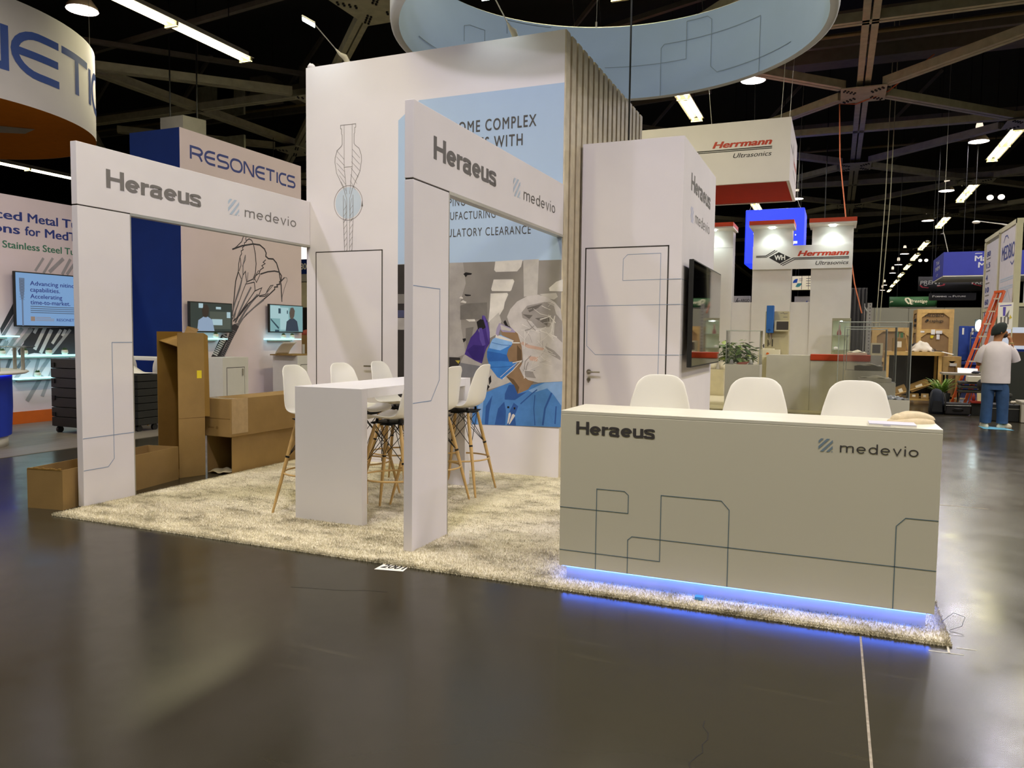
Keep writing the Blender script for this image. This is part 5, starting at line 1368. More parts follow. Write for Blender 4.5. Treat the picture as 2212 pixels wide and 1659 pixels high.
for x0, x1, l in ((-2.56, -2.05, 'low white panel between the first two red capped towers'), (-1.10, -.63, 'low white panel between the blue welding head and the end tower')):
    tag(MB().box(x0+.002, x1-.002, 21.05, 21.12, PZ, 2.445).build('low_partition', TWF, None, ((x0+x1)/2, 21.08, PZ)), l, 'panel')
# hanging sign with red underside
t = thing('hanging_sign', 'huge white boxed sign with red underside hanging over the tower booth', 'hanging sign', (-3.4, 18.3, 4.75))
HX0_, HX1_, HY0_, HY1_, HZ0, HZ1 = -5.9, -.99, 17.0, 19.62, 4.755, 6.045
b = MB(); b.box(HX0_, HX1_, HY0_, HY0_+.06, HZ0, HZ1); b.box(HX0_, HX1_, HY1_-.06, HY1_, HZ0, HZ1); b.box(HX1_-.06, HX1_, HY0_+.06, HY1_-.06, HZ0, HZ1); b.box(HX0_, HX0_+.06, HY0_+.06, HY1_-.06, HZ0, HZ1)
b.build('fabric_body', FABRIC, t)
b = MB(); b.box(HX0_+.06, HX1_-.06, HY0_+.06, HY1_-.06, HZ0+.02, HZ0+.04); b.build('underside', mat('red_fabric', 'a82a10', .8, var=.05, spec=.1), t)
herr(t, FY(17.0), 1.01, -3.66, 5.20, False)
P = FX(HX1_)
b = MB(); b.stroke(P, [(17.3, 5.55), (18.0, 5.50), (18.2, 5.75), (18.5, 5.4)], .06, .002); b.stroke(P, [(18.2, 5.2), (19.4, 5.1)], .03, .002); b.build('side_emblem', INK, t)
b = MB(); b.text(P, 'Herrmann', 18.35, 19.45, 5.35, .17, 0, .04, .2, .002); b.build('side_wordmark', RED, t)
for x, y in ((-5.5, 17.1), (-1.2, 17.1), (-5.5, 19.5), (-1.2, 19.5), (-2.6, 17.1)):
    b = MB(); b.tube([(x, y, HZ1), (x+(-.9 if x < -2 else .3)*.7, y+.4, 11.6)], .006, 6); b.build('hanging_wire', ALU, t)

# counters
CG = mat('counter_grey_white', 'cfcabd', .5, var=.015)
t = thing('info_counter', 'long plain white counter below the diamond emblem header', 'counter', (-.9, 17.3, PZ))
b = MB(); b.box(-1.32, -.462, 17.0, 17.55, PZ, 1.165); b.build('body', CG, t)
b = MB(); b.box(-1.52, -1.325, 17.25, 17.55, PZ, 1.11); b.build('side_ledge', mat('cream_laminate', 'd6cdb0', .5), t)
t = thing('info_counter', 'white counter with a red orange top band behind the acrylic cases', 'counter', (.1, 17.3, PZ))
b = MB(); b.box(-.458, .66, 17.0, 17.55, PZ, 1.062); b.build('body', CG, t)
b = MB(); b.box(-.46, .665, 16.98, 17.57, 1.075, 1.19); b.box(-.455, .655, 17.0, 17.55, 1.062, 1.075); b.build('top_band', REDO, t)
# welding machine
t = thing('welding_machine', 'grey ultrasonic welding machine with a blue head and touch screen', 'machine', (-1.2, 18.4, PZ))
MG = mat('machine_beige', 'b9b08f', .5, var=.03)
b = MB(); b.box(-1.465, -.965, 18.2, 18.6, PZ, 2.115); b.build('column', MG, t, bevel=.008)
b = MB(); b.box(-1.425, -1.275, 17.95, 18.2, 1.63, 2.235); hd = b.build('head', mat('cobalt_blue_enamel', '1f5fae', .45), t, bevel=.006)
b = MB(); b.ring((-1.36, 0, 0), .02, .004, 16, 6); b2 = MB(); b2.add([(x, 17.948, z_+1.69) for x, z_, y in [(v[0], v[1], v[2]) for v in b.v]], b.f, 0, True); b2.build('emblem', WHITE2, hd)
b = MB(); b.tube([(-1.35, 18.06, 1.63), (-1.35, 18.06, 1.50), (-1.35, 18.06, 1.47), (-1.35, 18.06, 1.36)], [.05, .05, .025, .02], 12); b.build('sonotrode', CHROME, t)
b = MB(); b.box(-1.40, -1.385, 18.185, 18.2, 1.33, 1.49); b.box(-1.305, -1.29, 18.185, 18.2, 1.33, 1.49); b.build('slots', SEAM, t)
b = MB(); b.box(-1.262, -.935, 18.05, 18.12, 1.667, 1.91); b.box(-1.15, -1.05, 18.12, 18.2, 1.72, 1.85); mn = b.build('monitor', mat('light_beige_plastic', 'c9c0a2', .5), t, bevel=.006)
b = MB(); b.box(-1.215, -.965, 18.047, 18.05, 1.70, 1.885); b.build('screen', mat('dark_grey_glass', '45413f', .15), mn)
b = MB(); b.box(-1.56, -1.12, 17.75, 18.2, 1.10, 1.26); b.box(-1.48, -1.24, 17.8, 18.1, 1.26, 1.285); bs = b.build('work_base', mat('cream_enamel2', 'e0d8c0', .45), t, bevel=.006)
b = MB(); b.tube([(-1.36, 17.75, 1.17), (-1.36, 17.735, 1.17)], .03, 16); b.build('start_button', ORANGE, bs)
b = MB(); b.tube([(-1.47, 18.1, 1.34), (-1.56, 18.1, 1.34)], .008, 8); b.box(-1.485, -1.465, 18.08, 18.12, 1.30, 1.38); b.build('knob', BLACKM, t)
P = FY(18.2)
b = MB(); b.stroke(P, [(-1.15, 2.07), (-1.11, 2.07), (-1.09, 2.085), (-1.07, 2.06), (-1.0, 2.068)], .012, .002); b.stroke(P, [(-1.09, 1.985), (-1.0, 1.985)], .012, .002); b.build('marking', GREYL, t)
# acrylic display cases
ACR = clear('acrylic_case', 'fefffe', .012)
ACE = clear('acrylic_edge', 'f4f8f4', .30)
def acrylic_case(label, x0, x1, y0, y1, zb, zt, z0=0, items=None, body=CG):
    t = thing('display_case', label, 'display case', ((x0+x1)/2, (y0+y1)/2, z0))
    b = MB(); b.box(x0, x1, y0, y1, z0, zb); b.build('pedestal', body, t, bevel=.003)
    w = .012; e = .004
    b = MB()
    b.box(x0+e, x1-e, y0+e, y0+e+w, zb, zt); b.box(x0+e, x1-e, y1-e-w, y1-e, zb, zt); b.box(x0+e, x0+e+w, y0+e+w, y1-e-w, zb, zt); b.box(x1-e-w, x1-e, y0+e+w, y1-e-w, zb, zt); b.box(x0+e, x1-e, y0+e, y1-e, zt, zt+w)
    b.build('acrylic_cover', ACR, t)
    b = MB()
    for x in (x0+e, x1-e-w*1.2):
        for y in (y0+e-.002, y1-e-w): b.box(x, x+w*1.2, y, y+w*1.2, zb, zt+w+.001)
    for y in (y0+e-.003, y1-e-w): b.box(x0+e, x1-e, y, y+w*.8, zt-.002, zt+w+.002)
    b.build('edge_trim', ACE, t)
    return t
acrylic_case('clear display case on a white pedestal before the leafy plant', -1.985, -1.33, 15.6, 16.1, .99, 1.645)
acrylic_case('biggest clear display case on a low white pedestal by the aisle', .045, 1.225, 14.9, 15.45, .46, 1.81)
acrylic_case('middle clear display case on a white pedestal in the stepped row', .15, 1.045, 15.62, 16.1, .72, 1.735)
acrylic_case('rearmost clear display case of the stepped row of three', .2, .92, 16.3, 16.75, .905, 1.70)
def small(name, cat, mb, m, at, label, **k): return tag(mb.build(name, m, None, at, **k), label, cat)
def wad(c, rx, ry, rz, nz=.25, m=0):
    return MB().blob(c, rx, ry, rz, 12, 7, 0, 0, nz)
small('folded_card', 'card', MB().hexa([(-1.8, 15.75, .992), (-1.62, 15.78, .992), (-1.6, 15.84, .992), (-1.78, 15.82, .992), (-1.74, 15.74, 1.03), (-1.55, 15.77, 1.045), (-1.54, 15.775, 1.045), (-1.73, 15.75, 1.03)]), mat('coral_card', 'd98a80', .6), (-1.7, 15.8, .992), 'coral and white folded card lying inside the case by the plant')
for i, (x, y) in enumerate(((-1.88, 15.72), (-1.52, 15.8))):
    small('acrylic_part', 'part', MB().lathe([(.001, 0), (.05, 0), (.02, .09), (.001, .10)], (x, y, .992), 10), mat('milky_part', 'c9c9cc', .3), (x, y, .992), ['small milky cone part at the case corner beside the leafy plant', 'small milky cone part inside the plant case beside the coral card'][i])
small('plastic_bag', 'bag', MB().surf(lambda u, v: (.72+.46*u, 15.0+.35*v, .464+.05*math.sin(PI*u)*math.sin(PI*v)+.018*math.sin(23*u)*math.cos(17*v)), 26, 16), mat('crinkled_clear_film', 'c8ccd6', .12, var=.2, scale=25), (.95, 15.1, .464), 'crinkled clear plastic bag inside the biggest acrylic case', solid=.003)
def tray(x0, x1, y0, y1, z, h, label):
    t = thing('parts_box', label, 'box', ((x0+x1)/2, (y0+y1)/2, z))
    b = MB(); b.box(x0, x1, y0, y1, z, z+h); b.build('carton', mat('off_white_carton', 'd5cfbf', .6), t, bevel=.003)
    b = MB(); b.surf(lambda u, v: (x0+.03+(x1-x0-.06)*u, y0+.03+(y1-y0-.06)*v, z+h+.002+.04*math.sin(PI*u)*math.sin(PI*v)+.012*math.sin(11*u+3*v)), 16, 8); b.build('paper_wrap', mat('crumpled_tissue', 'ddd6c0', .8, var=.08, scale=15), t, solid=.004)
tray(.42, .98, 15.7, 16.05, .722, .07, 'low white carton with crumpled paper inside the middle acrylic case')
tray(.36, .86, 16.36, 16.70, .907, .09, 'low white carton with crumpled paper inside the rearmost acrylic case')
tray(.22, .60, 17.1, 17.5, 1.192, .05, 'white carton on the red banded counter behind the acrylic cases')
# cabinet, pots, plants
tag(MB().box(-3.3, -2.6, 20.2, 20.6, PZ, .70).build('low_cabinet', mat('cream_laminate', 'd6cdb0', .5), None, (-2.9, 20.4, PZ)), 'low cream cabinet carrying white pots beside the closet tower', 'cabinet')
def leafy(name, label, x, y, z, r, h, n, lw_, pot_r, pot_h, seedv):
    rnd = random.Random(seedv)
    t = thing(name, label, 'plant', (x, y, z))
    b = MB(); b.lathe([(.001, 0), (pot_r*.75, 0), (pot_r, pot_h), (pot_r-.012, pot_h), (pot_r-.02, pot_h-.03), (.001, pot_h-.03)], (x, y, z), 20); b.build('pot', POT, t)
    b = MB(); st = MB()
    for i in range(n):
        a = rnd.uniform(0, 2*PI); rr = r*math.sqrt(rnd.random()); hz = z+pot_h+h*rnd.uniform(.05, 1)*(1-.35*(rr/r)**2)
        p = Vector((x+rr*math.cos(a), y+rr*.8*math.sin(a), hz))
        d = Vector((math.cos(a)+rnd.uniform(-.6, .6), math.sin(a)+rnd.uniform(-.6, .6), rnd.uniform(-.7, .3))).normalized()
        w = d.cross(Vector((rnd.uniform(-.3, .3), rnd.uniform(-.3, .3), 1))).normalized()
        nrm = w.cross(d)
        L = lw_*rnd.uniform(.7, 1.25); W_ = L*.36
        pts = [p, p+d*L*.25+w*W_-nrm*L*.03, p+d*L*.6+w*W_*.8-nrm*L*.05, p+d*L-nrm*L*.15, p+d*L*.6-w*W_*.8-nrm*L*.05, p+d*L*.25-w*W_-nrm*L*.03, p+d*L*.3+nrm*L*.03, p+d*L*.65]
        m_ = rnd.choice((0, 0, 1, 1, 2))
        b.add(pts, [(0, 1, 6), (1, 2, 7, 6), (2, 3, 7), (3, 4, 7), (4, 5, 6, 7), (5, 0, 6)], m_, True)
        if i % 3 == 0: st.tube([(x+rnd.uniform(-.03, .03), y, z+pot_h-.02), ((x+p.x)/2, (y+p.y)/2, (z+pot_h+p.z)/2+.05), p], .004, 5)
    f_ = b.build('foliage', [DKGREEN, LEAF, LEAF2], t)
    st.build('stem', LEAF, t)
leafy('leafy_plant', 'bushy variegated leafy plant in a white pot behind the acrylic case', -1.92, 17.42, .62, .34, .52, 190, .15, .16, .34, 4)
b = MB(); b.box(-2.15, -1.6, 17.2, 17.65, PZ, .62); tag(b.build('plant_stand', CG, None, (-1.9, 17.4, PZ)), 'plain white plinth carrying the bushy leafy plant', 'plinth')
leafy('leafy_plant', 'small leafy plant in a white pot on the low cream cabinet', -2.63, 20.38, .70, .20, .6, 45, .17, .13, .2, 9)
b = MB(); b.lathe([(.001, 0), (.11, 0), (.15, .21), (.135, .21), (.12, .17), (.001, .17)], (-2.93, 20.38, .702), 20); tag(b.build('white_planter', POT, None, (-2.93, 20.38, .702)), 'empty white planter on the low cream cabinet', 'pot')
# glass cabinet
t = thing('glass_cabinet', 'slim glass showcase with lit shelves against the end tower', 'cabinet', (.12, 20.2, PZ))
FR = mat('showcase_frame', 'a9a892', .4, metal=.4)
b = MB(); b.box(-.085, .328, 20.0, 20.4, 1.95, 2.01); b.box(-.085, .328, 20.0, 20.4, PZ, .9)
for x in (-.085, .31):
    for y in (20.0, 20.38): b.box(x, x+.018, y, y+.018, .9, 1.95)
b.build('frame', FR, t)
b = MB(); b.box(-.08, .322, 20.385, 20.39, .9, 1.95); b.build('back_panel', mat('pale_green_glass', 'c2cdb4', .3), t)
b = MB(); b.box(-.067, .31, 20.005, 20.009, .9, 1.95); b.build('glass_door', ACR, t)
for z in (1.25, 1.6):
    b = MB(); b.box(-.067, .31, 20.02, 20.38, z, z+.01); b.build('glass_shelf', ACE, t)
b = MB(); b.lathe([(.001, 0), (.025, 0), (.025, .02), (.001, .02)], (.12, 20.15, 1.925), 12); b.build('spot', DL, t)
small('bottle_sample', 'bottle', MB().lathe([(.001, 0), (.05, 0), (.05, .06), (.02, .14), (.016, .24), (.001, .25)], (.08, 20.2, 1.611), 14), mat('red_blue_plastic', '9a5a5a', .4, var=.5, scale=4), (.08, 20.2, 1.611), 'red and blue plastic sample on the upper shelf of the glass showcase')
small('white_sample', 'part', MB().lathe([(.001, 0), (.04, 0), (.05, .05), (.001, .07)], (.02, 20.2, 1.261), 12), PAPER, (.02, 20.2, 1.261), 'small white sample on the lower shelf of the glass showcase')
# blue cube and signs far behind
t = thing('lit_cube', 'bright blue glowing hanging cube behind the red capped towers', 'hanging sign', (-2, 28, 3.98))
b = MB(); b.box(-2.915, -1.06, 27.0, 28.9, 3.98, 5.78); b.build('lightbox', glow('lit_blue', '2340ff', 1.0, '1020a0'), t, bevel=.03)
b = MB()
rnd = random.Random(5)
P = FY(27.0)
for i in range(26):
    a = .3+i*.21; r_ = .55+.1*math.sin(i*1.7); r2 = .016+.016*rnd.random()
    cx_, cz = -2.0-r_*math.cos(a)*1.1, 4.75+r_*math.sin(a)*.75
    b.poly(P, [(cx_+r2*math.cos(k*PI/4), cz+r2*math.sin(k*PI/4)) for k in range(8)], .004)
b.poly(P, [(-1.62, 5.05), (-1.57, 5.08), (-1.53, 5.05), (-1.53, 5.0), (-1.60, 5.0)], .004)
for s_ in range(3): b.poly(P, [(-2.34+s_*.09, 5.02+s_*.07), (-2.30+s_*.09, 5.02+s_*.07), (-2.30+s_*.09, 5.06+s_*.07), (-2.34+s_*.09, 5.06+s_*.07)], .004)
b.poly(P, [(-1.38, 4.62), (-1.26, 4.62), (-1.26, 4.70), (-1.38, 4.70)], .004)
b.text(P, 'AX', -1.46, -1.20, 4.42, .13, 0, .01, 0, .004)
b.build('dot_logo', glow('lit_white_dots', 'dfe8ff', 1.5), t)
for x in (-2.8, -1.2):
    b = MB(); b.tube([(x, 27.1, 5.78), (x+(.12 if x < -2 else -.12), 27.1, 6.1), (x, 27.3, 11.6)], .008, 6); b.build('hanging_wire', ALU, t)
def hsign(name, label, x0, x1, y, z0, z1, col, texts=(), d=.3, wires=True, mats_=None):
    t = thing(name, label, 'sign', ((x0+x1)/2, y, z0))
    b = MB(); b.box(x0, x1, y, y+d, z0, z1); b.build('board', col, t)
    for tx, a0, a1, zz, cap, m_, bold, sh in texts:
        b = MB(); b.text(FY(y), tx, a0, a1, zz, cap, 0, bold, sh, .004); b.build('lettering', m_, t)
    if wires:
        for x in (x0+.1*(x1-x0), x1-.1*(x1-x0)):
            b = MB(); b.tube([(x, y+d/2, z1), (x, y+d/2, 11.6)], .01, 6); b.build('hanging_wire', BLACKM, t)
    return t
t = hsign('hanging_sign', 'grey sign with a triangle mark in the gap beside the first tower', -3.7, -2.99, 30, 2.5, 3.09, mat('light_grey_sign', '9f9b96', .6), [('ARGO', -3.32, -3.0, 2.86, .11, INK, .01, 0)], wires=False)
b = MB(); b.box(-3.65, -3.05, 30.05, 30.2, 0, 2.5); b.build('stand', STEEL_, t)
b = MB(); b.stroke(FY(30), [(-3.52, 2.80), (-3.42, 3.0)], .03, .004); b.stroke(FY(30), [(-3.40, 2.80), (-3.44, 2.9), (-3.33, 2.9)], .025, .004); b.build('logo', INK, t)
t = hsign('hanging_sign', 'cream sign with a blue and green round logo between two towers', -1.53, -.4, 30, 3.30, 3.79, glow('lit_cream', 'e6d8a8', .45, 'd8cca8'), [])
b = MB()
b.poly(FY(30), [(-1.36, 3.55)]+[(-1.36+.14*math.cos(math.radians(a)), 3.55+.14*math.sin(math.radians(a))) for a in range(80, 200, 15)], .005, 0)
b.poly(FY(30), [(-1.34, 3.53)]+[(-1.34+.14*math.cos(math.radians(a)), 3.53+.14*math.sin(math.radians(a))) for a in range(240, 370, 15)], .005, 1)
b.build('logo', [mat('blue_logo', '2860b0', .5), mat('green_logo', '4aa58c', .5)], t)
b = MB()
for i in range(4): b.stroke(FY(30), [(-1.05, 3.70-i*.09), (-.75-.1*(i % 2), 3.70-i*.09)], .02, .005)
for i in range(3): b.stroke(FY(30), [(-1.29, 3.70-i*.04), (-1.17, 3.70-i*.04)], .012, .005)
b.stroke(FY(30), [(-1.20, 3.30), (-1.20, 3.79)], .016, .006); b.stroke(FY(30), [(-.965, 3.30), (-.965, 3.79)], .016, .006)
b.build('lines', GREY, t)
t = hsign('hanging_sign', 'grey sign panel with a blue corner mark above the low panel', -1.45, -.4, 30.5, 2.4, 3.08, mat('light_grey_sign', '9f9b96', .6), [])
b = MB(); b.poly(FY(30.5), [(-1.16, 2.78), (-.98, 2.78), (-1.0, 2.93)], .004); b.build('logo', NAVYT, t)

# ================================================================= far wall and signs at the aisle
t = thing('partition_wall', 'grey panelled partition wall far behind the wooden crates', 'wall', (6, 45, 0))
b = MB()
for i in range(12): b.box(-3+i*1.62, -3+i*1.62+1.60, 45, 45.1, 0, 3.2)
b.build('panel', mat('grey_partition', '8f8c7e', .7, var=.05, scale=.6), t)
b = MB(); b.box(-3, 16.4, 45.02, 45.1, 0, 3.19); b.build('joint', SEAM, t)
GREEN = mat('green_banner', '2c5c34', .6, var=.04)
t = thing('hanging_sign', 'green curved hanging sign with white script above the wooden crates', 'sign', (2.8, 34.5, 2.83))
def gs(u, v): return (1.95+1.68*u, 34.0+1.0*(2*u-1)**2*.5, 2.84+.40*v-.03*math.sin(PI*u))
b = MB(); b.surf(gs, 20, 2); b.build('banner', GREEN, t, solid=.02)
b = MB(); b.surf(lambda u, v: (gs(u, 0)[0], gs(u, 0)[1]+.9*v*math.sin(PI*u), gs(u, 0)[2]-.01), 20, 2); b.build('underside', mat('white_banner', 'cfcbc0', .6), t, solid=.02)
PG = lambda a, c, l=0: (1.95+1.68*a, 34.0+1.0*(2*a-1)**2*.5-.012-l, c)
b = MB(); b.text(PG, 'Prestige', .405, .785, 2.985, .115, 0, .02, .2, .006)
b.stroke(PG, [(.40, 2.93), (.36, 3.0), (.325, 3.09), (.33, 3.15), (.37, 3.16), (.41, 3.11), (.43, 3.02), (.43, 2.95), (.46, 2.91)], .04, .006); b.stroke(PG, [(.47, 2.935), (.77, 2.93)], .018, .006)
b.text(PG, 'ge', .01, .075, 3.02, .07, 0, .02, .2, .006)
b.build('lettering', mat('cream_print', 'ece4c4', .6), t)
for u in (.15, .85):
    p = gs(u, 1); b = MB(); b.tube([p, (p[0], p[1], 11.6)], .01, 6); b.build('hanging_wire', BLACKM, t)
BSIGN = mat('black_banner', '1c1b1e', .6, var=.05)
t = thing('hanging_sign', 'black curved hanging sign with white capitals and red swooshes', 'sign', (3.6, 31, 3.25))
def ps(u, v): return (2.62+2.5*u, 30.6-1.2*math.sin(PI*u)*.5, 3.24+.5*v-.06*math.sin(PI*u))
b = MB(); b.surf(ps, 20, 2); b.build('banner', BSIGN, t, solid=.02)
PP = lambda a, c, l=0: (2.62+2.5*a, 30.6-1.2*math.sin(PI*a)*.5-.012-l, c)
b = MB(); b.text(PP, 'PRENT', .02, .27, 3.45, .13, 0, .02, .1, .006); b.text(PP, 'PRENT', .62, .88, 3.42, .13, 0, .02, .1, .006); b.stroke(PP, [(.07, 3.42), (.25, 3.40)], .025, .006); b.build('lettering', mat('silver_print', 'b5b2ad', .5), t)
b = MB(); b.stroke(PP, [(.02, 3.44), (.05, 3.36), (.12, 3.33)], .02, .007, 0); b.stroke(PP, [(.22, 3.37), (.29, 3.40), (.30, 3.45)], .025, .007); b.stroke(PP, [(.62, 3.47), (.66, 3.40), (.74, 3.36)], .02, .007); b.build('swoosh', mat('red_print', 'a83038', .5), t)
b = MB(); p = ps(.5, 1); b.tube([p, (p[0], p[1], 11.6)], .01, 6); b.build('hanging_wire', BLACKM, t)
t = hsign('hanging_sign', 'lower black hanging sign with small spaced white slogan', 2.96, 4.36, 30.3, 2.90, 3.14, BSIGN, [('F', 3.045, 3.115, 3.0, .065, PAPER, .02, 0), ('ORMING', 3.125, 3.48, 3.0, .05, PAPER, .02, 0), ('THE', 3.53, 3.62, 3.0, .032, PAPER, .015, 0), ('F', 3.66, 3.73, 3.0, .065, PAPER, .02, 0), ('UTURE', 3.74, 4.05, 3.0, .05, PAPER, .02, 0)])
t = thing('hanging_sign', 'big royal blue hanging sign with white capitals and white underside', 'sign', (3.9, 27.2, 3.3))
b = MB(); b.box(2.86, 5.6, 26.0, 28.6, 3.425, 4.11); b.build('fabric_body', mat('royal_blue_sign', '26309a', .6, var=.04), t)
b = MB(); b.box(2.87, 5.59, 26.01, 28.59, 3.39, 3.425); b.build('underside', mat('white_banner', 'cfcbc0', .6), t)
b = MB(); P = FY(26.0); b.text(P, 'Main', 3.655, 4.15, 3.83, .15, 0, .03, 0, .004); b.text(P, 'Med', 3.75, 4.2, 3.64, .15, 0, .03, 0, .004); b.stroke(P, [(3.66, 4.035), (3.70, 4.05), (3.84, 4.05)], .02, .004); b.build('lettering', mat('pale_print', 'bfc0cc', .6), t)
P = FXN(2.86)
b = MB()
PV = lambda a, c, l=0: (2.86-l, 28.3-a, c)
b.text(PV, 'Tel', .5, 1.3, 3.86, .11, 0, .03, 0, .004); b.text(PV, 'MIM', .4, 1.5, 3.68, .12, 0, .03, 0, .004); b.text(PV, 'CF', .7, 1.1, 3.50, .07, 0, .02, 0, .004); b.build('side_lettering', mat('pale_print', 'bfc0cc', .6), t)
b = MB(); b.tube([(2.98, 26.1, 4.11), (2.86, 26.1, 4.62), (2.83, 26.1, 4.70)], .014, 6); b.ring((2.80, 26.1, 4.66), .03, .01, 12, 6); b.tube([(2.83, 26.1, 4.7), (2.83, 26.1, 11.6)], .006, 6); b.build('hanging_rod', ALU, t)

# crates
def crate(name, label, x0, x1, y0, y1, z0, z1, rails, group=None):
    t = thing(name, label, 'crate', ((x0+x1)/2, y0, z0), group)
    b = MB(); b.box(x0+.01, x1-.01, y0+.02, y1, z0, z1); b.build('panel', PLY, t)
    w = .11
    def fr(P, a0, a1):
        b = MB()
        for a in (a0, a1-w): b.prism(P, [(a, z0), (a+w, z0), (a+w, z1), (a, z1)], -.02, .012)
        for z in rails: b.prism(P, [(a0+w, z), (a1-w, z), (a1-w, z+w), (a0+w, z+w)], -.02, .012)
        for z in rails:
            for a, s_ in ((a0+w, 1), (a1-w, -1)):
                zz, d_ = (z, -1) if z > z0+.3 else (z+w, 1)
                b.prism(P, [(a, zz), (a+s_*.16, zz), (a, zz+d_*.13)], -.018, .008)
        return b
    fr(FY(y0), x0, x1).build('front_frame', CRATE, t)
    fr(lambda a, c, l=0: (x0-l, a, c), y0, y1).build('side_frame', CRATE, t)
    return t
t = crate('wooden_crate', 'tall pine framed crate with two black stencilled names and paper labels', 2.16, 3.08, 25.0, 26.2, 0, 2.40, [0, .85, 1.72, 2.29])
P = FY(25.0)
b = MB(); b.text(P, 'MEDBIO', 2.36, 2.83, 2.18, .075, 0, .012, 0, .006, 1.1); b.text(P, 'caplugs', 2.47, 2.82, 2.03, .085, 0, .008, 0, .006)
b.poly(P, [(2.415+.035*math.cos(k*PI/6), 2.08+.035*math.sin(k*PI/6)) for k in range(12)], .006); b.stroke(P, [(2.37, 2.08), (2.365, 2.04), (2.40, 2.02)], .014, .006); b.build('stencil', INK, t)
PS_ = lambda a, c, l=0: (2.16-l, a, c)
b = MB(); b.stroke(PS_, [(26.0, 2.1), (25.3, 2.1)], .08, .006); b.stroke(PS_, [(26.0, 1.95), (25.3, 1.95)], .06, .006); b.build('side_stencil', INK, t)
for x0, x1, z0, z1 in ((2.25, 2.35, 1.73, 1.78), (2.52, 2.62, 1.68, 1.82), (2.64, 2.80, 1.70, 1.79), (2.66, 2.74, 1.54, 1.68)):
    b = MB(); b.poly(P, [(x0, z0), (x1, z0), (x1, z1), (x0, z1)], .016); b.build('paper_label', PAPER, t)
b = MB(); b.poly(P, [(2.51, 1.57), (2.57, 1.57), (2.60, 1.65), (2.51, 1.65)], .008); b.build('yellow_label', mat('yellow_sticker', 'e6cf28', .6), t)
t = crate('wooden_crate', 'small pine framed crate with one white label next to the workbench', 2.40, 2.78, 21.0, 21.6, 0, 1.13, [.0, 1.02])
b = MB(); b.poly(FY(21.0), [(2.54, .90), (2.69, .90), (2.69, .97), (2.54, .97)], .016); b.build('paper_label', PAPER, t)
b = crate('wooden_crate', 'wide low pine crate behind the acrylic cases and rack upright', .95, 1.95, 23.6, 24.6, 0, 1.85, [0, .9, 1.74])
# rack upright
t = thing('rack_upright', 'perforated grey rack upright standing between tower and crates', 'rack', (.83, 23, 0))
b = MB(); b.box(.775, .885, 23.0, 23.06, 0, 2.5); b.box(.70, .725, 23.3, 23.33, 0, 2.5); b.bar((.71, 23.3, 2.4), (.8, 23.05, 2.2), .02, .03); b.build('post', mat('grey_rack_steel', '8d8a82', .5, metal=.3), t)
b = MB()
for i in range(26): b.poly(FY(23.0), [(.835+.012*math.cos(k*PI/4), .2+i*.09+.018*math.sin(k*PI/4)) for k in range(8)], .002)
b.build('slots', INK, t)
t = thing('dark_drape', 'dark grey drape hanging beside the rack upright', 'drape', (.55, 24.5, 0))
b = MB(); b.surf(lambda u, v: (.30+.5*u, 24.5+.05*math.sin(u*30), 3.0*v), 30, 2); b.build('cloth', mat('charcoal_drape', '2a2826', .95, var=.1), t, solid=.01)
t = thing('microwave', 'small grey microwave-like cabinet behind the acrylic cases', 'appliance', (1.05, 22.4, 0))
b = MB(); b.box(.88, 1.14, 22.2, 22.6, .0, 1.1); b.build('stand', mat('grey_rack_steel', '8d8a82', .5, metal=.3), t)
b = MB(); b.box(.87, 1.15, 22.2, 22.6, 1.1, 1.42); b.build('housing', MG, t); b = MB(); b.box(.90, 1.09, 22.195, 22.2, 1.16, 1.38); b.build('window', mat('dark_grey_glass', '45413f', .15), t)

# workbench
t = thing('workbench', 'pine workbench with an open dark front and boxes below', 'workbench', (1.7, 20.6, 0))
b = MB(); b.box(1.10, 2.32, 20.2, 21.1, 1.20, 1.24); b.build('worktop', CRATE, t)
b = MB(); b.box(1.10, 2.32, 20.18, 20.2, 1.15, 1.24); b.build('apron', CRATE, t)
for x in (1.12, 2.22):
    b = MB(); b.box(x, x+.07, 20.22, 20.30, 0, 1.2); b.build('leg', CRATE, t)
    b = MB(); b.box(x, x+.07, 21.0, 21.08, 0, 1.2); b.build('leg', CRATE, t)
b = MB(); b.box(1.12, 2.29, 20.25, 21.05, .10, .14); b.build('bottom_shelf', CRATE, t)
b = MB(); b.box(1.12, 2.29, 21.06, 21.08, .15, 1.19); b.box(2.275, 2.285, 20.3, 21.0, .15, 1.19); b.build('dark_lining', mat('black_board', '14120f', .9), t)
rnd = random.Random(2)
def carton(x, y, z, w_, d_, h, rx, ry, rz, label, m=CARD, parts=True):
    t = thing('cardboard_box', label, 'box', (0, 0, 0))
    b = MB(); b.box(-w_/2, w_/2, -d_/2, d_/2, 0, h); b.build('carton', m, t, bevel=.004)
    if parts:
        b = MB(); b.box(-w_*.2, w_*.15, -d_/2-.002, -d_/2, h*.3, h*.75); b.build('paper_label', PAPER, t)
        b = MB(); b.box(-w_/2, w_/2, -.03, .03, h, h+.002); b.build('tape', TAPE, t)
    t.location = (x, y, z); t.rotation_euler = (rx, ry, rz)
carton(1.88, 20.5, .36, .42, .32, .16, 0, -.42, .1, 'tilted cardboard box with a red and white label under the workbench')
carton(1.52, 20.5, .22, .24, .3, .2, 0, -.42, 0, 'tilted cardboard box at the low end of the slanting shelf under the workbench')
b = MB(); b.hexa([(1.30, 20.3, .18), (2.2, 20.3, .52), (2.2, 20.7, .52), (1.30, 20.7, .18), (1.30, 20.3, .205), (2.2, 20.3, .545), (2.2, 20.7, .545), (1.30, 20.7, .205)]); small('slanting_board', 'board', b, CRATE, (1.7, 20.5, .18), 'slanting pine board carrying cartons under the workbench')
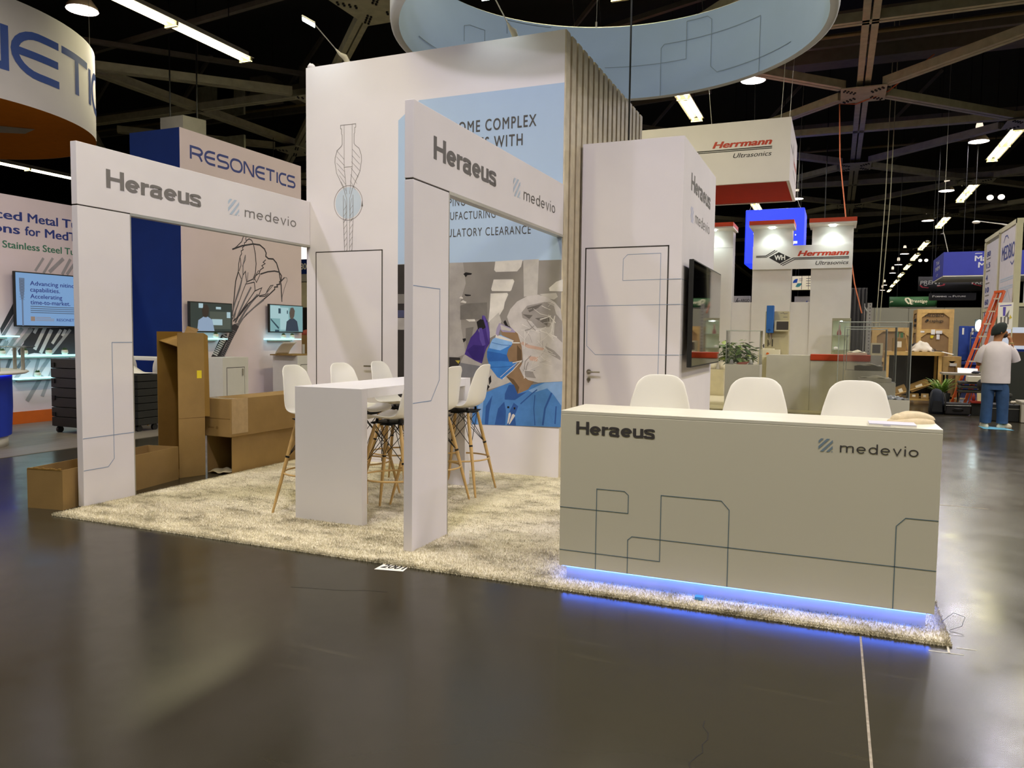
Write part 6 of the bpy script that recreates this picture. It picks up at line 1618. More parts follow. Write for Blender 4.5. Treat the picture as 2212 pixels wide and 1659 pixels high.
carton(1.75, 20.45, .142, .2, .2, .11, 0, 0, .1, 'small flat carton on the bottom shelf of the workbench')
carton(2.0, 20.5, .142, .16, .2, .11, 0, 0, -.1, 'small pale carton on the bottom shelf beside the fern', mat('pale_carton', 'b79a6c', .8))
carton(1.40, 20.5, 1.242, .27, .3, .31, 0, 0, .05, 'upright printed carton standing on the workbench top')
b = MB(); b.surf(lambda u, v: (1.64+.5*u, 20.3+.5*v, 1.243+.24*math.sin(PI*u)**.8*math.sin(PI*v)**.7+.02*math.sin(19*u)*math.cos(13*v)), 26, 18); small('white_cloth', 'cloth', b, mat('rumpled_white_cloth', 'd9cfc2', .9, var=.08, scale=8), (1.9, 20.5, 1.242), 'rumpled heap of white cloth on the workbench top', solid=.005)
b = MB(); b.blob((1.83, 20.95, 1.34), .2, .12, .1, 12, 8, 0, 0, .15); small('black_bag', 'bag', b, mat('black_nylon', '1b1718', .8), (1.83, 20.95, 1.242), 'black bag behind the white cloth heap on the workbench')
b = MB(); b.tube([(2.08, 20.3, 1.27), (2.2, 20.3, 1.26), (2.3, 20.35, 1.255)], .012, 6); b.tube([(2.08, 20.3, 1.30), (2.15, 20.32, 1.30), (2.17, 20.3, 1.26)], .01, 6); small('clamp_tool', 'tool', b, BLACKM, (2.2, 20.3, 1.242), 'dark clamp tool at the end of the workbench top')
b = MB(); b.hexa([(2.25, 20.05, 1.242), (2.45, 19.95, 1.19), (2.5, 20.05, 1.19), (2.3, 20.15, 1.242), (2.25, 20.05, 1.25), (2.45, 19.95, 1.2), (2.5, 20.05, 1.2), (2.3, 20.15, 1.25)]); small('paper_sheet', 'paper', b, PAPER, (2.3, 20.1, 1.242), 'white paper sheet sticking out over the workbench corner')
b = MB(); b.box(1.30, 1.38, 20.35, 20.36, 1.57, 1.7); b.box(1.42, 1.48, 20.4, 20.41, 1.56, 1.68); small('green_folder', 'folder', b, mat('green_card', '4c7a52', .6), (1.4, 20.4, 1.56), 'green folder poking out of the printed carton on the workbench')
b = MB(); b.hexa([(1.60, 20.6, 1.242), (1.63, 20.6, 1.242), (1.63, 20.63, 1.242), (1.60, 20.63, 1.242), (1.50, 20.6, 1.80), (1.53, 20.6, 1.80), (1.53, 20.63, 1.80), (1.50, 20.63, 1.80)]); small('wooden_stick', 'stick', b, CRATE, (1.6, 20.6, 1.242), 'thin wooden stick leaning between carton and white cloth')

# heap of luggage and furniture in the aisle
t = thing('potted_fern', 'bright green fern in a dark pot in front of the workbench', 'plant', (2.15, 18.8, 0))
b = MB(); b.lathe([(.001, 0), (.13, 0), (.17, .38), (.15, .38), (.14, .33), (.001, .33)], (2.15, 18.8, 0), 18); b.build('pot', BLACKP, t)
b = MB(); rnd = random.Random(8)
for i in range(90):
    a = rnd.uniform(0, 2*PI); L = rnd.uniform(.22, .46); e = rnd.uniform(.2, .62)
    p = [Vector((2.15+math.cos(a)*L*s_*.95, 18.8+math.sin(a)*L*s_*.8, .36+e*s_-.42*e*s_*s_*1.1)) for s_ in (0, .25, .5, .75, 1)]
    side = Vector((-math.sin(a), math.cos(a), 0))
    for j in range(4):
        for k in range(5):
            q = p[j].lerp(p[j+1], k/5); w_ = .055*(1-(j+k/5)/4.6)
            for s_ in (-1, 1): b.add([q, q+side*s_*w_+(p[j+1]-p[j])*.2, q+(p[j+1]-p[j])*.16], [(0, 1, 2)], rnd.choice((0, 0, 1)))
b.build('fronds', [mat('fern_green', '7ea03c', .5, var=.2), mat('fern_dark', '4e7030', .5, var=.2)], t)
t = thing('backpack', 'dark blue backpack standing on the floor before the fern', 'bag', (1.98, 17.9, 0))
b = MB(); b.loft([(1.97, 17.95, 0.005, .13, .10), (1.97, 17.95, .04, .15, .12), (1.97, 17.95, .3, .135, .11), (1.965, 17.95, .42, .12, .095), (1.96, 17.95, .49, .08, .07), (1.955, 17.95, .515, .03, .03)], 20); b.build('body', mat('navy_nylon', '1c2230', .8, var=.1), t)
b = MB(); b.hexa([(1.88, 17.81, .05), (2.07, 17.81, .05), (2.07, 17.9, .05), (1.88, 17.9, .05), (1.90, 17.83, .27), (2.05, 17.83, .27), (2.05, 17.9, .27), (1.90, 17.9, .27)]); b.build('pocket', mat('dark_nylon', '131418', .85), t)
for s_ in (-.1, .1):
    b = MB(); b.tube([(1.97+s_, 17.86, .45), (1.97+s_*1.4, 17.78, .3), (1.97+s_*1.4, 17.80, .08)], .015, 6); b.build('strap', BLACKP, t)
t = thing('suitcase', 'flat black soft suitcase lying on the floor beside the backpack', 'suitcase', (2.33, 17.95, 0))
b = MB(); b.box(2.11, 2.56, 17.8, 18.15, .005, .24); b.build('shell', mat('black_nylon', '1b1718', .8), t, bevel=.03)
b = MB(); b.tube([(2.25, 17.80, .10), (2.28, 17.76, .13), (2.40, 17.76, .13), (2.43, 17.80, .10)], .012, 6); b.build('handle', BLACKP, t)
b = MB(); b.tube([(2.1, 17.79, .19), (2.57, 17.79, .2)], .006, 6); b.build('zip', ALU, t)
CHAIRC = mat('dark_grey_upholstery', '3a3a36', .9, var=.1)
t = thing('stacking_chair', 'topmost dark stacking chair of the pile beside the fern', 'chair', (2.6, 18.7, 0))
def stchair(t, z, i):
    b = MB(); b.box(2.44, 2.9, 18.45, 18.9, z, z+.055); b.build('seat', CHAIRC, t, bevel=.02)
    b = MB()
    for x in (2.46, 2.88):
        if i == 2: b.tube([(x-.09, 18.45, 0.012), (x, 18.5, z-.014), (x, 18.88, z-.014), (x+.03, 18.98, .012)], .013, 8)
        else: b.tube([(x, 18.47, z-.014), (x, 18.88, z-.014)], .013, 8)
    b.build('frame', BLACKM, t)
stchair(t, .60, 0)
t = thing('stacking_chair', 'middle dark stacking chair of the pile beside the fern', 'chair', (2.62, 18.72, 0)); stchair(t, .51, 1)
t = thing('stacking_chair', 'lowest dark stacking chair of the pile beside the fern', 'chair', (2.62, 18.72, 0)); stchair(t, .42, 2)
t = thing('folding_table', 'grey topped folding table carrying papers behind the stacked chairs', 'table', (2.65, 19.4, 0))
b = MB(); b.box(2.2, 3.5, 19.1, 19.75, .76, .80); b.build('table_top', mat('grey_table_top', '8a8276', .5), t)
for x in (2.28, 3.42):
    b = MB(); b.bar((x, 19.15, 0), (x, 19.15, .76), .04, .04); b.build('leg', BLACKM, t)
    b = MB(); b.bar((x, 19.7, 0), (x, 19.7, .76), .04, .04); b.build('leg', BLACKM, t)
b = MB(); b.hexa([(2.48, 19.15, .802), (2.86, 19.12, .802), (2.9, 19.5, .802), (2.52, 19.55, .802), (2.48, 19.15, .81), (2.86, 19.12, .812), (2.9, 19.5, .90), (2.52, 19.55, .91)]); small('paper_board', 'board', b, PAPER, (2.65, 19.3, .802), 'propped white foam board on the folding table')
b = MB(); b.blob((2.82, 19.14, .83), .09, .05, .03, 10, 6, 0, 0, .2); small('dark_tools', 'tool', b, mat('blue_black_plastic', '23252f', .5), (2.82, 19.14, .802), 'dark bundle of tools on the folding table by the white shirt')
t = thing('flat_carton', 'long white carton lying across the stacked chairs', 'box', (2.75, 18.6, .66))
b = MB(); b.box(2.58, 3.0, 18.42, 18.75, .657, .77); b.build('carton', mat('off_white_carton', 'd5cfbf', .6), t, bevel=.004)
t = thing('flat_carton', 'long pale carton lying at shirt hem height on the black trunk side', 'box', (3.35, 18.6, .6))
b = MB(); b.box(2.98, 3.6, 18.3, 18.6, .62, .76); b.build('carton', mat('pale_carton', 'b79a6c', .8), t, bevel=.004)
b = MB(); b.box(3.0, 3.55, 18.35, 18.55, 0, .62); b.build('crate_below', BLACKP, t)
t = thing('toolbox', 'open red tool tray with bottles on the floor beside the suitcase', 'toolbox', (2.72, 18.0, 0))
b = MB(); b.box(2.60, 2.85, 17.95, 18.15, .005, .25); b.build('chest', BLACKP, t); b = MB(); b.box(2.58, 2.87, 17.9, 18.2, .25, .29); b.build('tray', mat('red_plastic', '8f2a20', .4), t)
b = MB(); b.box(2.70, 2.79, 18.0, 18.08, .292, .45); small('parts_carton', 'box', b, mat('cream_carton', 'd8cba0', .7), (2.74, 18.04, .292), 'small cream carton standing in the red tool tray')
b = MB(); b.lathe([(.001, 0), (.03, 0), (.03, .1), (.012, .13), (.012, .15), (.001, .15)], (2.64, 18.05, .292), 12); small('red_bottle', 'bottle', b, mat('red_plastic', '8f2a20', .4), (2.64, 18.05, .292), 'dark red bottle standing in the red tool tray')
b = MB(); b.blob((2.86, 17.9, .34), .06, .05, .035, 8, 6, 0, 0, .2); b.box(2.82, 2.9, 17.87, 17.93, .005, .32); small('yellow_drill', 'tool', b, mat('yellow_plastic', 'd8c030', .5), (2.86, 17.9, .005), 'small yellow power tool beside the jeans')
t = thing('office_chair', 'dark grey upholstered office chair beside the white shirt', 'chair', (3.1, 17.7, 0))
b = MB(); b.box(2.92, 3.16, 17.72, 17.8, .62, 1.02); b.build('backrest', CHAIRC, t, bevel=.04)
b = MB(); b.box(2.88, 3.2, 17.4, 17.75, .42, .5); b.build('seat', CHAIRC, t, bevel=.03)
b = MB(); b.tube([(3.05, 17.55, .05), (3.05, 17.55, .42)], .025, 8)
for k in range(5): b.tube([(3.05, 17.55, .08), (3.05+.26*math.cos(k*1.2566), 17.55+.26*math.sin(k*1.2566), .03)], .016, 6)
b.build('base', BLACKM, t)
t = thing('equipment_case', 'black equipment trunk on the floor behind the jeans', 'case', (3.05, 16.95, 0))
b = MB(); b.box(2.74, 3.21, 16.8, 17.2, .004, .33); b.build('body', BLACKP, t, bevel=.012)
b = MB(); b.box(2.74, 3.21, 16.795, 16.8, .24, .25); b.box(2.85, 2.9, 16.785, 16.8, .2, .29); b.build('latch', ALU, t)
b = MB(); b.blob((3.0, 16.9, .37), .06, .05, .04, 8, 6, 0, 0, .3); b.blob((3.12, 16.92, .36), .05, .05, .03, 8, 6, 0, 0, .3); small('parts_heap', 'part', b, mat('metal_bits', 'b5aa98', .4, var=.4, scale=40), (3.05, 16.9, .332), 'small metal fittings lying on top of the black equipment trunk')
t = thing('grey_tote', 'grey storage tote at the aisle edge beside the black trunk', 'box', (3.35, 16.85, 0))
b = MB(); b.box(3.215, 3.7, 16.7, 17.2, .004, .36); b.build('tub', mat('grey_tote_plastic', 'a9a294', .5), t, bevel=.01)
b = MB(); b.box(3.205, 3.71, 16.69, 17.21, .36, .40); b.build('rim', mat('grey_tote_plastic', 'a9a294', .5), t, bevel=.006)
b = MB(); b.box(3.08, 3.6, 17.8, 17.9, .3, 1.30); small('dark_board', 'panel', b, mat('greenish_black_board', '23261f', .7), (3.3, 17.85, .0), 'dark upright board behind the office chair at the aisle edge')
b = MB(); b.blob((2.80, 18.05, .62), .12, .1, .13); b.tube([(2.8, 18.05, .02), (2.8, 18.05, .5)], .02, 6); small('black_ball', 'bag', b, mat('black_nylon', '1b1718', .8), (2.8, 18.05, .0), 'round black hat-like bag on a stick beside the jeans')
# light blue mat and pads
b = MB(); b.poly(FZ(0), [(2.385, 15.72), (2.40, 15.22), (2.845, 15.20), (2.76, 15.60)], .004); small('floor_mat', 'mat', b, mat('sky_blue_mat', '5fb4dc', .3), (2.6, 15.4, 0), 'thin light blue sheet on the floor under the white sneakers')
for x0, x1, y, l, g_ in ((3.48, 3.74, 27.0, 'blue padded panel with white tags beside the tall crate', None), (3.76, 4.3, 27.2, 'wide blue padded panel behind the orange ladder', None)):
    t = thing('blue_pad', l, 'pad', ((x0+x1)/2, y, 0))
    b = MB(); b.box(x0, x1, y, y+.1, .9, 1.96); b.build('padding', mat('blue_quilt', '28449a', .8, var=.1), t, bevel=.02)
    b = MB(); b.box(x0+.08, x0+.13, y-.004, y, 1.7, 1.9); b.build('tag', PAPER, t)
    b = MB(); b.box(x0+.05, x1-.05, y+.1, y+.2, 0, .95); b.build('cart', BLACKM, t)
b = MB(); b.box(3.2, 4.4, 25.6, 26.2, .82, .9); b.box(3.22, 4.38, 25.65, 26.15, 0, .82); small('draped_table', 'table', b, [mat('blue_table_drape', '2a3f96', .8)], (3.8, 25.9, 0), 'low blue draped table behind the orange ladder')
t = thing('folding_chair', 'blue chair with a chrome frame in front of the blue pads', 'chair', (3.95, 26.4, 0))
b = MB(); b.box(3.76, 4.06, 26.6, 26.64, 1.2, 1.5); b.build('backrest', mat('blue_quilt', '28449a', .8, var=.1), t, bevel=.02)
b = MB(); b.tube([(3.74, 26.62, 0), (3.74, 26.62, 1.75), (3.80, 26.62, 1.80), (4.02, 26.62, 1.80), (4.08, 26.62, 1.75), (4.08, 26.62, 0)], .016, 8); b.tube([(3.74, 26.62, 1.6), (4.08, 26.62, 1.6)], .014, 6); b.build('frame', CHROME, t)
t = thing('stage_lamp', 'glaring white work lamp beside the orange ladder', 'lamp', (3.9, 26.35, 1.8))
b = MB(); b.blob((3.9, 26.3, 1.96), .10, .06, .17); b.build('lens', glow('glare_white', 'dffcff', 30), t)
b = MB(); b.box(3.80, 4.0, 26.37, 26.42, 1.78, 2.14); b.tube([(3.9, 26.4, 0), (3.9, 26.4, 1.8)], .02, 8); b.build('stand', BLACKM, t)
# ladder
t = thing('step_ladder', 'orange step ladder leaning against the white lettered booth frame', 'ladder', (2.75, 20, 0))
ORL = mat('orange_fibreglass', 'd2571c', .45, var=.06)
A0, A1 = Vector((2.46, 19.9, 0.01)), Vector((3.28, 20.15, 2.62))
off = Vector((.24, -.12, 0))
for o_ in (Vector((0, 0, 0)), off):
    b = MB(); b.bar(A0+o_, A1+o_*.6, .05, .10, 0, (0, 1, 0)); b.build('rail', ORL, t)
for i in range(9):
    k = (i+.7)/9.3; p, q = A0.lerp(A1, k), (A0+off).lerp(A1+off*.5, k)
    b = MB(); b.bar(p, q, .09, .03, 0, (0, 0, 1)); b.build('rung', mat('ladder_step', 'c9b8a0', .5), t)
b = MB(); b.bar(A1-Vector((.03, 0, .02)), A1+off*.5+Vector((.03, 0, 0)), .12, .05); b.build('top_cap', ORL, t)
for o_ in (Vector((.25, .75, 0)), off+Vector((.25, .75, 0))):
    b = MB(); b.bar(A0+o_+Vector((.0, .3, 0)), A1+off*.25, .025, .04, 0, (0, 1, 0)); b.build('rear_rail', ORL, t)

# lettered booth frame by the aisle
t = thing('framed_booth', 'white framed booth wall with a round blue outlined name at the aisle edge', 'booth', (3.6, 21, 0))
FRM = mat('cream_frame', 'c9c4a4', .5, var=.03)
x = 3.6; ya, yb, yc_ = 24.0, 22.05, 20.2
b = MB(); b.box(x, x+.12, yc_-.12, yc_, 0, 4.22); b.build('post', FRM, t)
b = MB(); b.box(x, x+.10, yb-.06, yb+.06, 0, 4.15); b.build('post', FRM, t)
b = MB(); b.box(x, x+.10, ya-.08, ya+.06, 0, 4.15); b.build('post', FRM, t)
b = MB(); b.box(x, x+.12, yc_-.119, ya+.06, 4.12, 4.22); b.build('top_rail', FRM, t)
b = MB(); b.box(x+.01, x+.10, yc_, ya, 2.28, 2.36); b.build('middle_rail', FRM, t)
b = MB(); b.box(x+.12, x+3.2, yc_-.12, yc_, 4.12, 4.22); b.build('top_rail', FRM, t)
b = MB(); b.box(x+.12, x+3.2, yc_-.11, yc_-.02, 2.28, 2.36); b.build('middle_rail', FRM, t)
PNL = mat('pale_lilac_print', 'cfcad2', .6, var=.03)
b = MB(); b.box(x+.03, x+.05, yc_, yb-.06, 2.36, 4.12); p1 = b.build('print_panel', PNL, t)
b = MB(); b.box(x+.03, x+.05, yb+.25, ya-.08, 1.2, 4.05); p2 = b.build('print_panel', PNL, t)
b = MB(); b.box(x+.2, x+3.2, yc_-.07, yc_-.05, 2.36, 4.12); p3 = b.build('print_panel', mat('pale_sky_print', 'c2c4c9', .6, var=.08, scale=2), t)
P = lambda a, c, l=0: (x+.03-l, yb-.06-a, c)
W_ = yb-.06-yc_
b = MB(); b.text(P, 'MEDBIO', .12*W_, .93*W_, 3.42, .33, 0, .01, 0, .004)
b.stroke(P, [(.2*W_, 3.85), (.3*W_, 3.98), (.42*W_, 3.98), (.5*W_, 3.9)], .03, .004); b.stroke(P, [(.7*W_, 3.33), (.8*W_, 3.25), (.92*W_, 3.32), (.96*W_, 3.45)], .03, .004)
b.build('lettering', NAVYT, p1)
b = MB()
for z in (2.98, 2.93, 2.78, 2.73): b.stroke(P, [(.1*W_, z), (.92*W_, z)], .03, .004)
b.stroke(P, [(.1*W_, 2.4), (.45*W_, 2.55), (.6*W_, 2.7), (.8*W_, 2.42)], .03, .004); b.build('small_print', PALEBLUE, p1)
P = lambda a, c, l=0: (x+.03-l, ya-.08-a, c)
b = MB()
for s_, z in (('80', 3.72), ('1.5', 3.42), ('4', 3.10), ('10', 2.78), ('60', 2.46), ('17', 2.13), ('7', 1.82)): b.text(P, s_, .12, .12+.42*len(s_.replace('.', ''))*.62, z, .13, 0, .03, 0, .004)
b.build('numbers', NAVYT, p2)
b = MB()
for i in range(7): b.stroke(P, [(.12, 3.66-i*.32), (.65, 3.66-i*.32)], .03, .004)
b.build('small_print', GREYL, p2)
b = MB(); b.box(x+.35, x+1.5, yc_-.085, yc_-.075, 2.36, 2.9); b.build('tan_print', mat('tan_print', 'c0a070', .6), p3)
t = thing('arm_lamp', 'small arm spotlight on top of the lettered booth frame', 'lamp', (3.6, 21.3, 4.22))
b = MB(); b.tube([(3.65, 21.35, 4.222), (3.55, 21.5, 4.28), (3.15, 21.9, 4.42)], [.03, .015, .010], 8); b.build('arm', ALU, t)
b = MB(); b.blob((3.08, 21.95, 4.41), .09, .06, .04); b.build('lamp_head', PAPER, t)
# counters, posters and a drawn chart inside that booth
t = thing('lit_counter', 'bright white shelf counter with blue edges beside the raised hand', 'counter', (3.35, 18.4, 0))
b = MB()
for z in (.92, 1.16, 1.36): b.box(3.17, 3.9, 18.4, 18.9, z, z+.05)
b.box(3.2, 3.9, 18.85, 18.9, 0, 1.8); b.build('shelf', glow('lit_white_shelf', 'dfeaff', .5), t)
b = MB(); b.box(3.165, 3.9, 18.39, 18.4, 1.30, 1.35); b.box(3.165, 3.9, 18.39, 18.4, 1.10, 1.14); b.build('edge', NAVY, t)
b = MB(); b.box(3.28, 3.9, 18.5, 18.52, 1.21, 1.34); b.box(3.28, 3.9, 18.5, 18.52, 1.42, 1.68); b.build('wood_panel', mat('walnut_panel', '8a5c34', .5), t)
t = thing('poster', 'white poster of violet and grey drawn figures beside the beanie', 'poster', (3.3, 18.3, 1.75))
b = MB(); b.box(3.03, 3.29, 18.3, 18.31, 1.75, 2.29); b.build('sheet', PAPER, t)
P = FY(18.3); b = MB()
b.poly(P, [(3.12, 2.02), (3.16, 2.02), (3.165, 2.2), (3.115, 2.2)], .002, 0); b.poly(P, [(3.15, 2.0), (3.23, 2.15), (3.21, 2.0)], .002, 1); b.poly(P, [(3.23, 1.95), (3.28, 1.98), (3.24, 2.05)], .002, 2)
for k in range(3): b.poly(P, [(3.08+k*.06, 1.85), (3.105+k*.06, 1.85), (3.11+k*.06, 2.0), (3.075+k*.06, 2.0)], .002, 1)
b.stroke(P, [(3.06, 2.22), (3.26, 2.24)], .02, .002, 0); b.stroke(P, [(3.12, 1.80), (3.18, 1.80)], .02, .002, 1)
b.build('figures', [mat('violet_print', '5a4ab0', .6), GREYL, mat('yellow_print', 'd8c040', .6)], t)
b = MB(); b.box(3.28, 3.3, 18.31, 18.33, 0, 2.3); b.build('stand_post', FRM, t)
t = bpy.data.objects['framed_booth']
b = MB(); b.box(3.64, 3.66, 20.25, 23.9, 1.0, 2.27); b.build('dark_glass', mat('dark_window', '2c2c2e', .15), t)
b = MB(); b.box(3.63, 3.67, 21.0, 21.08, 0, 2.27); b.box(3.63, 3.67, 20.5, 20.56, 0, 2.27); b.box(3.62, 3.68, 20.25, 23.9, .9, 1.0); b.build('window_frame', FRM, t)

# ================================================================= the person
t = thing('person', 'person from behind in a white t-shirt, jeans and dark beanie, hand raised to the mouth', 'person', (2.6, 15.6, .004))
SKIN = mat('warm_skin', 'a9744c', .55, var=.05, scale=14)
PX, PY = 2.60, 15.6
def skin_body():
    J = [((0, 0, .92), .13), ((0, -.005, 1.12), .135), ((0, -.01, 1.32), .14), ((0, 0, 1.47), .075), ((.005, .01, 1.55), .066), ((.03, .025, 1.62), .10), ((.035, .025, 1.70), .112), ((.025, .015, 1.77), .085)]
    vs = [Vector(a) for a, r in J]; rs = [r for a, r in J]; es = [(i, i+1) for i in range(len(J)-1)]
    def chain(root, pts):
        k = root
        for a, r in pts:
            vs.append(Vector(a)); rs.append(r); es.append((k, len(vs)-1)); k = len(vs)-1
        return k
    chain(0, [((-.10, 0, .84), .10), ((-.115, .005, .5), .07), ((-.125, .02, .10), .045), ((-.13, -.02, .05), .04)])
    chain(0, [((.11, 0, .84), .10), ((.13, .0, .5), .07), ((.135, .02, .10), .045), ((.14, -.02, .05), .04)])
    chain(2, [((-.17, 0, 1.38), .06), ((-.245, .02, 1.22), .052), ((-.27, .05, 1.10), .045), ((-.21, .24, 1.10), .036), ((-.17, .36, 1.16), .028), ((-.15, .41, 1.18), .03)])
    w = chain(2, [((.17, 0, 1.40), .07), ((.26, .03, 1.22), .055), ((.285, .06, 1.14), .047), ((.27, .15, 1.32), .038), ((.235, .20, 1.50), .027), ((.22, .20, 1.545), .034), ((.205, .19, 1.575), .034)])
    for dx, L in ((-.030, .05), (-.010, .065), (.011, .062), (.031, .045)):   # four fingers bent towards the mouth
        chain(w, [((.20+dx*.5, .185+abs(dx)*.2, 1.60), .0105), ((.185+dx*.4, .17+dx*.3, 1.60+L*.55), .0095), ((.155+dx*.3, .15+dx*.4, 1.60+L*.45), .008)])
    chain(w, [((.175, .165, 1.575), .012), ((.145, .15, 1.60), .0095)])       # thumb
    me = bpy.data.meshes.new('body'); me.from_pydata([v+Vector((0, 0, 0)) for v in vs], es, [])
    o = bpy.data.objects.new('body', me); COL.objects.link(o); o.parent = t; o.location = (0, 0, 0)
    me.materials.append(SKIN)
    sm = o.modifiers.new('skin', 'SKIN'); sm.use_smooth_shade = True
    for d_, r in zip(me.skin_vertices[0].data, rs): d_.radius = (r, r*.92)
    me.skin_vertices[0].data[0].use_root = True
    q = o.modifiers.new('subs', 'SUBSURF'); q.levels = 2; q.render_levels = 2
    return o
body = skin_body()
def w(b): 
    b.v = [(x+PX, y+PY, z+.004) for x, y, z in b.v]; return b
# face: turned to the far right of the aisle
b = MB(); b.blob((.145, .075, 1.655), .016, .016, .022); b.blob((.135, .08, 1.605), .024, .022, .011)
for s_ in (-.032, .034): b.blob((.12, .075+s_, 1.69), .012, .012, .009)
w(b).build('face', SKIN, t)
b = MB(); b.blob((.03, -.085, 1.665), .022, .014, .036); w(b).build('ear', SKIN, t)
b = MB(); b.blob((.095, .04, 1.605), .062, .078, .05); w(b).build('beard', mat('dark_beard', '2a1c14', .9), t)
b = MB(); b.loft([(0, 0, -.105, .098, .100), (0, 0, -.10, .110, .110), (0, 0, -.06, .122, .117), (0, 0, .0, .126, .118), (-.004, 0, .045, .112, .105), (-.008, 0, .075, .085, .082), (-.01, 0, .092, .05, .05), (-.01, 0, .098, .012, .012)], 20)
bt = []
for x, y, z in b.v:
    bt.append((x*math.cos(-.30)+z*.12+.018, y+.012, x*.30+z+1.728))
b.v = bt
w(b).build('beanie', mat('dark_green_knit', '232b28', .95, var=.1, bump=.3, bscale=300), t)
SHIRT = mat('white_cotton', 'd8cfd0', .85, var=.04, scale=7, spec=.1)
b = MB()
b.loft([(.0, 0, .775, .222, .165), (.0, 0, .80, .226, .168), (-.005, 0, .95, .222, .162), (-.005, -.01, 1.12, .222, .158), (-.005, -.015, 1.30, .228, .148), (0, -.012, 1.38, .222, .13), (0, -.01, 1.43, .19, .11), (0, -.005, 1.47, .13, .092), (.0, 0, 1.50, .088, .084)], 24)
b.tube([(-.15, -.005, 1.40), (-.205, 0, 1.34), (-.245, .015, 1.24), (-.268, .035, 1.14)], [.07, .082, .082, .08], 14)
b.tube([(.15, -.005, 1.40), (.205, .005, 1.35), (.255, .02, 1.26), (.288, .05, 1.165)], [.07, .082, .084, .082], 14)
rr = random.Random(3)
b.v = [(x, y+.006*math.sin(x*40+z*23), z+.0) if z > .8 else (x+.004*math.sin(y*60), y, z) for x, y, z in b.v]
w(b).build('t_shirt', SHIRT, t, subs=1)
JEAN = mat('blue_denim', '3c5478', .85, var=.16, scale=9, bump=.2, bscale=120, spec=.1)
b = MB()
b.loft([(.0, 0, .66, .19, .14), (.0, 0, .74, .19, .145), (.0, 0, .85, .185, .14)], 18)
for s_ in (-1, 1):
    dx = 0 if s_ < 0 else .01
    b.loft([(s_*.122+dx, .02, .075, .092, .10), (s_*.122+dx, .02, .10, .095, .10), (s_*.118+dx, .01, .2, .088, .095), (s_*.112+dx, 0, .42, .092, .10), (s_*.105+dx*.6, 0, .60, .105, .12), (s_*.095, 0, .74, .112, .135), (s_*.085, 0, .82, .09, .12)], 16)
b.v = [(x+.005*math.sin(z*70+x*20), y+.005*math.sin(z*55), z) for x, y, z in b.v]
w(b).build('jeans', JEAN, t, subs=1)
for s_, rz in ((-1, .2), (1, -1.0)):
    b = MB()
    def shoe(u, v):
        a = v*2*PI; L = .15 if u < 1 else 0
        return 0, 0, 0
    prof = [(0, .0, .048, .145), (0, .028, .052, .15), (0, .055, .046, .12), (-.035, .085, .036, .07), (-.05, .105, .03, .045)]
    b.loft([(0, .03+py, pz, rx, ry) for py, pz, rx, ry in prof], 16)
    ca, sa = math.cos(rz), math.sin(rz)
    b.v = [(x*ca-y*sa+s_*.125+(.02 if s_ > 0 else 0), x*sa+y*ca+.03, z) for x, y, z in b.v]
    w(b).build('sneaker', mat('white_leather', 'd9d0b8', .5, var=.04), t)
b = MB(); b.ring((0, 0, 0), .034, .006, 14, 6); b.v = [(x+.24, y+.19, z+1.47) for x, y, z in b.v]; w(b).build('wristband', mat('green_band', 'a5b26a', .6), t)
# ================================================================= hall shell
DARK = mat('dark_hall_paint', '2a2723', .9, var=.15)
struct(MB().box(-60, 46, 131.8, 132, 0, 12).build('wall_far', DARK))
struct(MB().box(-60, -59.8, -14, 132, 0, 12).build('wall_left', DARK))
struct(MB().box(45.8, 46, -14, 132, 0, 12).build('wall_right', DARK))
struct(MB().box(-60, 46, -14, -13.8, 0, 12).build('wall_back', DARK))
DECK = mat('black_roof_deck', '11100e', .95, var=.2)
STEEL = mat('grey_roof_steel', 'a6a286', .7, var=.12, scale=5)
STEELD = mat('dark_roof_steel', '5a5448', .8, var=.12, scale=5)
ce = bpy.data.objects.new('ceiling', None); COL.objects.link(ce); ORI['ceiling'] = Vector((0,0,0)); ce['kind'] = 'structure'
b = MB(); b.box(-60, 46, -14, 132, 11.6, 11.8); b.build('deck', DECK, ce)
ZS = 8.15
GX = [.45+9.25*i for i in (-3, -2, -1, 0, 1, 2)]
def twin(name, p, q, w=.30, m=STEEL):
    p, q = Vector(p), Vector(q); d = (q-p).normalized(); n = d.cross(Vector((0,0,1))).normalized()*(w/2)
    b = MB()
    b.bar(p+n*.55, q+n*.55, w*.42, .20); b.bar(p-n*.55, q-n*.55, w*.42, .20)
    b.build(name, m, ce)
for x in GX[1:]: twin('beam', (x, 4, ZS+.12), (x, 90, ZS+.12), .34)
for k in range(6):
    y = 18.2+9.3*k
    twin('cross_beam', (-28, y, ZS+.12), (24, y, ZS+.12), .26)
NY = [13.5+9.3*k for k in range(5)]
for i, x in enumerate(GX[:-1]):
    for y in NY[:-1]:
        cx_, cy_ = x+4.625, y+4.65
        if abs(cx_+9) > 26: continue
        for sx, sy in ((1, 1), (-1, 1), (1, -1), (-1, -1)):
            twin('brace', (cx_+sx*.6, cy_+sy*.6, ZS-.02), (cx_+sx*4.1, cy_+sy*4.15, ZS-.02), .28)
def gusset(x, y, w=.55, d=.68):
    b = MB(); b.box(x-w, x+w, y-d, y+d, ZS-.16, ZS-.135)
    g_ = b.build('gusset_plate', STEEL, ce)
    b = MB()
    for sx in (-1, 1):
        for sy in (-1, 1):
            for i in range(4):
                for j in range(2):
                    px, py = x+sx*(.2+i*.08+j*.03), y+sy*(.2+i*.09-j*.08+.08)
                    b.lathe([(.001, -.03), (.026, -.03), (.026, 0)], (px, py, ZS-.16), 6, 0, False)
    b.build('bolt', BLACKM, g_)
for x in GX[1:-1]:
    for y in NY: gusset(x, y)
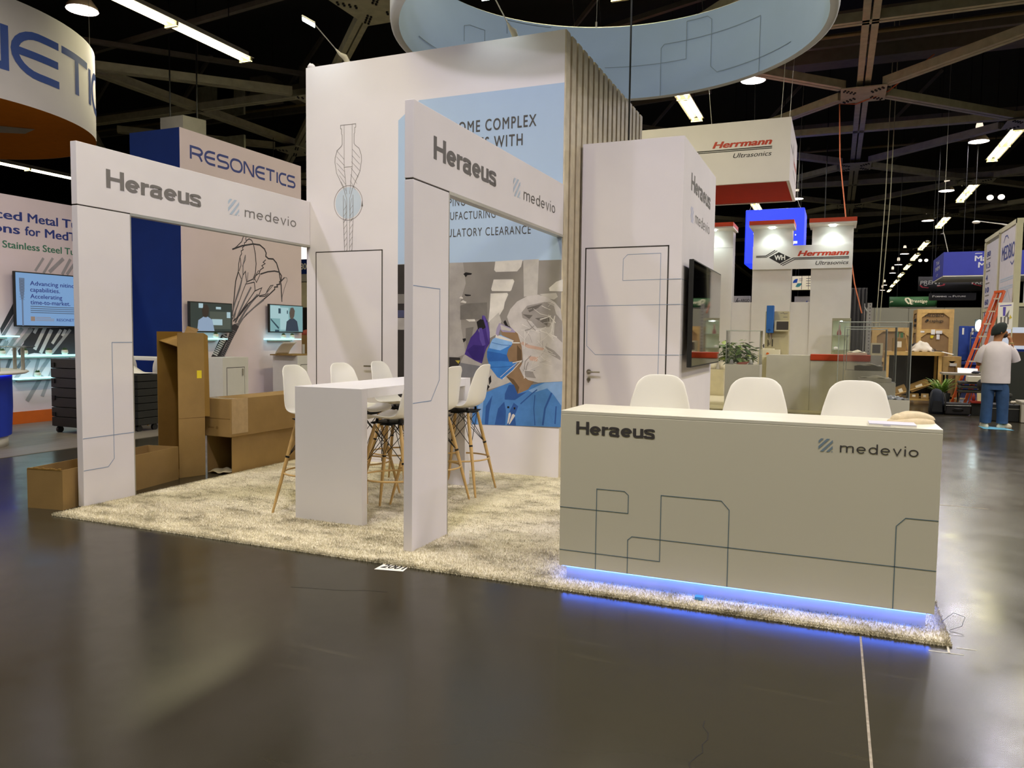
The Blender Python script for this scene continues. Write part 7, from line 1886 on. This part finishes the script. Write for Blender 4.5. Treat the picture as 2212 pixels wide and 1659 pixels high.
for x in GX[:-1]:
    for y in NY[:-1]:
        if -22 < x < 12: gusset(x+4.625, y+4.65, .62, .55)
# higher trusses and ducts lost in the dark
for y in (9.5, 20.7, 22.4, 31, 41, 52, 64): 
    b = MB(); b.bar((-30, y, 9.3), (30, y, 9.3), .16, .22); b.build('upper_beam', STEELD, ce)
    if y in (20.7, 31, 41):
        b = MB()
        for i in range(12): b.bar((-26+i*4.6, y, 9.3), (-26+i*4.6+1.5, y, 10.9), .1, .1)
        b.build('truss_web', STEELD, ce)
b = MB(); b.box(-8, 9, 24.0, 24.7, 9.35, 10.1); b.build('air_duct', STEELD, ce)
for y, z in ((21.4, 9.1), (33.5, 9.0)):
    b = MB(); b.tube([(-28, y, z), (30, y, z)], .05, 8); b.build('pipe', mat('yellowish_pipe', '6a5c38', .6), ce)
for i, (x0, y0, x1, y1) in enumerate(((-20, 12, -4, 30), (-24, 16, -8, 14), (-18, 24, -2, 18), (-26, 30, -4, 26))):
    b = MB(); b.bar((x0, y0, 8.9+.2*i), (x1, y1, 8.9+.2*i), .12, .12); b.build('pipe', STEELD, ce)
for i in range(7):
    b = MB(); x = -19+i*1.1; b.box(x, x+.7, 20+.3*(i % 3), 20.8+.3*(i % 3), 9.1, 9.1+.4+.3*(i % 2)); b.build('catwalk_box', STEELD, ce)
t = thing('lift_motor_screen', 'pale lit panel high among the dark roof steel above the pillar', 'panel', (-19.3, 20, 8.4))
b = MB(); b.box(-19.9, -17.9, 20.0, 20.08, 8.55, 9.6); b.build('sheet', mat('dim_grey_sheet', '8b8a74', .8, var=.2), t)
b = MB(); b.box(-19.7, -17.9, 20.0, 20.08, 7.2, 7.9); b.build('sheet', mat('dim_grey_sheet', '8b8a74', .8, var=.2), t)
b = MB(); b.bar((-19.9, 20.04, 7.1), (-19.9, 20.04, 11.6), .06, .06); b.build('post', STEELD, t)

# ================================================================= lamps
TUBEG = glow('tube_white', 'fff4cf', 9, 'f0f0f0')
BAYG = glow('bay_white', 'fff1ee', 12, 'f0f0f0')
TL = []
def tube_lamp(x, y, label, light=True, L=4.6, z=8.02):
    if not TL:
        t = thing('tube_lamp', label, 'lamp', (0, 0, 0), 'twin tube lamps under the hall roof')
        b = MB()
        b.hexa([(-.21, 0, .09), (-.02, 0, .16), (-.02, L, .16), (-.21, L, .09), (-.22, 0, .10), (-.02, 0, .18), (-.02, L, .18), (-.22, L, .10)])
        b.hexa([(.02, 0, .16), (.21, 0, .09), (.21, L, .09), (.02, L, .16), (.02, 0, .18), (.22, 0, .10), (.22, L, .10), (.02, L, .18)])
        b.box(-.06, .06, 0, L, .16, .26); b.build('reflector', mat('white_enamel', 'cfc9b4', .4), t)
        for s_ in (-.1, .1):
            for k in range(2):
                b = MB(); b.tube([(s_, .05+k*L/2, .075), (s_, L/2-.05+k*L/2, .075)], .028, 10); b.build('tube', TUBEG, t)
        for k in (.04, L/2, L-.04):
            b = MB(); b.box(-.17, .17, k-.03, k+.03, .005, .12); b.build('socket', mat('cream_enamel', 'c9bf8f', .5), t)
        for k in (.6, L-.6):
            b = MB(); b.tube([(0, k, .26), (0, k, 3.5)], .012, 6); b.build('hanger', BLACKM, t)
        t.location = (x, y, z); TL.append(t); r = t
    else: r = dup(TL[0], (x, y, z), 0, label)
    if light:
        Ld = bpy.data.lights.new('tube_light', 'AREA'); Ld.shape = 'RECTANGLE'; Ld.size = .4; Ld.size_y = L; Ld.energy = TUBE_W; Ld.color = TUBE_COL
        lo = bpy.data.objects.new('tube_light', Ld); COL.objects.link(lo); lo.parent = r; lo.location = (0, L/2, .022)
BL = []
def bay_lamp(x, y, label, light=True, z=8.02):
    if not BL:
        t = thing('bay_lamp', label, 'lamp', (0, 0, 0), 'round bay lamps under the hall roof')
        b = MB(); b.lathe([(.30, 0), (.29, .06), (.17, .22), (.10, .30), (.10, .34)], n=28); b.build('reflector', mat('warm_enamel', 'b9a68c', .4, metal=.5), t)
        b = MB(); b.lathe([(.001, .03), (.285, .03)], n=28); b.build('diffuser', BAYG, t)
        b = MB(); b.lathe([(.10, .34), (.11, .5), (.08, .62), (.001, .64)], n=16); b.build('ballast', glow('warm_ballast', 'ffe9d0', 1.2, '807060'), t)
        b = MB(); b.tube([(0, 0, .62), (0, 0, 3.5)], .015, 6); b.build('hanger', BLACKM, t)
        t.location = (x, y, z); BL.append(t); r = t
    else: r = dup(BL[0], (x, y, z), 0, label)
    if light:
        Ld = bpy.data.lights.new('bay_light', 'AREA'); Ld.shape = 'DISK'; Ld.size = .56; Ld.energy = BAY_W; Ld.color = BAY_COL
        lo = bpy.data.objects.new('bay_light', Ld); COL.objects.link(lo); lo.parent = r; lo.location = (0, 0, .02)
Y0 = 10.4
lt = [(-13.4, 10.5, 'long twin tube lamp beside the blue lettered drum sign'), (-4.1, 10.42, 'twin tube lamp seen inside the huge pale ring'),
      (-4.1, 19.45, 'twin tube lamp over the red bottomed hanging sign'), (5.03, 28.4, 'big twin tube lamp by the roof edge beside a gusset plate'),
      (5.2, 37.5, 'twin tube lamp above the lamp arm of the lettered booth frame'), (5.3, 46.7, 'twin tube lamp under the round roof fan'),
      (-30.9, 19.6, 'twin tube lamp low behind the portal header beside the drum sign')]
for x, y, l in lt: tube_lamp(x, y, l)
far = [(5.45, 58.6), (5.6, 66.6), (5.75, 75.7), (5.9, 85.1), (6.1, 94.1), (6.15, 101.6), (6.4, 112)]
fl = ['the first small one past the round fan', 'the second small one past the round fan', 'the third small one past the round fan', 'the fourth small one past the round fan', 'the fifth small one past the round fan', 'the sixth small one past the round fan', 'last of the row, over the green sign']
for (x, y), l in zip(far, fl): tube_lamp(x, y, 'twin tube lamp far down the hall, '+l, False)
for x, y, l in ((-3.6, 28.5, 'twin tube lamp just above the bright blue cube'), (-3.9, 37.6, 'small twin tube lamp between two red capped towers'), (-2.1, 47, 'small twin tube lamp over the cream round-logo sign')): tube_lamp(x, y, l, y < 30)
for x, y, l in ((-14.4, 11.45, 'round bay lamp glaring above the blue lettered drum sign'), (-2.15, 20.7, 'round bay lamp just under the rim of the huge pale ring'), (4.1, 29.5, 'round bay lamp beside the big twin tube lamp'),
                (4.24, 38.6, 'round bay lamp high over the grey rack upright'), (4.42, 47.8, 'round bay lamp with bright ballast beside the round fan')): bay_lamp(x, y, l)
fb = [(4.6, 65.5), (4.8, 74.7), (4.9, 83.7), (5.15, 101.7), (5.45, 112)]
for i, (x, y) in enumerate(fb): bay_lamp(x, y, 'round bay lamp far down the hall, number %s of the row past the fan' % ['one', 'two', 'three', 'four', 'five'][i], False)
for x, y, l in ((-1.9, 38.6, 'round bay lamp beside the corner of the blue cube'), (-5.4, 38.6, 'round bay lamp in the gap beside the first red capped tower'), (-1.95, 29.6, 'round bay lamp under the corner of the red bottomed sign')): bay_lamp(x, y, l, False)
# lamps of the hall behind and beside the camera, out of the picture, lighting the booth
for x, y in ((-13.4, 1.35), (-4.1, 1.35), (5.05, 1.35), (14.3, 1.35), (-4.1, -7.7), (5.05, -7.7), (5.05, 10.4), (14.3, 10.4), (5.05, 19.45), (14.3, 19.45), (-13.4, 19.5)):
    tube_lamp(x, y, 'twin tube lamp over the aisle outside the booth')
for x, y in ((4.0, 2.3), (-2.15, 2.3), (4.0, 11.45), (10.2, 11.45), (10.2, 2.3), (-8.3, 2.3), (4.0, 20.6), (10.2, 20.6)):
    bay_lamp(x, y, 'round bay lamp over the aisle outside the booth')
# round fan
for x, y, R_, l in ((6.15, 44.5, 1.55, 'big round roof fan housing behind the twin tube lamp'), (6.6, 63, 1.7, 'small round roof fan housing further down the hall')):
    t = thing('roof_fan', l, 'fan', (x, y, 8.1))
    b = MB(); b.lathe([(R_, 0), (R_, .12), (R_-.12, .16), (R_-.12, 0), (R_, 0)], (x, y, 8.1), 40); b.build('housing', STEELD, t)
    for k in range(6):
        b = MB(); a = k*PI/3; b.bar((x+.15*math.cos(a), y+.15*math.sin(a), 8.17), (x+(R_-.15)*math.cos(a), y+(R_-.15)*math.sin(a), 8.13), .2, .015); b.build('blade', STEELD, t)
    b = MB(); b.tube([(x, y, 8.1), (x, y, 11.6)], .08, 8); b.build('drop_rod', STEELD, t)
# emergency flood heads
for x, y, l in ((6.55, 41.5, 'pair of small flood heads beside the second big tube lamp'), (6.45, 72, 'pair of small flood heads far down the hall')):
    t = thing('flood_heads', l, 'lamp', (x, y, 8.1))
    for s_ in (-.22, .22):
        b = MB(); b.blob((x+s_, y, 8.1), .14, .14, .12); b.build('head', glow('flood_white', 'fff6e0', 3), t)
    b = MB(); b.box(x-.05, x+.05, y-.03, y+.03, 8.12, 8.3); b.tube([(x, y, 8.2), (x, y, 11.6)], .015, 6); b.build('bracket', BLACKM, t)
# orange and grey ropes dropping from the steel
b = MB(); b.tube([(2.1, 23.0, 8.9), (1.05, 22.8, 8.02), (.3, 23.5, 7.96), (-.12, 23.3, 7.95), (-.06, 23.2, 6.5), (.17, 22.9, 4.6), (.42, 22.6, 3.0), (.62, 22.4, 2.2)], .018, 6)
tag(b.build('orange_rope', mat('orange_rope_fibre', 'b0603a', .8, var=.2), None, (.1, 23, 8)), 'orange rope dropping from the gusset plate behind the red capped tower', 'rope')
for i, dx in enumerate((0, .14)):
    b = MB(); b.tube([(1.35+dx, 27.2, 11.6), (1.30+dx, 27.2, 6), (1.12+dx*.6, 27.2, 0)], .014, 6)
    tag(b.build('lift_cable', STEEL, None, (1.3+dx, 27.2, 8)), ['thin grey lift cable beside the tallest red capped tower, the one closer to it', 'thin grey lift cable beside the red capped tower, the one further from it'][i], 'cable', 'lift cables')
